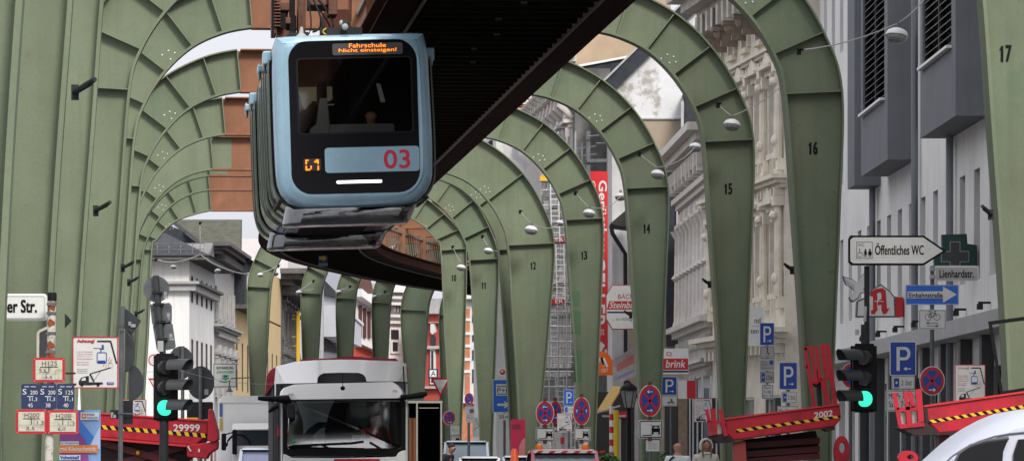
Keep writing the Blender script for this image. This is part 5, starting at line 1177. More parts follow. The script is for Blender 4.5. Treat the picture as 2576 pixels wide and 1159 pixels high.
for (a, b2, w_) in (((2249, 987), (2256, 1030), .05), ((2256, 1030), (2264, 1072), .045), ((2276, 984), (2283, 1030), .05), ((2283, 1030), (2288, 1072), .06), ((2288, 984), (2296, 1024), .05), ((2309, 978), (2316, 1060), .07), ((2255, 1030), (2320, 1024), .05), ((2262, 1072), (2324, 1066), .05)): mb.bar((qx(a[0]), -.05, qz(a[1])), (qx(b2[0]), -.05, qz(b2[1])), w_)
mb.build('gate_prong', RL, t)
mb = MB(); mb.prism(pp((2259, 1038), (2282, 1036), (2284, 1066), (2262, 1068)), 0, .06); mb.prism(pp((2294, 1034), (2313, 1031), (2316, 1061), (2296, 1064)), 0, .06); mb.build('lamp', MATS['lamp_glassy'], t)
mb = MB(); mb.ring([(qx(u), qz(v)) for u, v in circ(2283, 1150, 25, 24, 18)], [(qx(u), qz(v)) for u, v in circ(2288, 1148, 8, 24, 6)], -.1, .1); mb.build('foot_plate', RL, t)
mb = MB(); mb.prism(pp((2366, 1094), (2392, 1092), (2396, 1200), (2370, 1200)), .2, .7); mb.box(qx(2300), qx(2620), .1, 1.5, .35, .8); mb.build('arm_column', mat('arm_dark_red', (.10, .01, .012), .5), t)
for x in (qx(2330), qx(2600)):
    for y in (.0, 1.4):
        M = Matrix.Translation((x, y, .4)) @ Matrix.Rotation(R(90), 4, 'X'); mb = MB(); mb.lathe([(.2, -.14), (.4, -.14), (.4, .14), (.2, .14)], 22, M); mb.build('wheel', MATS['tyre'], t, True)
# --- traffic cone
D = 92.0
t = thing('traffic_cone', 'orange traffic cone standing left of the red car', 'cone', (W(1294, 0, D).x, D, 0))
h = W(0, 1127, D).z; mb = MB(); mb.lathe([(.20, .05), (.19, .1), (.07, h-.05), (.04, h)], 18); mb.box(-.25, .25, -.25, .25, 0, .05); mb.build('body', mat('cone_orange', (.75, .10, .02), .45), t, True)
mb = MB(); mb.lathe([(.165, .32), (.136, .62)], 18); mb.build('reflective_band', WH, t, True)
# ------------------------------------------------------------------ signs
def achtung(u0, v0, u1, v1, d, label, yaw=0, post=None, backpost=None, grp='warning signs about the low railway'):
    A = Art('warning_sign', label, 'sign', (u0+u1)/2, v1, d, yaw, grp)
    w_, h_ = u1-u0, v1-v0; X = lambda f: u0+f*w_; Y = lambda f: v0+f*h_
    A.rplate('panel', u0, v0, u1, v1, w_*.04, SW, .02)
    A.frame('border', RD, u0, v0, u1, v1, w_*.025, w_*.04)
    A.txt('heading', INKR, 'Achtung!', X(.10), Y(.06), X(.47), Y(.135), bold=.004 if d < 50 else 0)
    for i in range(4): A.txt('small_print', INKR, ['Unter der Schwebebahn', 'Ladekran und Aufbau', 'einfahren, sonst', 'Zusammenstoss!'][i], X(.10), Y(.28+.045*i), X(.44-.03*(i == 2)), Y(.305+.045*i))
    for i in range(2): A.txt('small_print', INKR, ['Bitte vor der Fahrt', 'alles absenken'][i], X(.10), Y(.48+.045*i), X(.36), Y(.505+.045*i))
    for i in range(3): A.rect('fine_print', LG, X(.10), Y(.62+.035*i), X(.33), Y(.632+.035*i))
    ln = lambda m, a, b, t: A.line('pictogram', m, (X(a[0]), Y(a[1])), (X(b[0]), Y(b[1])), t*w_)
    ln(DG, (.54, .09), (.84, .09), .035); ln(DG, (.83, .09), (.96, .52), .035); ln(DG, (.46, .225), (.62, .225), .012)
    BB = BL
    A.frame('tram_symbol', BB, X(.53), Y(.30), X(.75), Y(.52), .018*w_, .04*w_); A.rect('tram_symbol', BB, X(.56), Y(.46), X(.72), Y(.51), 2)
    ln(BB, (.66, .16), (.66, .24), .045); ln(BB, (.62, .24), (.62, .30), .02); ln(BB, (.60, .24), (.68, .24), .02)
    for a, b in (((.78, .46), (.82, .40)), ((.80, .50), (.86, .44)), ((.78, .53), (.84, .50)), ((.66, .58), (.69, .53)), ((.72, .60), (.74, .54))): ln(INKR, a, b, .010)
    A.frame('pictogram', LG, X(.78), Y(.50), X(.87), Y(.60), .01*w_, .5)
    ln(DG, (.38, .72), (.83, .60), .022); ln(DG, (.38, .72), (.47, .87), .035); ln(DG, (.46, .86), (.62, .66), .008)
    A.poly('pictogram', DG, [(X(a), Y(b)) for a, b in ((.14, .93), (.14, .86), (.20, .79), (.32, .76), (.36, .76), (.36, .88), (.66, .88), (.66, .92), (.36, .94))])
    A.poly('pictogram', SW, [(X(a), Y(b)) for a, b in ((.19, .85), (.23, .80), (.29, .79), (.29, .85))], 2)
    A.disc('pictogram', INK, X(.21), Y(.93), .035*w_, l=2); A.disc('pictogram', INK, X(.56), Y(.93), .035*w_, l=2)
    A.rect('logo', BB, X(.75), Y(.88), X(.90), Y(.93)); A.txt('logo', SW, 'WSW', X(.77), Y(.89), X(.88), Y(.92), 2)
    if post is not None: A.post(post, v0+4, .03)
    A.done(); return A
def nostop(A, u, v, rx, ry, arrows=(), single=False, name='panel'):
    pts = [(u+rx*math.cos(2*math.pi*i/32), v+ry*math.sin(2*math.pi*i/32)) for i in range(32)]
    A.plate(name, pts, SW, .015, A.Y if False else 0)
    A.disc('symbol', RD, u, v, rx*.94, ry*.94, 1)
    A.disc('symbol', BL2 if False else BL, u, v, rx*.72, ry*.72, 2)
    def ln(a, b, t):
        dx, dy = b[0]-a[0], b[1]-a[1]; q = math.hypot(dx, dy); nx, ny = -dy/q*t/2, dx/q*t/2
        P = [(a[0]+nx, a[1]+ny), (b[0]+nx, b[1]+ny), (b[0]-nx, b[1]-ny), (a[0]-nx, a[1]-ny)]
        A.poly('symbol', RD, [(u+p[0]*rx, v+p[1]*ry) for p in P], 3)
    ln((-.55, -.55), (.55, .55), .17)
    if not single: ln((-.55, .55), (.55, -.55), .17)
    for (ax, ay, s, dr) in arrows:
        cx, cy = u+ax*rx, v+ay*ry; q = s*rx
        if dr in 'lr':
            e = 1 if dr == 'r' else -1
            A.line('arrow', SW, (cx-e*q, cy), (cx+e*q*.6, cy), q*.30, 4); A.poly('arrow', SW, [(cx+e*q, cy), (cx+e*q*.3, cy-q*.65), (cx+e*q*.3, cy+q*.65)], 5)
        else:
            A.line('arrow', SW, (cx, cy+q), (cx, cy-q*.6), q*.3, 4); A.poly('arrow', SW, [(cx, cy-q), (cx-q*.6, cy-q*.2), (cx+q*.6, cy-q*.2)], 5)
def towplate(A, u0, v0, u1, v1):
    A.rplate('panel', u0, v0, u1, v1, (u1-u0)*.07, SW, .012); w_, h_ = u1-u0, v1-v0
    A.frame('border', INK, u0+w_*.03, v0+h_*.04, u1-w_*.03, v1-h_*.04, w_*.04, w_*.05)
    A.rect('symbol', INK, u0+.15*w_, v0+.80*h_, u0+.54*w_, v0+.85*h_)
    X = lambda f: u0+f*w_; Y = lambda f: v0+f*h_
    A.poly('symbol', INK, [(X(.55), Y(.78)), (X(.52), Y(.50)), (X(.58), Y(.30)), (X(.82), Y(.30)), (X(.88), Y(.50)), (X(.86), Y(.78))])
    A.poly('symbol', SW, [(X(.60), Y(.45)), (X(.62), Y(.36)), (X(.79), Y(.36)), (X(.82), Y(.45))], 2); A.rect('symbol', SW, X(.61), Y(.66), X(.80), Y(.78), 2)
    A.line('symbol', INK, (X(.50), Y(.25)), (X(.90), Y(.75)), w_*.025, 3); A.line('symbol', INK, (X(.90), Y(.25)), (X(.50), Y(.75)), w_*.025, 3)
def note(A, u0, v0, u1, v1):
    A.rplate('notice', u0, v0, u1, v1, 1, SW, .006); w_ = u1-u0; h_ = v1-v0
    for i, s in enumerate(('Mo 14.10.', 'bis Fr 18.10.', 'ab 7 Uhr')): A.txt('lettering', INKG, s, u0+.18*w_, v0+(.25+.2*i)*h_, u0+.82*w_, v0+(.37+.2*i)*h_)
def parking(A, u0, v0, u1, v1, arrow=None, m=BL):
    A.rplate('panel', u0, v0, u1, v1, (u1-u0)*.07, SW, .015); w_, h_ = u1-u0, v1-v0; X = lambda f: u0+f*w_; Y = lambda f: v0+f*h_
    k = w_*.035; rr = (u1-u0)*.06; A.poly('symbol', m, [(u0+k, v0+k), (u1-k, v0+k), (u1-k, v1-k), (u0+k, v1-k)])
    A.rect('symbol', SW, X(.26), Y(.16), X(.38), Y(.86), 2)
    # bowl of the P
    P = [(.36, .16), (.56, .16)]+[(.58+.20*math.cos(R(a)), .355+.195*math.sin(R(a))) for a in range(-80, 85, 20)]+[(.56, .55), (.36, .55)]
    Q = [(.36, .245), (.55, .245)]+[(.55+.115*math.cos(R(a)), .355+.11*math.sin(R(a))) for a in range(-80, 85, 20)]+[(.55, .465), (.36, .465)]
    n = len(P); mb = A.L('symbol', SW); mb.add([(A.x(X(a)), A.Y-.008, A.z(Y(b))) for a, b in P+Q], [(i, i+1, n+i+1, n+i) for i in range(n-1)])
    if arrow:
        e = 1 if arrow == 'r' else -1; cx, cy, q = X(.66), Y(.80), w_*.14
        A.line('arrow', SW, (cx-e*q, cy), (cx+e*q*.5, cy), q*.28, 2); A.poly('arrow', SW, [(cx+e*q, cy), (cx+e*q*.2, cy-q*.6), (cx+e*q*.2, cy+q*.6)], 3)
def discplate(A, u0, v0, u1, v1, s='2 Std.', m=SW):
    A.rplate('plate', u0, v0, u1, v1, 1.5, m, .012); w_, h_ = u1-u0, v1-v0
    A.frame('border', INKG, u0+1, v0+1, u1-1, v1-1, .8, 1.2)
    A.rect('disc_symbol', BL, u0+.10*w_, v0+.16*h_, u0+.33*w_, v0+.86*h_); A.disc('disc_symbol', SW, u0+.215*w_, v0+.5*h_, w_*.05, l=2)
    A.txt('lettering', INK, s, u0+.42*w_, v0+.32*h_, u0+.90*w_, v0+.70*h_)
# --- hydrant plates on the rusty striped post, left
A = Art('hydrant_post', 'rust stained white post carrying red framed and navy hydrant plates, lower left', 'sign post', 124, 1159, 35)
mb = MB(); mb.tube([(A.x(115), .0, A.z(1585)), (A.x(131), 0, A.z(748))], .033, 14); mb.build('post', mat('post_white', (.50, .48, .42), .6, var=.2, dirt=(.16, .05, .02), dirt_amt=.9, dirt_scale=9), A.root, True)
mb = MB(); mb.lathe([(.037, 0), (.037, .055), (.030, .065)], 14, Matrix.Translation((A.x(131), 0, A.z(756)))); mb.build('cap', INK, A.root, True)
RU = mat('rust', (.20, .055, .02), .8, var=.5, scale=30)
for v in (772, 812, 868, 893):
    mb = MB(); c = 131-(v-748)*.019; P = []
    for j in range(14):
        a = 2*math.pi*j/14; P.append((c+9.5*math.cos(a), v+(9+3*math.sin(3*a+v))*math.sin(a)))
    mb.loft([[(A.x(p[0]), -.0345, A.z(p[1])) for p in P], [(A.x(p[0]), -.02, A.z(p[1])) for p in P]]); mb.build('rust_patch', RU, A.root)
for v in (765, 788, 838, 885):
    mb = MB(); c = 131-(v-748)*.019; mb.lathe([(.037, -.012), (.037, .012)], 14, Matrix.Translation((A.x(c), 0, A.z(v)))); mb.box(A.x(c-12), A.x(c-2), -.05, -.03, A.z(v+3), A.z(v-3)); mb.build('clamp', MG, A.root)
def hyd(u0, v0, u1, v1, s, rows, tilt=0):
    w_, h_ = u1-u0, v1-v0; A.rplate('hydrant_plate', u0, v0, u1, v1, 5, RD, .012, -.055); X = lambda f: u0+f*w_; Y = lambda f: v0+f*h_
    A.rect('field', SWD, X(.08), Y(.10), X(.92), Y(.90)); A.txt('lettering', INKG, s, X(.28), Y(.14), X(.76), Y(.33), 2)
    A.line('lettering', INK, (X(.22), Y(.38)), (X(.78), Y(.38)), 1.6, 2); A.line('lettering', INK, (X(.50), Y(.38)), (X(.50), Y(.62)), 1.6, 2)
    for st, a, b, c, d_ in rows: A.txt('lettering', INKG, st, X(a), Y(b), X(c), Y(d_), 2)
    for f in (.42, .60, .70, .80): A.line('grid', LG, (X(f), Y(.64)), (X(f), Y(.88)), .6, 2)
    A.line('grid', LG, (X(.10), Y(.64)), (X(.90), Y(.64)), .6, 2)
    for a in (.05, .95):
        for b in (.06, .94): A.disc('screw', LG, X(a), Y(b), 1.2, l=2)
hyd(85, 899, 165, 961, 'H125', [('5,6', .20, .44, .42, .62), ('7', .38, .58, .48, .72), ('4,5', .36, .74, .60, .86)])
hyd(42, 1029, 120, 1090, 'H200', [('1,3', .68, .46, .90, .66), ('3,5', .34, .70, .60, .86)])
hyd(121, 1031, 199, 1091, 'H200', [('1,3', .66, .46, .88, .66), ('6,0', .34, .70, .58, .86)])
for i, (s, a, b, c) in enumerate((('45', '200', '1,3', '1,3'), ('38', '200', '1,3', '1,3'), ('40', '125', '1,1', '1,1'))):
    u0 = 55.5+i*44.7; A.rplate('water_plate', u0, 965, u0+43.6, 1028, 4, NV, .012, -.055)
    X = lambda f: u0+f*43.6; Y = lambda f: 965+f*63
    A.txt('lettering', SW, 'S', X(.08), Y(.20), X(.30), Y(.42)); A.txt('lettering', SW, a, X(.52), Y(.26), X(.94), Y(.42)); A.line('lettering', SW, (X(.34), Y(.50)), (X(.70), Y(.50)), 1.8); A.line('lettering', SW, (X(.50), Y(.50)), (X(.50), Y(.68)), 1.8)
    A.txt('lettering', SW, b, X(.62), Y(.54), X(.92), Y(.70)); A.txt('lettering', SW, s, X(.38), Y(.77), X(.66), Y(.93))
    for f0, f1 in ((.18, .45), (.55, .85)): A.rect('lettering', LG, X(f0), Y(.09), X(f1), Y(.13))
mb = MB(); mb.tube([(A.x(165), .0, A.z(938)), (A.x(190), 0, A.z(938))], .008, 8); mb.tube([(A.x(150), .0, A.z(968)), (A.x(192), 0, A.z(966))], .010, 8); mb.build('arm', DG, A.root)
A.done()
# street name sign
A = Art('street_name_sign', 'white street name sign reading er Str. at the left edge', 'sign', 60, 806, 35.2)
A.rplate('frame', -60, 738, 118, 806, 9, MATS['white_paint'], .03, .02); A.rplate('panel', -56, 742, 114, 802, 7, SW, .012, .006)
A.frame('border', LG, -54, 744, 112, 800, 1.2, 6); A.txt('lettering', INK, 'er Str.', 18, 755, 91, 786, bold=.006)

mb = MB(); mb.tube([(A.x(-60), .04, A.z(772)), (A.x(-60), .04, A.z(1560))], .03, 10); mb.build('post', MG, A.root, True)
A.done()
# small bracket sign behind the post
A = Art('edge_on_sign', 'small pale framed sign turned away behind the rusty striped post', 'sign', 104, 896, 36.5)
A.plate('frame', [(92, 838), (97, 830), (118, 820), (120, 826), (99, 836), (98, 900), (92, 900)], SWD, .02); A.plate('back', [(99, 838), (119, 828), (119, 898), (99, 898)], SB, .01, .01); A.done()
A = Art('edge_on_sign', 'dark pointed plate fixed edge-on to the green arch leg near the street name sign', 'sign', 171, 822, 39.2)
A.plate('plate', [(163, 788), (172, 797), (179, 806), (172, 815), (163, 824)], DG, .03); A.done()
A = achtung(182, 846, 298, 976, 36.5, 'red framed Achtung warning sign at the left, next to the hydrant plates', post=None)
t = thing('sign_post', 'grey post with dark sign backs, right of the large Achtung sign', 'sign post', W(299, 1159, 37.6), 0)
kk = 37.6/F; fx = lambda u: (u-299)*kk; fz = lambda v: (1159-v)*kk
mb = MB(); mb.tube([(0, 0, fz(1159+1.4/kk)), (fx(306), 0, fz(820))], .020, 12); mb.tube([(fx(306), 0, fz(820)), (fx(307), 0, fz(770))], .026, 12); mb.build('post', MG, t, True)
for nm, pts, y, m in (('diamond_back', [(305, 768), (354, 806), (332, 838), (306, 822)], .05, SB), ('round_back', circ(0, 0, 0) and [(313+24*math.cos(a/14*3.14159-1.5708)+0, 878+58*math.sin(a/14*3.14159-1.5708)) for a in range(15)], .06, SB), ('round_back', [(322+37*math.cos(a/14*3.14159-1.5708), 962+47*math.sin(a/14*3.14159-1.5708)) for a in range(15)], .09, SB), ('square_back', [(304, 1006), (333, 1006), (333, 1066), (302, 1066)], .04, DG), ('small_back', [(276, 1030), (296, 1030), (296, 1052), (276, 1052)], .05, DG)):
    mb = MB(); mb.prism([(fx(u), fz(v)) for u, v in pts], y, y+.02); mb.build(nm, m, t)
mb = MB()
for (u0, v0, u1, v1) in ((322, 808, 329, 818), (328, 814, 340, 822), (278, 1036, 284, 1050), (282, 1042, 291, 1050)): mb.flat([(fx(u0), fz(v1)), (fx(u1), fz(v1)), (fx(u1), fz(v0)), (fx(u0), fz(v0))], .036)
mb.build('sticker', LG, t)
mb = MB(); mb.tube([(fx(290), -.04, fz(832)), (fx(318), -.03, fz(832)), (fx(340), .0, fz(862))], .004, 5); mb.bar((fx(296), -.03, fz(1038)), (fx(342), .0, fz(1040)), .01); mb.build('clamp', MG, t)
# campaign poster
A = Art('campaign_poster', 'blue campaign poster with a man in purple shirt and orange name band, lower left', 'poster', 202, 1159, 37.2)
A.rplate('panel', 150, 1030, 253, 1200, 1, mat('poster_blue', (.22, .36, .62), .45, var=.05), .01)
A.poly('background', mat('poster_deep_blue', (.05, .18, .55), .45), [(213, 1030), (150, 1030), (150, 1100), (225, 1130), (238, 1100), (205, 1060), (199, 1045)])
A.poly('background', mat('poster_pale', (.45, .55, .75), .45), [(252, 1070), (222, 1128), (252, 1128)], 2)
A.poly('portrait', mat('shirt_purple', (.22, .06, .22), .6), [(150, 1159), (150, 1092), (160, 1084), (178, 1082), (200, 1088), (214, 1105), (224, 1159)], 3)
A.poly('portrait', mat('poster_skin', (.48, .22, .17), .6), [(155, 1030), (188, 1030), (188, 1060), (182, 1078), (171, 1086), (160, 1078), (154, 1060)], 4)
A.line('portrait', INKR, (163, 1068), (179, 1068), 1.5, 5)
A.line('portrait', INKR, (166, 1056), (174, 1058), 1.2, 5)
A.rect('logo', SW, 203, 1036, 249, 1055, 4); A.rect('logo', OR, 206, 1039, 217, 1051, 5); A.poly('logo', SW, [(208, 1048), (211, 1041), (213, 1045), (215, 1042), (215, 1048)], 6)
A.txt('lettering', BL, 'FREIE', 220, 1039, 238, 1045, 5); A.txt('lettering', BL, 'WÄHLER', 220, 1046, 247, 1053, 5)
A.rect('name_band', mat('band_orange', (.65, .20, .04), .45), 150, 1118, 246, 1138, 5); A.txt('lettering', SW, 'rnd Kleinschmidt', 151, 1123, 241, 1133, 6, bold=.002)
A.rect('text_field', mat('band_pale', (.55, .60, .66), .45), 152, 1109, 199, 1118, 5); A.txt('lettering', BL, 'für Wuppertal', 153, 1110.5, 197, 1116.5, 6); A.rect('text_field', mat('band_pale', (.55, .6, .66), .45), 150, 1143, 203, 1156, 5); A.txt('lettering', BL, 'Vohwinkel!', 152, 1145, 199, 1154, 6, bold=.002)
A.done()
# small Achtung sign farther back
achtung(305, 1003, 368, 1062, 72, 'small Achtung warning sign above the left red platform, by the green legs')
# traffic lights
def signal(name, label, u0, v0, u1, v1, d, side, lit, pole_u, extra=None):
    A = Art(name, label, 'traffic light', pole_u, 1159, d); k = A.k; root = A.root
    cx = A.x((u0+u1)/2); w2 = (u1-u0)/2*k; h_ = (v1-v0)*k; zc = A.z(v1)
    mb = MB(); mb.prism(rrect(cx-w2, cx+w2, zc, zc+h_, .03, 3), 0, .18); mb.prism(rrect(cx-w2*.8, cx+w2*.8, zc-.035, zc+h_+.05, .01, 2), .03, .15); mb.build('housing', INK, root, bevel=.008)
    bk = MB(); bk.box(cx-w2*1.12, cx+w2*1.12, .185, .20, zc-.02, zc+h_+.02); bk.build('backboard', INK, root)
    for i in range(3):
        z = zc+h_*(.175+.325*i); yaw = R(32)*side; M = Matrix.Translation((cx, -.0, z)) @ Matrix.Rotation(yaw, 4, 'Z') @ Matrix.Rotation(R(90), 4, 'X')
        r = h_*.125
        mb = MB(); mb.lathe([(r, -.02), (r, .03), (r*.9, .045)], 24, M); on = (i == 0)
        ln = mb.build('lens', emit('signal_green', (.03, .70, .36), 1.25) if on else mat('lens_dark', (.02, .02, .02), .2), root, True)
        # visor: open half tube pointing sideways-forward
        mb = MB(); n = 14; rings = []
        for j in range(n+1):
            a = R(-15+210*j/n); c_, s_ = math.cos(a), math.sin(a)
            rings.append([(r*1.12*c_, r*1.12*s_, -.01), (r*1.12*c_, r*1.12*s_, .33-.06*(1-s_)), (r*1.07*c_, r*1.07*s_, .33-.06*(1-s_)), (r*1.07*c_, r*1.07*s_, -.01)])
        M2 = Matrix.Translation((cx+side*w2*.55, -.0, z)) @ Matrix.Rotation(R(62)*side, 4, 'Z') @ Matrix.Rotation(R(90), 4, 'X')
        mb.loft(rings, M=M2); mb.build('visor', mat('visor_grey', (.05, .052, .055), .4, spec=.3), root, True)
    return A
A = signal('traffic_light', 'left traffic light showing green, with tilted round sign back on top of its post', 387, 897, 442, 1052, 62, 1, 0, 410)
A.flush(); k = A.k; root = A.root
mb = MB(); mb.tube([(A.x(410), .1, A.z(1159+1.4/k)), (A.x(411), .1, A.z(1050))], .065, 16); mb.build('lower_post', DG, root, True)
mb = MB(); mb.tube([(A.x(409), .1, A.z(897)), (A.x(403), .1, A.z(840)), (A.x(390), .1, A.z(692))], .045, 12); mb.build('upper_post', SB, root, True)
for pts, nm in (([(391+33*math.cos(i*math.pi/14), 726+33*math.sin(i*math.pi/14)) for i in range(28)], 'round_back'), ([(375, 764), (424, 760), (430, 768), (430, 808), (426, 812), (384, 818), (380, 812)], 'square_back'), ([(382, 818), (427, 808), (432, 814), (440, 870), (436, 876), (400, 882), (392, 878)], 'square_back')):
    mb = MB(); mb.prism([(A.x(a), A.z(b)) for a, b in pts], .16, .175); mb.build(nm, mat('sign_back_worn', (.12, .13, .135), .5, .2, var=.3, scale=8), root)
mb = MB(); mb.box(A.x(396), A.x(411), .0, .09, A.z(884), A.z(857)); mb.build('sensor_box', LG, root, bevel=.005)
mb = MB()
for v, c in ((764, 397), (808, 402), (852, 407), (735, 394)): mb.box(A.x(c-13), A.x(c+13), .04, .16, A.z(v+3), A.z(v-3))
mb.build('clamp', DG, root)
mb = MB()
for (u0, v0, u1, v1) in ((410, 732, 417, 742), (409, 743, 421, 749), (418, 786, 425, 796), (420, 798, 425, 802), (424, 838, 431, 848), (424, 850, 436, 854)): mb.flat([(A.x(u0), A.z(v1)), (A.x(u1), A.z(v1)), (A.x(u1), A.z(v0)), (A.x(u0), A.z(v0))], .155)
mb.build('sticker', LG, root)
A = signal('traffic_light', 'right traffic light showing green, below the public toilet arrow sign', 2146, 872, 2205, 1030, 62, -1, 0, 2181)
A.flush(); root = A.root; k = A.k
mb = MB(); mb.tube([(A.x(2176), .1, A.z(1159+1.4/k)), (A.x(2176), .1, A.z(1030))], .065, 16); mb.tube([(A.x(2182), .1, A.z(874)), (A.x(2182), .1, A.z(668))], .038, 14); mb.tube([(A.x(2178), .1, A.z(872)), (A.x(2178), .1, A.z(815))], .062, 14); mb.build('post', DG, root, True)
mb = MB(); mb.tube([(A.x(2178), .03, A.z(770)), (A.x(2176), .03, A.z(808))], .022, 8); mb.box(A.x(2152), A.x(2162), .0, .06, A.z(842), A.z(828)); mb.build('bracket', MATS['light_grey'], root)
# public toilet sign: an arrow
A = Art('direction_sign', 'white arrow shaped sign reading Öffentliches WC on the right traffic light post', 'sign', 2257, 668, 62)
arrow = [(2142, 592), (2324, 592), (2381, 631), (2324, 667), (2142, 667), (2134, 659), (2134, 600)]
A.plate('frame', arrow, INK, .05, .0); inner_ = [(2146, 597), (2322, 597), (2372, 631), (2322, 662), (2146, 662), (2139, 656), (2139, 603)]
A.plate('panel', inner_, SW, .01, -.012)
A.frame('pictogram', INKG, 2154, 608, 2195, 650, 1.2, 1); A.txt('lettering', INKG, 'WC', 2158, 612, 2174, 620)
for c, skirt in ((2177, 0), (2188, 1)):
    A.disc('pictogram', INK, c, 628, 2.4); A.poly('pictogram', INK, [(c-3.5, 631), (c+3.5, 631), (c+(5 if skirt else 3), 641), (c-(5 if skirt else 3), 641)]); A.rect('pictogram', INK, c-2.6, 641, c-.7, 646); A.rect('pictogram', INK, c+.7, 641, c+2.6, 646)
A.disc('pictogram', INKG, 2162, 627, 1.8); A.line('pictogram', INKG, (2162, 629), (2163, 637), 1.6); A.line('pictogram', INKG, (2163, 637), (2170, 637), 1.4); A.line('pictogram', INKG, (2170, 637), (2172, 644), 1.4)
for i in range(14):
    a0, a1 = R(20+i*20), R(20+(i+1)*20); A.line('pictogram', INKG, (2163+6*math.cos(a0), 640+6*math.sin(a0)), (2163+6*math.cos(a1), 640+6*math.sin(a1)), 1)
A.txt('lettering', INK, 'Öffentliches WC', 2201, 612, 2323, 641, bold=.004)
A.done()
A = Art('street_name_sign', 'white street name sign reading Lienhardstr. under the dark green pharmacy cross', 'sign', 2405, 706, 64.25)
A.rplate('frame', 2350, 668, 2462, 706, 5, MATS['white_paint'], .04, .0); A.rplate('panel', 2354, 672, 2458, 702, 3, mat('sign_pale_dirty', (.42, .41, .38), .5), .01, -.012); A.txt('lettering', INK, 'Lienhardstr.', 2363, 679, 2449, 698, bold=.004)
A.pole(2346, 668, 1150+1.4*F/64.25, .03); mb = MB()
for v in (676, 696): mb.box(A.x(2340), A.x(2352), -.0, .1, A.z(v+5), A.z(v-5))
mb.build('clamp', MATS['light_grey'], A.root); A.done()
A = Art('one_way_sign', 'blue one-way sign reading Einbahnstraße with a white arrow', 'sign', 2345, 766, 64)
A.rplate('panel', 2278, 716, 2412, 766, 3, BL2, .02); A.frame('border', SW, 2279, 717, 2411, 765, 1, 3)
A.poly('arrow', SW, [(2283, 733), (2372, 732), (2372, 720), (2407, 740), (2372, 761), (2372, 749), (2283, 750)]); A.txt('lettering', INK, 'Einbahnstraße', 2286, 736, 2371, 748, 2, bold=.002)
A.rplate('bicycle_plate', 2311, 778, 2380, 828, 3, SW, .02); A.frame('border', INK, 2313, 780, 2378, 826, 1, 2)
for c in (2335, 2357):
    for i in range(18):
        a0, a1 = R(i*20), R(i*20+20); A.line('pictogram', INK, (c+8*math.cos(a0), 797+8*math.sin(a0)), (c+8*math.cos(a1), 797+8*math.sin(a1)), 1.1)
for a, b in (((2335, 797), (2341, 787)), ((2341, 787), (2353, 787)), ((2353, 787), (2357, 797)), ((2341, 787), (2346, 797)), ((2346, 797), (2353, 787)), ((2335, 797), (2346, 797)), ((2341, 787), (2340, 783)), ((2336, 783), (2343, 783)), ((2353, 787), (2351, 782)), ((2351, 782), (2356, 782))): A.line('pictogram', INK, a, b, 1.2)
for v, e in ((812, -1), (819, 1)):
    A.line('pictogram', INK, (2331, v), (2360, v), 1.3); c = 2331 if e < 0 else 2360; A.line('pictogram', INK, (c, v), (c-e*6, v-3.5), 1.3); A.line('pictogram', INK, (c, v), (c-e*6, v+3.5), 1.3)
A.post(2345, 764, .03, y=.05); A.done()
# pharmacy sign with dove
A = Art('pharmacy_sign', 'white pharmacy box sign with a red letter A and a white dove', 'sign', 2220, 797, 92)
OL = [(2154, 797), (2156, 756), (2182, 745), (2192, 728), (2216, 714), (2240, 732), (2250, 745), (2266, 748), (2268, 797)]
A.plate('box', OL, INKG, .35, .0); A.plate('face', [(2157, 794), (2159, 759), (2184, 748), (2194, 730), (2216, 718), (2238, 734), (2248, 748), (2250, 794)], SW, .01, -.012)
a_ = [(2192, 790), (2190, 782), (2196, 778), (2196, 746), (2188, 744), (2192, 732), (2204, 726), (2220, 724), (2228, 730), (2231, 776), (2238, 774), (2230, 788), (2222, 790), (2217, 780), (2217, 766), (2208, 768), (2208, 778), (2200, 790)]
A.poly('letter', RD, a_); A.poly('letter', SW, [(2206, 738), (2214, 735), (2217, 740), (2217, 752), (2208, 756)], 2)
A.line('symbol', SW, (2200, 757), (2222, 758), 2, 3); A.line('symbol', SW, (2207, 752), (2207, 775), 1.5, 3)
A.plate('red_end', [(2253, 748), (2272, 747), (2272, 796), (2253, 797)], RD, .3, -.02)
dv = [(2118, 694), (2130, 697), (2145, 702), (2158, 712), (2164, 698), (2172, 688), (2180, 682), (2180, 715), (2174, 728), (2178, 736), (2164, 738), (2158, 752), (2146, 760), (2138, 758), (2134, 748), (2146, 740), (2148, 732), (2138, 722), (2126, 716), (2122, 706)]
A.plate('dove_outline', dv, INKG, .05, -.01)
c = (2155, 722); A.plate('dove', [(c[0]+(u-c[0])*.86, c[1]+(v-c[1])*.88) for u, v in dv], SW, .01, -.022)
for a, b in (((2126, 702), (2150, 720)), ((2128, 708), (2149, 724)), ((2132, 715), (2150, 728))): A.line('feather', INKG, a, b, .7)
A.done()
A = Art('pharmacy_cross', 'dark green pharmacy cross sign with unlit grey inner cross', 'sign', 2408, 668, 80)
A.plate('cross', [(2370, 590), (2432, 588), (2434, 613), (2458, 616), (2458, 668), (2352, 672), (2350, 640), (2372, 640)], mat('cross_green', (.008, .05, .035), .5), .25, .0)
A.poly('inner_cross', mat('cross_edge', (.25, .28, .27), .5), [(2389, 607), (2416, 607), (2416, 631), (2438, 631), (2438, 659), (2416, 659), (2416, 668), (2389, 668), (2389, 659), (2367, 659), (2367, 631), (2389, 631)]); A.poly('inner_cross', mat('cross_inner', (.045, .048, .05), .6), [(2391, 609), (2414, 609), (2414, 633), (2436, 633), (2436, 657), (2414, 657), (2414, 667), (2391, 667), (2391, 657), (2369, 657), (2369, 633), (2391, 633)], 2)
A.done()
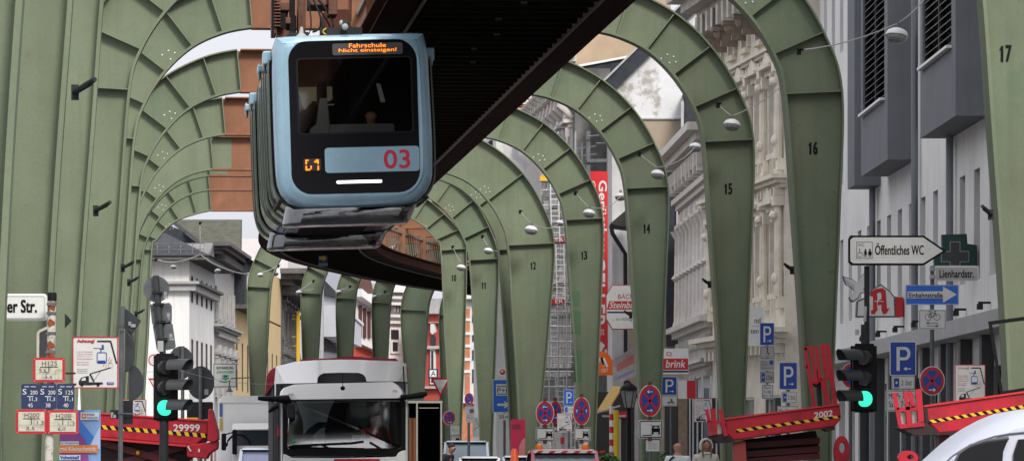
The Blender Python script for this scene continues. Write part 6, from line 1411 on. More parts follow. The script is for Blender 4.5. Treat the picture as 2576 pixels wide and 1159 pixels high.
# right: parking sign with plates, no-stopping sign, Achtung
A = Art('parking_sign', 'blue parking sign with left arrow, disc plate and hours plate, right of the traffic light', 'sign', 2272, 943, 70)
parking(A, 2238, 858, 2305, 944, 'l'); discplate(A, 2243, 945, 2301, 978, '2 Std.'); A.rplate('plate', 2228, 980, 2305, 1034, 4, SW, .012); A.frame('border', INK, 2230, 982, 2303, 1032, 1, 4); A.txt('lettering', INK, 'Mo-Fr 7-19 h', 2236, 988, 2300, 1003); A.txt('lettering', INK, 'Sa     7-14 h', 2236, 1008, 2300, 1023); A.post(2272, 860, .03, y=.05); A.done()
A = Art('no_stopping_sign', 'round no-stopping sign with right arrow beside the rightmost Achtung sign', 'sign', 2345, 990, 63.8, 0); nostop(A, 2345, 957, 32, 37, [(.0, .62, .28, 'r')]); A.post(2345, 925, .03, y=.05); A.done()
achtung(2402, 916, 2479, 1012, 60, 'Achtung warning sign above the right red platform, rightmost of all')
A = Art('shop_sign', 'white and grey box sign with a red end over the shop at the right', 'sign', 2405, 925, 88); A.plate('box', [(2378, 862), (2408, 850), (2408, 905), (2378, 918)], SW, .1); A.plate('red_end', [(2408, 850), (2421, 848), (2421, 903), (2408, 905)], RD, .1, -.01); A.line('lettering', INKR, (2392, 866), (2392, 908), 3); A.done()
A = Art('no_stopping_sign', 'red and blue round no-stopping sign half hidden by the right traffic light', 'sign', 2135, 965, 78); nostop(A, 2140, 944, 24, 32, []); A.post(2140, 915, .03, y=.05); A.done()
# black frame on leg 17
A = Art('empty_frame', 'thin black empty sign frame in front of the leg numbered 17', 'frame', 2540, 985, 55.2)
P = [(2486, 808), (2620, 790), (2632, 975), (2517, 992)]; Q = [(2496, 816), (2611, 801), (2622, 967), (2523, 983)]
A.flush(); mb = MB(); mb.ring(A.P(P), A.P(Q), 0, .03); mb.build('frame', INK, A.root); A.done()
# stack of parking plates between 15 and 16
A = Art('parking_sign', 'blue parking sign with disabled, resident, disc and hours plates, right of the leg numbered 15', 'sign', 1930, 1000, 84)
parking(A, 1911, 811, 1948, 868, 'r', BL); A.rplate('plate', 1912, 870, 1948, 901, 2, mat('plate_grey', (.34, .34, .33), .5), .012); A.frame('border', INKG, 1913, 871, 1947, 900, 1, 2)
A.disc('pictogram', INK, 1930, 876, 2); A.line('pictogram', INK, (1930, 878), (1931, 887), 2); A.line('pictogram', INK, (1931, 887), (1936, 888), 2); A.disc('pictogram', INKG, 1930, 892, 4); A.disc('pictogram', MATS['plate_grey'], 1930, 892, 3, l=2)
A.rplate('plate', 1912, 902, 1948, 932, 2, MATS['plate_grey'], .012); A.txt('lettering', INKG, 'Bewohner', 1914, 907, 1933, 911); A.txt('lettering', INKG, 'mit Ausweis', 1914, 914, 1933, 918); A.txt('lettering', INKG, 'Parkausweis frei', 1914, 922, 1946, 926); A.rect('disc_symbol', BL, 1936, 906, 1945, 916)
discplate(A, 1912, 933, 1948, 963, '2 Std.', MATS['plate_grey']); A.rplate('plate', 1916, 966, 1946, 1003, 3, SW, .012); A.frame('border', INK, 1917.5, 967.5, 1944.5, 1001.5, 1.2, 3)
A.txt('lettering', INK, 'Mo-Fr', 1922, 971, 1940, 978); A.txt('lettering', INK, '9-18h', 1922, 981, 1940, 988); A.txt('lettering', INK, 'Sa 9-13h', 1920, 991, 1942, 998); A.post(1930, 812, .03, y=.05); A.done()
A = Art('parking_sign', 'blue parking sign with right arrow above the middle red platform', 'sign', 1983, 1014, 72); parking(A, 1960, 910, 2006, 979, 'r'); discplate(A, 1966, 984, 2005, 1013, '2 Std.'); A.rplate('plate', 1955, 1020, 2008, 1060, 2, SW, .012); A.frame('border', INK, 1956, 1021, 2007, 1059, 1, 2); A.txt('lettering', INK, 'Mo-Fr', 1960, 1028, 1985, 1037); A.post(1983, 912, .03, y=.05); A.done()
A = Art('shop_sign', 'white hanging shop sign with letters nd and ten, right of the leg numbered 15', 'sign', 1905, 850, 97); A.rplate('panel', 1874, 772, 1921, 870, 1, SW, .06); A.txt('lettering', INK, 'nd', 1898, 798, 1913, 812); A.line('lettering', INKG, (1890, 820), (1921, 820), .8); A.txt('lettering', INK, 'ten', 1888, 828, 1908, 838); A.done()
# motorcycle parking, flag sign, Achtung behind leg 14
A = Art('parking_sign', 'blue parking sign with motorcycle plate half hidden behind the leg numbered 14', 'sign', 1690, 1020, 101.5); parking(A, 1664, 946, 1703, 993, 'r'); A.rplate('plate', 1664, 994, 1704, 1021, 2, SW, .012); A.frame('border', INK, 1665, 995, 1703, 1020, .8, 1.5)
for c in (1682, 1694): A.disc('pictogram', INK, c, 1012, 3); A.disc('pictogram', SW, c, 1012, 1.6, l=2)
A.line('pictogram', INK, (1682, 1011), (1694, 1010), 2.2, 3); A.line('pictogram', INK, (1690, 1010), (1687, 1001), 2.2, 3); A.line('pictogram', INK, (1687, 1003), (1692, 1006), 1.4, 3); A.post(1688, 948, .03, y=.05); A.done()
A = Art('flag_sign', 'white and red rectangular sign next to the motorcycle parking sign', 'sign', 1728, 1002, 104); A.rplate('panel', 1706, 956, 1751, 1002, .5, SW, .03); A.rect('red_field', RD, 1728, 956.5, 1750.5, 1001.5); A.pole(1754, 950, 1000, .02); A.done()
achtung(1745, 1001, 1792, 1061, 93, 'Achtung warning sign left of the middle red platform')
# no-stopping signs near the foot of 14, 13, 12
def nostack(label, u, v, rx, ry, d, arrows, plate, nt, top=None):
    A = Art('no_stopping_sign', label, 'sign', u, v, d, 0, 'mobile no-stopping signs in the street'); nostop(A, u, v, rx, ry, arrows)
    if plate: towplate(A, *plate)
    if nt: note(A, *nt)
    A.flush(); mb = MB()
    for q in [v-ry-3, v+ry+2]+([plate[3]+2] if plate else []): mb.box(A.x(u-5), A.x(u+5), -.02, .05, A.z(q+4), A.z(q-4))
    mb.build('clamp', mat('clamp_brown', (.12, .04, .03), .6), A.root); A.post(u+2, v-ry, .028, y=.04); A.done()
nostack('large no-stopping sign with two arrows in front of the leg numbered 14', 1635, 1007, 29, 41, 95, [(0, -.55, .26, 'l'), (0, .60, .26, 'r')], (1607, 1055, 1668, 1102), (1625, 1106, 1659, 1134))
nostack('no-stopping sign with two arrows in front of the wide leg numbered 12', 1371, 1038, 23, 31, 108, [(0, -.5, .28, 'l'), (0, .58, .28, 'r')], (1348, 1074, 1396, 1108), (1362, 1110, 1387, 1133))
nostack('no-stopping sign with side arrows in front of the leg numbered 13', 1463, 1033, 22, 36, 109, [(-.55, 0, .22, 'u'), (.55, 0, .22, 'u')], (1450, 1074, 1494, 1108) and (1444, 1074, 1486, 1108), (1457, 1110, 1480, 1136))
nostack('smaller no-stopping sign partly behind its twin near the leg numbered 12', 1397, 1036, 17, 30, 116, [(0, .45, .28, 'r')], None, (1390, 1062, 1406, 1080))
A = Art('parking_sign', 'small blue parking sign left of the leg numbered 13', 'sign', 1430, 1037, 111.5); parking(A, 1418, 979, 1444, 1019, 'r', BL2); A.rplate('plate', 1419, 1021, 1444, 1038, 1, SW, .012); A.rect('disc_symbol', BL2, 1421, 1023, 1428, 1036); A.txt('lettering', LG, '19', 1430, 1025, 1441, 1034); A.post(1431, 980, .03, y=.05); A.done()
achtung(1401, 1038, 1440, 1084, 110.5, 'small pale Achtung sign between the two no-stopping signs', grp=None)
A = Art('barrier_board', 'pale grey board with a red rectangle behind the no-stopping signs', 'barrier', 1418, 1129, 112); A.rplate('panel', 1396, 1086, 1440, 1140, .5, mat('board_grey', (.32, .31, .30), .5, var=.3, scale=4, streak=.6), .05); A.rect('red_mark', RD, 1410, 1099, 1419, 1115); A.done()
# P+R, give way, small signs on leg 10
A = Art('park_and_ride_sign', 'blue P+R sign with white arrow and 50 m plate between legs 11 and 12', 'sign', 1264, 1045, 131)
A.rplate('panel', 1239, 953, 1290, 1037, 2, SW, .02); A.rect('field', BL2, 1241, 955, 1289, 1035); A.rect('field', SW, 1248, 965, 1284, 994, 2); A.txt('lettering', INK, 'P+R', 1251, 975, 1284, 987, 3); A.line('lettering', INK, (1250, 971), (1284, 971), 1.8, 3); A.line('lettering', INK, (1250, 990), (1284, 990), 1.8, 3)
A.poly('arrow', SW, [(1251, 1014), (1270, 1014), (1268, 1007), (1283, 1017), (1268, 1027), (1270, 1020), (1251, 1020)], 2)
A.rplate('plate', 1252, 1039, 1286, 1056, 1, SW, .02); A.txt('lettering', INK, '50 m', 1256, 1042, 1280, 1052); A.post(1269, 955, .04, y=.05); A.done()
A = Art('give_way_sign', 'red and white triangular give way sign left of the leg numbered 10', 'sign', 1108, 1000, 149)
A.plate('panel', [(1083, 949), (1134, 949), (1108, 999)], RD, .02); A.poly('field', SW, [(1091, 954), (1126, 954), (1108, 988)]); A.frame('symbol', INKG, 1104, 974, 1112, 980, .8, .3); A.post(1108, 996, .04, y=.05); A.done()
A = Art('shop_sign', 'small dark box sign with a framed letter A on the red house', 'sign', 1090, 945, 240); A.rplate('box', 1077, 927, 1102, 951, 1, NV, .3); A.rect('field', SW, 1081, 930, 1098, 947); A.txt('letter', INK, 'A', 1084, 932, 1096, 945, 2); A.done()
A = Art('no_stopping_sign', 'small round no-stopping sign with two plates in front of the leg numbered 10', 'sign', 1130, 1050, 139, 0, 'mobile no-stopping signs in the street'); nostop(A, 1130, 1050, 16, 18, [(.1, .6, .3, 'r')]); A.rplate('plate', 1134-1, 1070, 1160-4, 1092, 1, SW, .012, -.03); A.txt('lettering', INKG, 'Mo - Fr', 1137, 1078, 1150, 1084); towplate(A, 1134, 1094, 1158, 1112); A.post(1131, 1034, .03, y=.05); A.done()
A = Art('no_parking_sign', 'small round no-parking sign on a thin grey post right of the leg numbered 10', 'sign', 1180, 1003, 121); nostop(A, 1180, 1003, 12, 16.5, [(.1, .5, .3, 'r')], single=True); A.rplate('plate', 1170, 1021, 1194, 1042, 1, LG, .012); A.poly('symbol', INKG, [(1182, 1038), (1181, 1030), (1184, 1027), (1190, 1027), (1192, 1031), (1191, 1038)]); A.rplate('plate', 1172, 1043, 1193, 1062, 1, LG, .012); A.txt('lettering', INKG, 'Mo-Sa', 1175, 1047, 1190, 1052); A.post(1179, 988, .04, y=.05); A.done()
A = Art('red_poster', 'tall red poster leaning between the double leg and the leg numbered 12', 'poster', 1302, 1159, 112); A.rplate('panel', 1285, 1054, 1322, 1175, 1, mat('poster_red', (.36, .01, .05), .45, var=.1), .03); A.txt('lettering', INKR, 'SCHWARZES', 1297, 1058, 1318, 1063); A.poly('figure', mat('figure_pink', (.45, .15, .15), .5), [(1305, 1159), (1306, 1120), (1314, 1105), (1321, 1100), (1321, 1159)]); A.rect('lettering', mat('dark_red', (.15, .01, .03), .5), 1289, 1066, 1310, 1078); A.done()
A = Art('window_poster', 'white Achtung board at the foot of the leg numbered 11', 'sign', 1200, 1080, 138); A.rplate('panel', 1189, 1048, 1206, 1098, .5, SW, .02); A.line('symbol', INK, (1192, 1080), (1204, 1072), 1.2); A.line('symbol', DG, (1196, 1052), (1204, 1070), 1.2); A.done()
A = Art('pharmacy_sign', 'tiny white sign with a red rounded letter left of the wide leg numbered 12', 'sign', 1265, 942, 160); A.rplate('panel', 1251, 925, 1272, 945, 1, SW, .1); A.disc('letter', RD, 1264, 935, 7); A.disc('letter', SW, 1263, 933, 3, l=2); A.done()
# bakery sign, round orange sign, second bakery sign
A = Art('bakery_sign', 'white eight-cornered bakery sign with red lettering half hidden by the leg numbered 14', 'sign', 1570, 828, 116)
A.plate('panel', [(1524, 742), (1540, 716), (1610, 716), (1626, 742), (1626, 802), (1610, 828), (1540, 828), (1524, 802)], INKR, .25, .0); A.plate('face', [(1526, 743), (1541, 718), (1609, 718), (1624, 743), (1624, 801), (1609, 826), (1541, 826), (1526, 801)], SW, .01, -.012)
A.txt('lettering', INKR, 'BÄCKEREI', 1555, 737, 1622, 751, slant=.02); A.poly('red_band', RD, [(1533, 757), (1624, 757), (1624, 778), (1526, 778)]); A.poly('blue_band', NV, [(1528, 783), (1624, 783), (1624, 787), (1527, 787)]); A.txt('lettering', SW, 'Steinbrink', 1534, 759, 1620, 775, 2, bold=.006, slant=.05); A.txt('lettering', INKG, '... so richtig lecker', 1540, 797, 1620, 808); A.done()
A = Art('bakery_sign', 'red and white bakery sign right of the leg numbered 14', 'sign', 1700, 940, 113)
A.rplate('panel', 1660, 876, 1732, 940, 1, SW, .2); A.rect('red_band', RD, 1661, 901, 1731, 929); A.rect('blue_band', NV, 1661, 931, 1731, 936, 1); A.txt('lettering', SW, 'Steinbrink', 1640, 905, 1731, 924, 2, bold=.006, slant=.05) if False else A.txt('lettering', SW, 'brink', 1676, 905, 1724, 924, 2, bold=.006, slant=.05); A.txt('lettering', INKR, 'O', 1676, 884, 1690, 894, 2); A.done()
A = Art('round_shop_sign', 'orange rounded shop sign with a white letter beside the leg numbered 13', 'sign', 1512, 944, 119)
A.plate('panel', [(1484, 943), (1484, 905)]+[(1512+28*math.cos(R(a)), 911+28*math.sin(R(a))) for a in range(190, 351, 16)]+[(1541, 905), (1541, 943)], mat('sign_orange', (.70, .12, .01), .45), .2)
A.line('letter', SW, (1500, 922), (1512, 898), 5); A.line('letter', SW, (1512, 898), (1519, 918), 5); A.line('letter', SW, (1519, 920), (1512, 898), 5, 1); A.line('letter', SW, (1519, 900), (1528, 922), 5); A.txt('lettering', SW, 'ORT', 1512, 926, 1530, 936); A.done()
A = Art('shop_canopy_sign', 'faded pink and white slanting shop canopy sign left of the leg numbered 14', 'sign', 1570, 975, 117)
A.plate('panel', [(1541, 905), (1600, 868), (1600, 945), (1542, 970)], mat('canopy_pale', (.36, .34, .33), .6, var=.2, scale=6), .1); A.poly('lettering', mat('faded_pink', (.45, .15, .15), .6), [(1552, 915), (1596, 889), (1596, 912), (1552, 935)]); A.poly('lettering', mat('faded_blue', (.20, .25, .42), .6), [(1546, 950), (1596, 928), (1596, 934), (1546, 957)]); A.done()
# banner
A = Art('scaffold_banner', 'tall red vertical banner reading Gerüstbau in white letters', 'banner', 1508, 900, 139)
A.rplate('panel', 1474, 431, 1529, 905, .5, mat('banner_red', (.55, .015, .02), .5, var=.08), .03)
A.txt('lettering', SW, 'Gerüstbau', 1506, 455, 1526, 632, bold=.012, down=True); A.txt('lettering', SW, 'GELLER', 1489, 648, 1521, 822, bold=.02, down=True); A.txt('lettering', SW, 'KG', 1508, 828, 1520, 842, down=True)
A.poly('symbol', SW, [(1500, 880), (1512, 858), (1522, 868), (1508, 893)]); A.poly('symbol', SW, [(1508, 900), (1524, 876), (1528, 884), (1514, 904)])
A.txt('lettering', SW, 'G', 1486, 455, 1498, 475, down=True); A.done()
# bookshop sign, left
A = Art('bookshop_sign', 'white square bookshop sign with green lettering on the left', 'sign', 566, 972, 150)
A.rplate('panel', 537, 914, 595, 973, 1, INKG, .15); A.plate('face', [(539, 916), (593, 916), (593, 971), (539, 971)], SW, .01, -.012); A.txt('lettering', INK, 'BUCHHANDLUNG', 545, 921, 587, 928, bold=.004); A.txt('lettering', mat('ink_green', (.06, .35, .08), .5), 'JÜRGENSEN', 544, 931, 587, 940, bold=.006)
A.poly('symbol', BL, [(557, 944), (567, 942), (577, 944), (567, 949)]); A.poly('symbol', MATS['ink_green'], [(556, 950), (566, 947), (578, 949), (568, 957)], 2); A.line('symbol', INK, (552, 958), (566, 961), 2); A.line('symbol', INK, (566, 961), (580, 957), 2); A.done()
# dark sign backs on the left pavement
for lb, pts, pu, v0, d, sq in (('big round dark sign back above a square plate, right of the left traffic light', circ(505, 962, 34, 28, 42), 505, 925, 80, (470, 1010, 536, 1062)), ('dark round sign back just behind the left traffic light', circ(455, 912, 32, 28, 42), 460, 870, 84, None)):
    A = Art('reversed_sign', lb, 'sign', pu, 1005, d); A.plate('round_back', pts, SB, .02, .0); A.flush()
    if sq: A.rplate('square_back', *sq, 3, DG, .02, -.01)
    mb = MB(); mb.tube([(A.x(pu), -.06, A.z(v0)), (A.x(pu), -.06, A.z(1150+1.4*F/d))], .035, 10); mb.build('post', MG, A.root, True)
    if sq:
        mb = MB(); mb.flat([(A.x(a), A.z(b)) for a, b in ((514, 992), (524, 992), (524, 978), (514, 978))], -.004); mb.flat([(A.x(a), A.z(b)) for a, b in ((512, 1058), (530, 1058), (530, 1053), (512, 1053))], -.014); mb.build('sticker', LG, A.root)
    A.done()
A = Art('give_way_sign', 'red edged triangular sign and round sign mostly hidden behind the left traffic light', 'sign', 383, 985, 90); A.plate('panel', [(372, 950), (410, 952), (392, 985)], RD, .02); A.poly('field', SW, [(378, 955), (402, 956), (391, 976)]); A.plate('round_plate', circ(386, 905, 13, 24, 15), RD, .02); A.disc('field', SW, 386, 905, 10, 12); A.post(389, 890, .03, y=.05); A.done()
# ------------------------------------------------------------------ street furniture
t = thing('street_lantern', 'old style black lantern with glazed head between arches 13 and 14', 'lantern', (W(1582, 0, 114).x, 114, 0)); D = 114.0; K = D/F; U0 = 1582
def qz(v): return W(0, v, D).z
mb = MB(); mb.lathe([(.14, .12), (.14, .9), (.07, 1.0), (.05, qz(1030)), (.09, qz(1026))], 12); mb.build('post', BLK, t, True)
mb = MB(); mb.lathe([(.12, qz(1025)), (.22, qz(985)), (.22, qz(982))], 6); mb.build('glass', mat('lantern_glass', (.25, .25, .26), .2), t)
mb = MB(); mb.lathe([(.25, qz(982)), (.20, qz(972)), (.12, qz(966)), (.05, qz(962)), (.02, qz(957))], 8); mb.lathe([(.14, qz(1027)), (.13, qz(1024))], 6)
for a in range(6): mb.bar((.12*math.cos(a*1.0472), .12*math.sin(a*1.0472), qz(1025)), (.225*math.cos(a*1.0472), .225*math.sin(a*1.0472), qz(983)), .02)
mb.build('lantern_frame', BLK, t)
t = thing('awning', 'faded yellow slanting shop awning right of the leg numbered 13', 'awning', (W(1540, 0, 121).x, 121, 0)); D = 121.0; K = D/F; U0 = 1540
mb = MB(); mb.prism([(qx(1502), qz(1034)), (qx(1541), qz(970)), (qx(1566), qz(972)), (qx(1530), qz(1032))], 0, 1.5) if False else mb.loft([[(qx(1502), 0, qz(1032)), (qx(1541), 0, qz(970)), (qx(1566), 0, qz(972)), (qx(1530), 0, qz(1028))], [(qx(1502), .05, qz(1037)), (qx(1541), .05, qz(974)), (qx(1566), .05, qz(976)), (qx(1530), .05, qz(1034))]]); mb.build('cloth', mat('awning_yellow', (.78, .54, .20), .7), t)
mb = MB(); mb.tube([(qx(1502), .02, qz(1037)), (qx(1560), .02, qz(1020))], .03, 6); mb.tube([(qx(1515), .1, qz(1046)), (qx(1575), .1, qz(1046))], .03, 6); mb.build('frame', LG, t)
t = thing('striped_post', 'red and white banded post below the yellow awning', 'post', (W(1538, 0, 118).x, 118, 0)); D = 118.0; K = D/F; U0 = 1538
mb = MB(); mb.tube([(0, 0, 0), (0, 0, qz(1020))], .055, 12); mb.build('post', WH, t, True)
mb = MB()
for i in range(5): mb.lathe([(.058, 0), (.058, 16*K)], 12, Matrix.Translation((0, 0, qz(1056+i*32))))
mb.build('red_band', RD, t)
t = thing('yellow_figure', 'yellow lumpy advertising column beside the striped post', 'column', (W(1548, 0, 119).x, 119, 0)); D = 119.0; K = D/F; U0 = 1548
mb = MB(); mb.lathe([(.14, 0), (.17, .3), (.13, .9), (.17, 1.2), (.10, 1.45), (.11, 1.7), (.10, qz(1040)), (.08, qz(1030))], 14); mb.build('body', mat('column_yellow', (.62, .42, .03), .5, var=.15), t, True)
t = thing('bakery_shop', 'shop doorway with red fascia and dark glass between arches 13 and 14', 'shop', (W(1560, 0, 124).x, 124, 0)); D = 124.0; K = D/F; U0 = 1560
mb = MB(); mb.box(qx(1500), qx(1625), 0, 2, 0, qz(985)); mb.build('front', mat('shop_dark', (.035, .03, .03), .3), t)
mb = MB(); mb.box(qx(1552), qx(1582), -.1, -.003, qz(1050), qz(1034)); mb.build('fascia', RD, t)
mb = MB(); mb.box(qx(1556), qx(1562), -.08, -.003, .1, qz(1052)); mb.box(qx(1596), qx(1606), -.08, -.003, .1, qz(1000)); mb.build('pillar', LG, t)
mb = MB(); mb.box(qx(1606), qx(1622), -.08, -.004, .1, qz(1000)); mb.build('wall_strip', mat('rose_wall', (.25, .17, .15), .8), t)
t = thing('corner_shop', 'shop fronts with dark window, brick pier and pale posts right of leg 14', 'shop', (W(1720, 0, 112).x, 112, 0)); D = 112.0; K = D/F; U0 = 1720
mb = MB(); mb.box(qx(1672), qx(1812), 0, .8, 0, qz(1000)); mb.build('front', MATS['shop_dark'], t)
mb = MB(); mb.box(qx(1706), qx(1729), -.08, -.003, .1, qz(1002)); mb.build('pier', mat('pier_brick', (.20, .15, .11), .8, var=.3, scale=8), t)
mb = MB()
for u in (1733, 1741, 1752, 1764, 1786, 1800): mb.box(qx(u), qx(u+4), -.1, -.003, .1, qz(945))
mb.build('post', mat('post_pale', (.42, .43, .44), .5, var=.3), t)
mb = MB(); mb.box(qx(1770), qx(1784), -.06, -.003, .3, qz(975)); mb.build('window_panel', PANEL, t)
# small shrubs
def shrub(label, u, v, d, r, seed):
    rnd = random.Random(seed); p = W(u, v, d); t = thing('shrub', label, 'shrub', (p.x, d, .12)); h = p.z-.12
    mb = MB(); mb.lathe([(.16, 0), (.2, .35)], 12); mb.build('planter', DG, t, True)
    mb = MB(); mb.tube([(0, 0, .3), (0, 0, h*.8)], .03, 6); mb.build('trunk', MATS['bark'], t)
    mb = MB()
    for k in range(700):
        a = rnd.random()*6.28; q = rnd.random()**.4; z = rnd.uniform(-1, 1); rr = math.sqrt(max(0, 1-z*z))*q*r
        M = Matrix.Translation((rr*math.cos(a), rr*math.sin(a), h-r+z*q*r)) @ Matrix.Rotation(rnd.random()*6.28, 4, 'Z') @ Matrix.Rotation(rnd.random()*3, 4, 'X'); s = .05
        mb.add([(-s, 0, 0), (0, -s*.5, 0), (s, 0, 0), (0, s*.5, 0)], [(0, 1, 2, 3)], M)
    mb.build('foliage', mat('leaf_green', (.05, .11, .03), .6, var=.5, scale=9), t)
shrub('small round shrub behind the bald man at the foot of arch 14', 1668, 1134, 105, .32, 2)
shrub('small shrub in a planter right of the foot of arch 14', 1692, 1136, 104, .28, 3)
shrub('small shrub between the red car and arch 14', 1530, 1138, 106, .30, 5)
# ------------------------------------------------------------------ hanging street lamps
def lamp(label, u, v, wpx, d, tilt=8, hpx=None):
    k = d/F; p = W(u, v, d); t = thing('hanging_lamp', label, 'lamp', p, 0, 'street lamps hung on wires across the street'); r = wpx/2*k
    M = Matrix.Rotation(R(tilt), 4, 'Y') @ Matrix.Rotation(R(-12), 4, 'X')
    mb = MB(); mb.lathe([(r*1.0, 0), (r*.98, r*.18), (r*.84, r*.46), (r*.5, r*.66), (r*.2, r*.74)], 20, M); mb.build('shade', mat('shade_white', (.62, .62, .61), .35, var=.06), t, True)
    mb = MB(); mb.lathe([(r*.15, -r*.56), (r*.6, -r*.48), (r*.88, -r*.24), (r*.93, -.002)], 20, M); mb.build('diffuser', mat('diffuser_grey', (.24, .24, .24), .25, var=.3, scale=20), t, True)
    mb = MB(); mb.lathe([(r*.18, r*.75), (r*.2, r*.9), (r*.1, r*1.1)], 10, M); mb.tube([(-r*.2, 0, r*.9), (-r*.1, 0, r*1.3), (r*.15, 0, r*1.2), (r*.2, 0, r*.9)], r*.05, 6); mb.build('fitting', MATS['galvanised'], t, True)
def wire(label, pts, d, r=.012, bracket=None):
    P = [W(u, v, dd) for (u, v), dd in zip(pts, d if isinstance(d, (list, tuple)) else [d]*len(pts))]
    t = thing('span_wire', label, 'cable', P[0], 0, 'wires carrying the street lamps'); L_ = []
    for i in range(len(P)-1):
        q = (P[i+1]-P[i]).length
        for j in range(6):
            f = j/6; L_.append(P[i].lerp(P[i+1], f)-Vector((0, 0, q*.045*4*f*(1-f))))
    L_.append(P[-1]); mb = MB(); mb.tube([p-P[0] for p in L_], r, 5); mb.build('wire', mat('wire_grey', (.32, .31, .29), .5), t)
    mb = MB(); mb.box(-.035, .035, -.02, .09, -.07, .035); mb.tube([(0, 0, 0), (.03, -.05, .02), (.07, -.06, 0)], .02, 6); mb.build('bracket', BLK, t)
RL_ = [(16, 73.2, (2010, 127), (2256, 92), 58, [(2330, -6), (2420, -70)]), (15, 84.4, (1806, 262), (1841, 316), 44, [(1955, 226), (1990, 190)]), (14, 99.1, (1608, 386), (1654, 440), 35, [(1712, 402), (1748, 370)]),
       (13, 112.2, (1447, 484), (1482, 538), 32, [(1530, 520), (1562, 492)]), (12, 125.8, (1308, 531), (1336, 580), 34, [(1380, 574), (1405, 562)]), (11, 135.4, (1213, 594), (1228, 632), 24, [(1246, 632), (1262, 622)]), (10, 146.4, (1138, 620), (1160, 674), 24, [(1172, 668), (1183, 662)])]
for n, d, b_, l_, wpx, far in RL_:
    lamp('white dish lamp hanging in front of the arch leg numbered %d' % n, l_[0], l_[1], wpx, d-.25)
    wire('lamp wire from the arch leg numbered %d' % n, [b_, (l_[0], l_[1]-wpx*.55)]+far, [d-.2, d-.25, d+.3, d+.8], .011)
lamp('white dish lamp half hidden behind the left edge of arch 15', 1750, 372, 34, 101); lamp('white dish lamp left of the arch leg numbered 14, before the banner', 1561, 496, 30, 114, 0)
lamp('white dish lamp in front of the scaffold, left of arch 13', 1408, 562, 22, 127.5); lamp('white dish lamp half hidden between the legs numbered 10 and 11', 1183, 660, 14, 148)
LL = [(1, 157.6, (700, 668), (655, 692), 16), (2, 163.2, (788, 706), (752, 736), 16), (3, 168.4, (880, 720), (852, 735), 16), (4, 173.2, (968, 733), (943, 747), 15)]
for n, d, b_, l_, wpx in LL:
    lamp('small white lamp hung beside the %s distant arch leg' % ord_[n-1], l_[0], l_[1], wpx, d-.3, -5)
    wire('short lamp wire on the %s distant arch leg' % ord_[n-1], [b_, (l_[0], l_[1]-6)], d-.2, .02)
    lamp('second small white lamp between distant arch legs, right of the %s' % ord_[n-1], l_[0]+38, l_[1]-3, wpx, d+2, 0)
    wire('wire linking the lamps right of the %s distant arch leg' % ord_[n-1], [(l_[0], l_[1]-7), (l_[0]+38, l_[1]-10)], d+1, .012)
lamp('grey box lamp hanging before the white corner house on the left', 436, 672, 16, 150, 0); lamp('grey box lamp hanging before the dark eave of the white corner house', 548, 682, 17, 150, 0)
wire('long sagging lamp wire across the white corner house on the left', [(392, 652), (436, 660), (504, 640), (548, 668), (625, 690)], 150, .028); wire('thin vertical wire from the last near arch down to the lamp wire', [(503, 560), (504, 640)], 149.8, .016)
wire('thin wire low across the street left of the white truck', [(300, 925), (450, 930), (690, 965)], 76, .004)
# arm lamp on the left near the box truck
t = thing('arm_lamp', 'small bell shaped lamp on a curved arm above the white box truck', 'lamp', W(577, 985, 118)); k = 118/F
mb = MB(); mb.tube([(60*k, 0, -10*k), (60*k, 0, 30*k), (50*k, 0, 36*k), (5*k, 0, 34*k), (0, 0, 28*k), (0, 0, 15*k)], 1.6*k, 8); mb.build('arm', DSTN, t, True)
mb = MB(); mb.lathe([(10*k, 0), (7*k, 4*k), (4*k, 8*k), (2.5*k, 16*k)], 14); mb.build('shade', DSTN, t, True)
# ------------------------------------------------------------------ people
def skin(verts, edges, radii, name, m, parent, sub=2, root=0, M=None):
    me = bpy.data.meshes.new(name); me.from_pydata([tuple((M @ Vector(v)) if M is not None else v) for v in verts], edges, []); o = bpy.data.objects.new(name, me); COL.objects.link(o)
    sm = o.modifiers.new('s', 'SKIN'); sm.use_smooth_shade = True; lay = me.skin_vertices[0] if me.skin_vertices else None
    for i, r in enumerate(radii): lay.data[i].radius = (r if isinstance(r, tuple) else (r, r)); lay.data[i].use_root = (i == root)
    ss = o.modifiers.new('u', 'SUBSURF'); ss.levels = sub; ss.render_levels = sub
    dg = bpy.context.evaluated_depsgraph_get(); nm = bpy.data.meshes.new_from_object(o.evaluated_get(dg)); bpy.data.objects.remove(o); bpy.data.meshes.remove(me)
    nm.name = name; nm.materials.clear(); nm.materials.append(m)
    for p in nm.polygons: p.use_smooth = True; p.material_index = 0
    n = bpy.data.objects.new(name, nm); COL.objects.link(n); n.parent = parent; return n
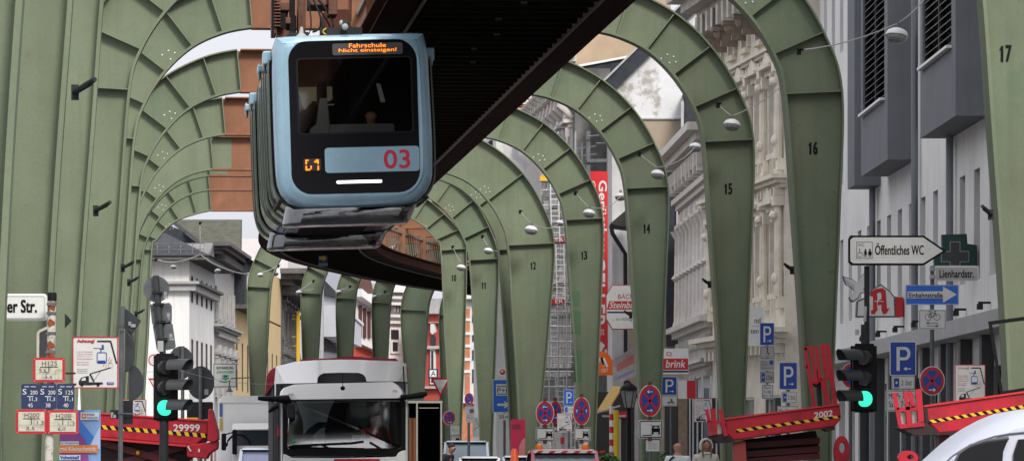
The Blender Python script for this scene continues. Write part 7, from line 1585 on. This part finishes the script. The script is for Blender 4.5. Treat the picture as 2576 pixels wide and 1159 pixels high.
def person(label, x, y, z, H, rz, shirt, trousers, hair, hood=None, lean=0, sit=False, bald=False, beard=False, group='people in the street', stripe=False, arms=.10):
    t = thing('person', label, 'person', (x, y, z), rz, group); s = H/1.75
    # facing -y ; joints
    def P(a, b, c): # lean forward about hips
        c0 = .95; q = R(lean)
        if c > c0: b, c = b-(c-c0)*math.sin(q), c0+(c-c0)*math.cos(q)
        return (a*s, b*s, c*s)
    V = [P(0, 0, .95), P(0, 0, 1.15), P(0, .0, 1.36), P(0, 0, 1.46), P(0, -.005, 1.505), P(0, -.015, 1.635), P(0, -.01, 1.70)]; Rr = [(.15, .11), (.135, .10), (.15, .095), (.066, .06), .052, .098, .084]
    V.insert(5, P(0, -.018, 1.565)); Rr.insert(5, .080); E = [(0, 1), (1, 2), (2, 3), (3, 4), (4, 5), (5, 6), (6, 7)]
    V.append(P(0, -.105, 1.605)); Rr.append(.016); E.append((6, 8))
    for sd in (-1, 1):
        b = len(V)
        knee = (P(sd*.10, -.42, .92) if sit else P(sd*.10, -.02, .50)); foot = (P(sd*.10, -.44, .50) if sit else P(sd*.10, .03, .08)); toe = (P(sd*.10, -.58, .46) if sit else P(sd*.11, -.12, .04))
        V += [P(sd*.09, 0, .88), knee, foot, toe]; Rr += [(.095, .095), .062, .042, .035]; E += [(0, b), (b, b+1), (b+1, b+2), (b+2, b+3)]
        c = len(V); hand = P(sd*(.26+arms*.3), -.14-arms, .90 if not sit else 1.02)
        V += [P(sd*.18, 0, 1.40), P(sd*.25, .02, 1.14), hand]; Rr += [.055, .042, (.026, .03)]; E += [(2, c), (c, c+1), (c+1, c+2)]
        hx, hy, hz = hand
        V.append((hx, hy-.02*s, hz-.07*s)); Rr.append((.030, .022)); E.append((c+2, c+3))
        for f in range(4):
            k = len(V); fx_ = (f-1.5)*.018*s; ln = (.062, .075, .078, .058)[f]*s if True else 0
            V += [(hx+fx_, hy-.03*s, hz-.07*s-ln*.6), (hx+fx_, hy-.045*s, hz-.07*s-ln)]; Rr += [.009, .008]; E += [(c+3, k), (k, k+1)]
        k = len(V); V += [(hx-sd*.04*s, hy-.035*s, hz-.05*s), (hx-sd*.045*s, hy-.05*s, hz-.09*s)]; Rr += [.011, .009]; E += [(c+2, k), (k, k+1)]
    Rr = [tuple(q*s for q in r) if isinstance(r, tuple) else r*s for r in Rr]
    body = skin(V, E, Rr, 'body', SKN, t)
    # clothing shells
    V2 = [P(0, 0, .92), P(0, 0, 1.15), P(0, 0, 1.38), P(0, 0, 1.455)]; R2 = [(.165, .125), (.15, .115), (.165, .11), (.085, .08)]; E2 = [(0, 1), (1, 2), (2, 3)]
    for sd in (-1, 1):
        c = len(V2); hand = P(sd*(.26+arms*.3), -.14-arms, .92 if not sit else 1.03); V2 += [P(sd*.185, 0, 1.405), P(sd*.25, .02, 1.14), hand]; R2 += [.07, .056, .042]; E2 += [(2, c), (c, c+1), (c+1, c+2)]
    R2 = [tuple(q*s for q in r) if isinstance(r, tuple) else r*s for r in R2]; sh = skin(V2, E2, R2, 'jacket', shirt, t)
    V3 = [P(0, 0, .93)]; R3 = [(.162, .12)]; E3 = []
    for sd in (-1, 1):
        b = len(V3); knee = (P(sd*.10, -.42, .92) if sit else P(sd*.10, -.02, .50)); foot = (P(sd*.10, -.43, .54) if sit else P(sd*.10, .03, .12)); V3 += [P(sd*.09, 0, .86), knee, foot]; R3 += [.105, .075, .06]; E3 += [(0, b), (b, b+1), (b+1, b+2)]
    R3 = [tuple(q*s for q in r) if isinstance(r, tuple) else r*s for r in R3]; skin(V3, E3, R3, 'trousers', trousers, t)
    hd = Vector(P(0, -.015, 1.625)); q = R(lean); HM = Matrix.Translation(hd) @ Matrix.Rotation(q, 4, 'X')
    fc = MB(); 
    for sd in (-1, 1): fc.ell((sd*.03*s, -.082*s, .012*s), (.011*s, .006*s, .006*s), 8, 5, HM); fc.box(sd*.03*s-.015*s, sd*.03*s+.015*s, -.090*s, -.082*s, .026*s, .031*s, HM)
    fc.build('eyes', DG, t, True)
    mo = MB(); mo.ell((0, -.082*s, -.052*s), (.022*s, .006*s, .006*s), 8, 5, HM); mo.build('mouth', mat('lips', (.35, .10, .09), .5), t, True)
    er = MB()
    for sd in (-1, 1): er.ell((sd*.078*s, .0, 0), (.010*s, .02*s, .03*s), 8, 6, HM)
    er.build('ears', SKN, t, True)
    sho = MB()
    if not sit:
        for sd in (-1, 1): sho.ell((sd*.105*s, -.05*s, .045*s), (.05*s, .14*s, .05*s), 10, 6)
        sho.build('shoes', DG, t, True)
    if hair and not bald:
        h = MB(); h.ell((0, .036*s, .045*s), (.092*s, .088*s, .086*s), 14, 10, HM); h.build('hair', hair, t, True)
    if hood:
        h = MB(); rings = []
        for j in range(11):
            a = R(-125+250*j/10); rings.append([(.125*s*math.sin(a), -.06*s, .135*s*math.cos(a)-.01), (.135*s*math.sin(a), .03*s, .145*s*math.cos(a)-.01), (.09*s*math.sin(a), .125*s, .10*s*math.cos(a)-.01), (.10*s*math.sin(a), -.055*s, .11*s*math.cos(a)-.01)])
        h.loft(rings, M=HM); h.ell((0, .05*s, 0), (.12*s, .085*s, .125*s), 12, 9, HM); h.ell((0, .02*s, -.16*s), (.13*s, .10*s, .05*s), 12, 6, HM); h.build('hood', hood, t, True)
        if hair:
            h = MB()
            for sd in (-1, 1): h.tube([(sd*.03*s, -.07*s, .085*s), (sd*.078*s, -.075*s, .02*s), (sd*.085*s, -.085*s, -.09*s), (sd*.07*s, -.11*s, -.22*s)], [.012*s, .015*s, .020*s, .012*s], 8, M=HM)
            h.build('long_hair', hair, t, True)
    if stripe:
        b2 = MB(); b2.loft([[(.05*s, .112*s, 1.44*s), (.10*s, .105*s, 1.45*s), (.20*s, .06*s, 1.36*s), (.17*s, .09*s, 1.34*s)], [(.05*s, .10*s, 1.44*s), (.10*s, .09*s, 1.45*s), (.20*s, .04*s, 1.36*s), (.17*s, .07*s, 1.34*s)]]); b2.build('shoulder_stripe', DG, t)
    return t
JN = mat('jeans_dark', (.03, .035, .05), .8)
p = W(1705, 1106, 75); person('bald man seen from behind in a white shirt with a dark shoulder stripe', p.x, 75, .12, p.z-.12, R(180), mat('shirt_white', (.60, .62, .66), .7), JN, None, bald=True, stripe=True)
p = W(1776, 1096, 76); person('woman with long reddish hair in a white hooded jacket', p.x, 76, .12, p.z-.16, R(8), mat('jacket_cream', (.55, .52, .48), .8, var=.1), JN, mat('hair_auburn', (.20, .11, .07), .6), hood=mat('hood_white', (.60, .58, .54), .8))
p = W(1122, 1114, 118); person('dark clothed man bending forward beside the silver blue van', p.x-.1, 118, 0, p.z+.06, R(60), mat('coat_navy', (.02, .022, .035), .8), JN, mat('hair_dark', (.03, .02, .015), .7), lean=24)
# train driver and truck driver, seated
p = W(929, 292, 65); hgt = 1.25
t_ = person('train driver in dark clothes seated behind the cab window', p.x+.02, 65.1, p.z-1.62, 1.75, R(5), mat('uniform_dark', (.02, .02, .025), .8), JN, mat('hair_dark', (.03, .02, .015), .7), sit=True, group='drivers')
p = W(943, 1052, 80.9); person('truck driver in a red shirt behind the wheel of the white truck', p.x, 81.0, p.z-1.62, 1.75, R(2), mat('shirt_red', (.45, .02, .02), .7), JN, mat('hair_dark', (.03, .02, .015), .7), sit=True, group='drivers', arms=.16)
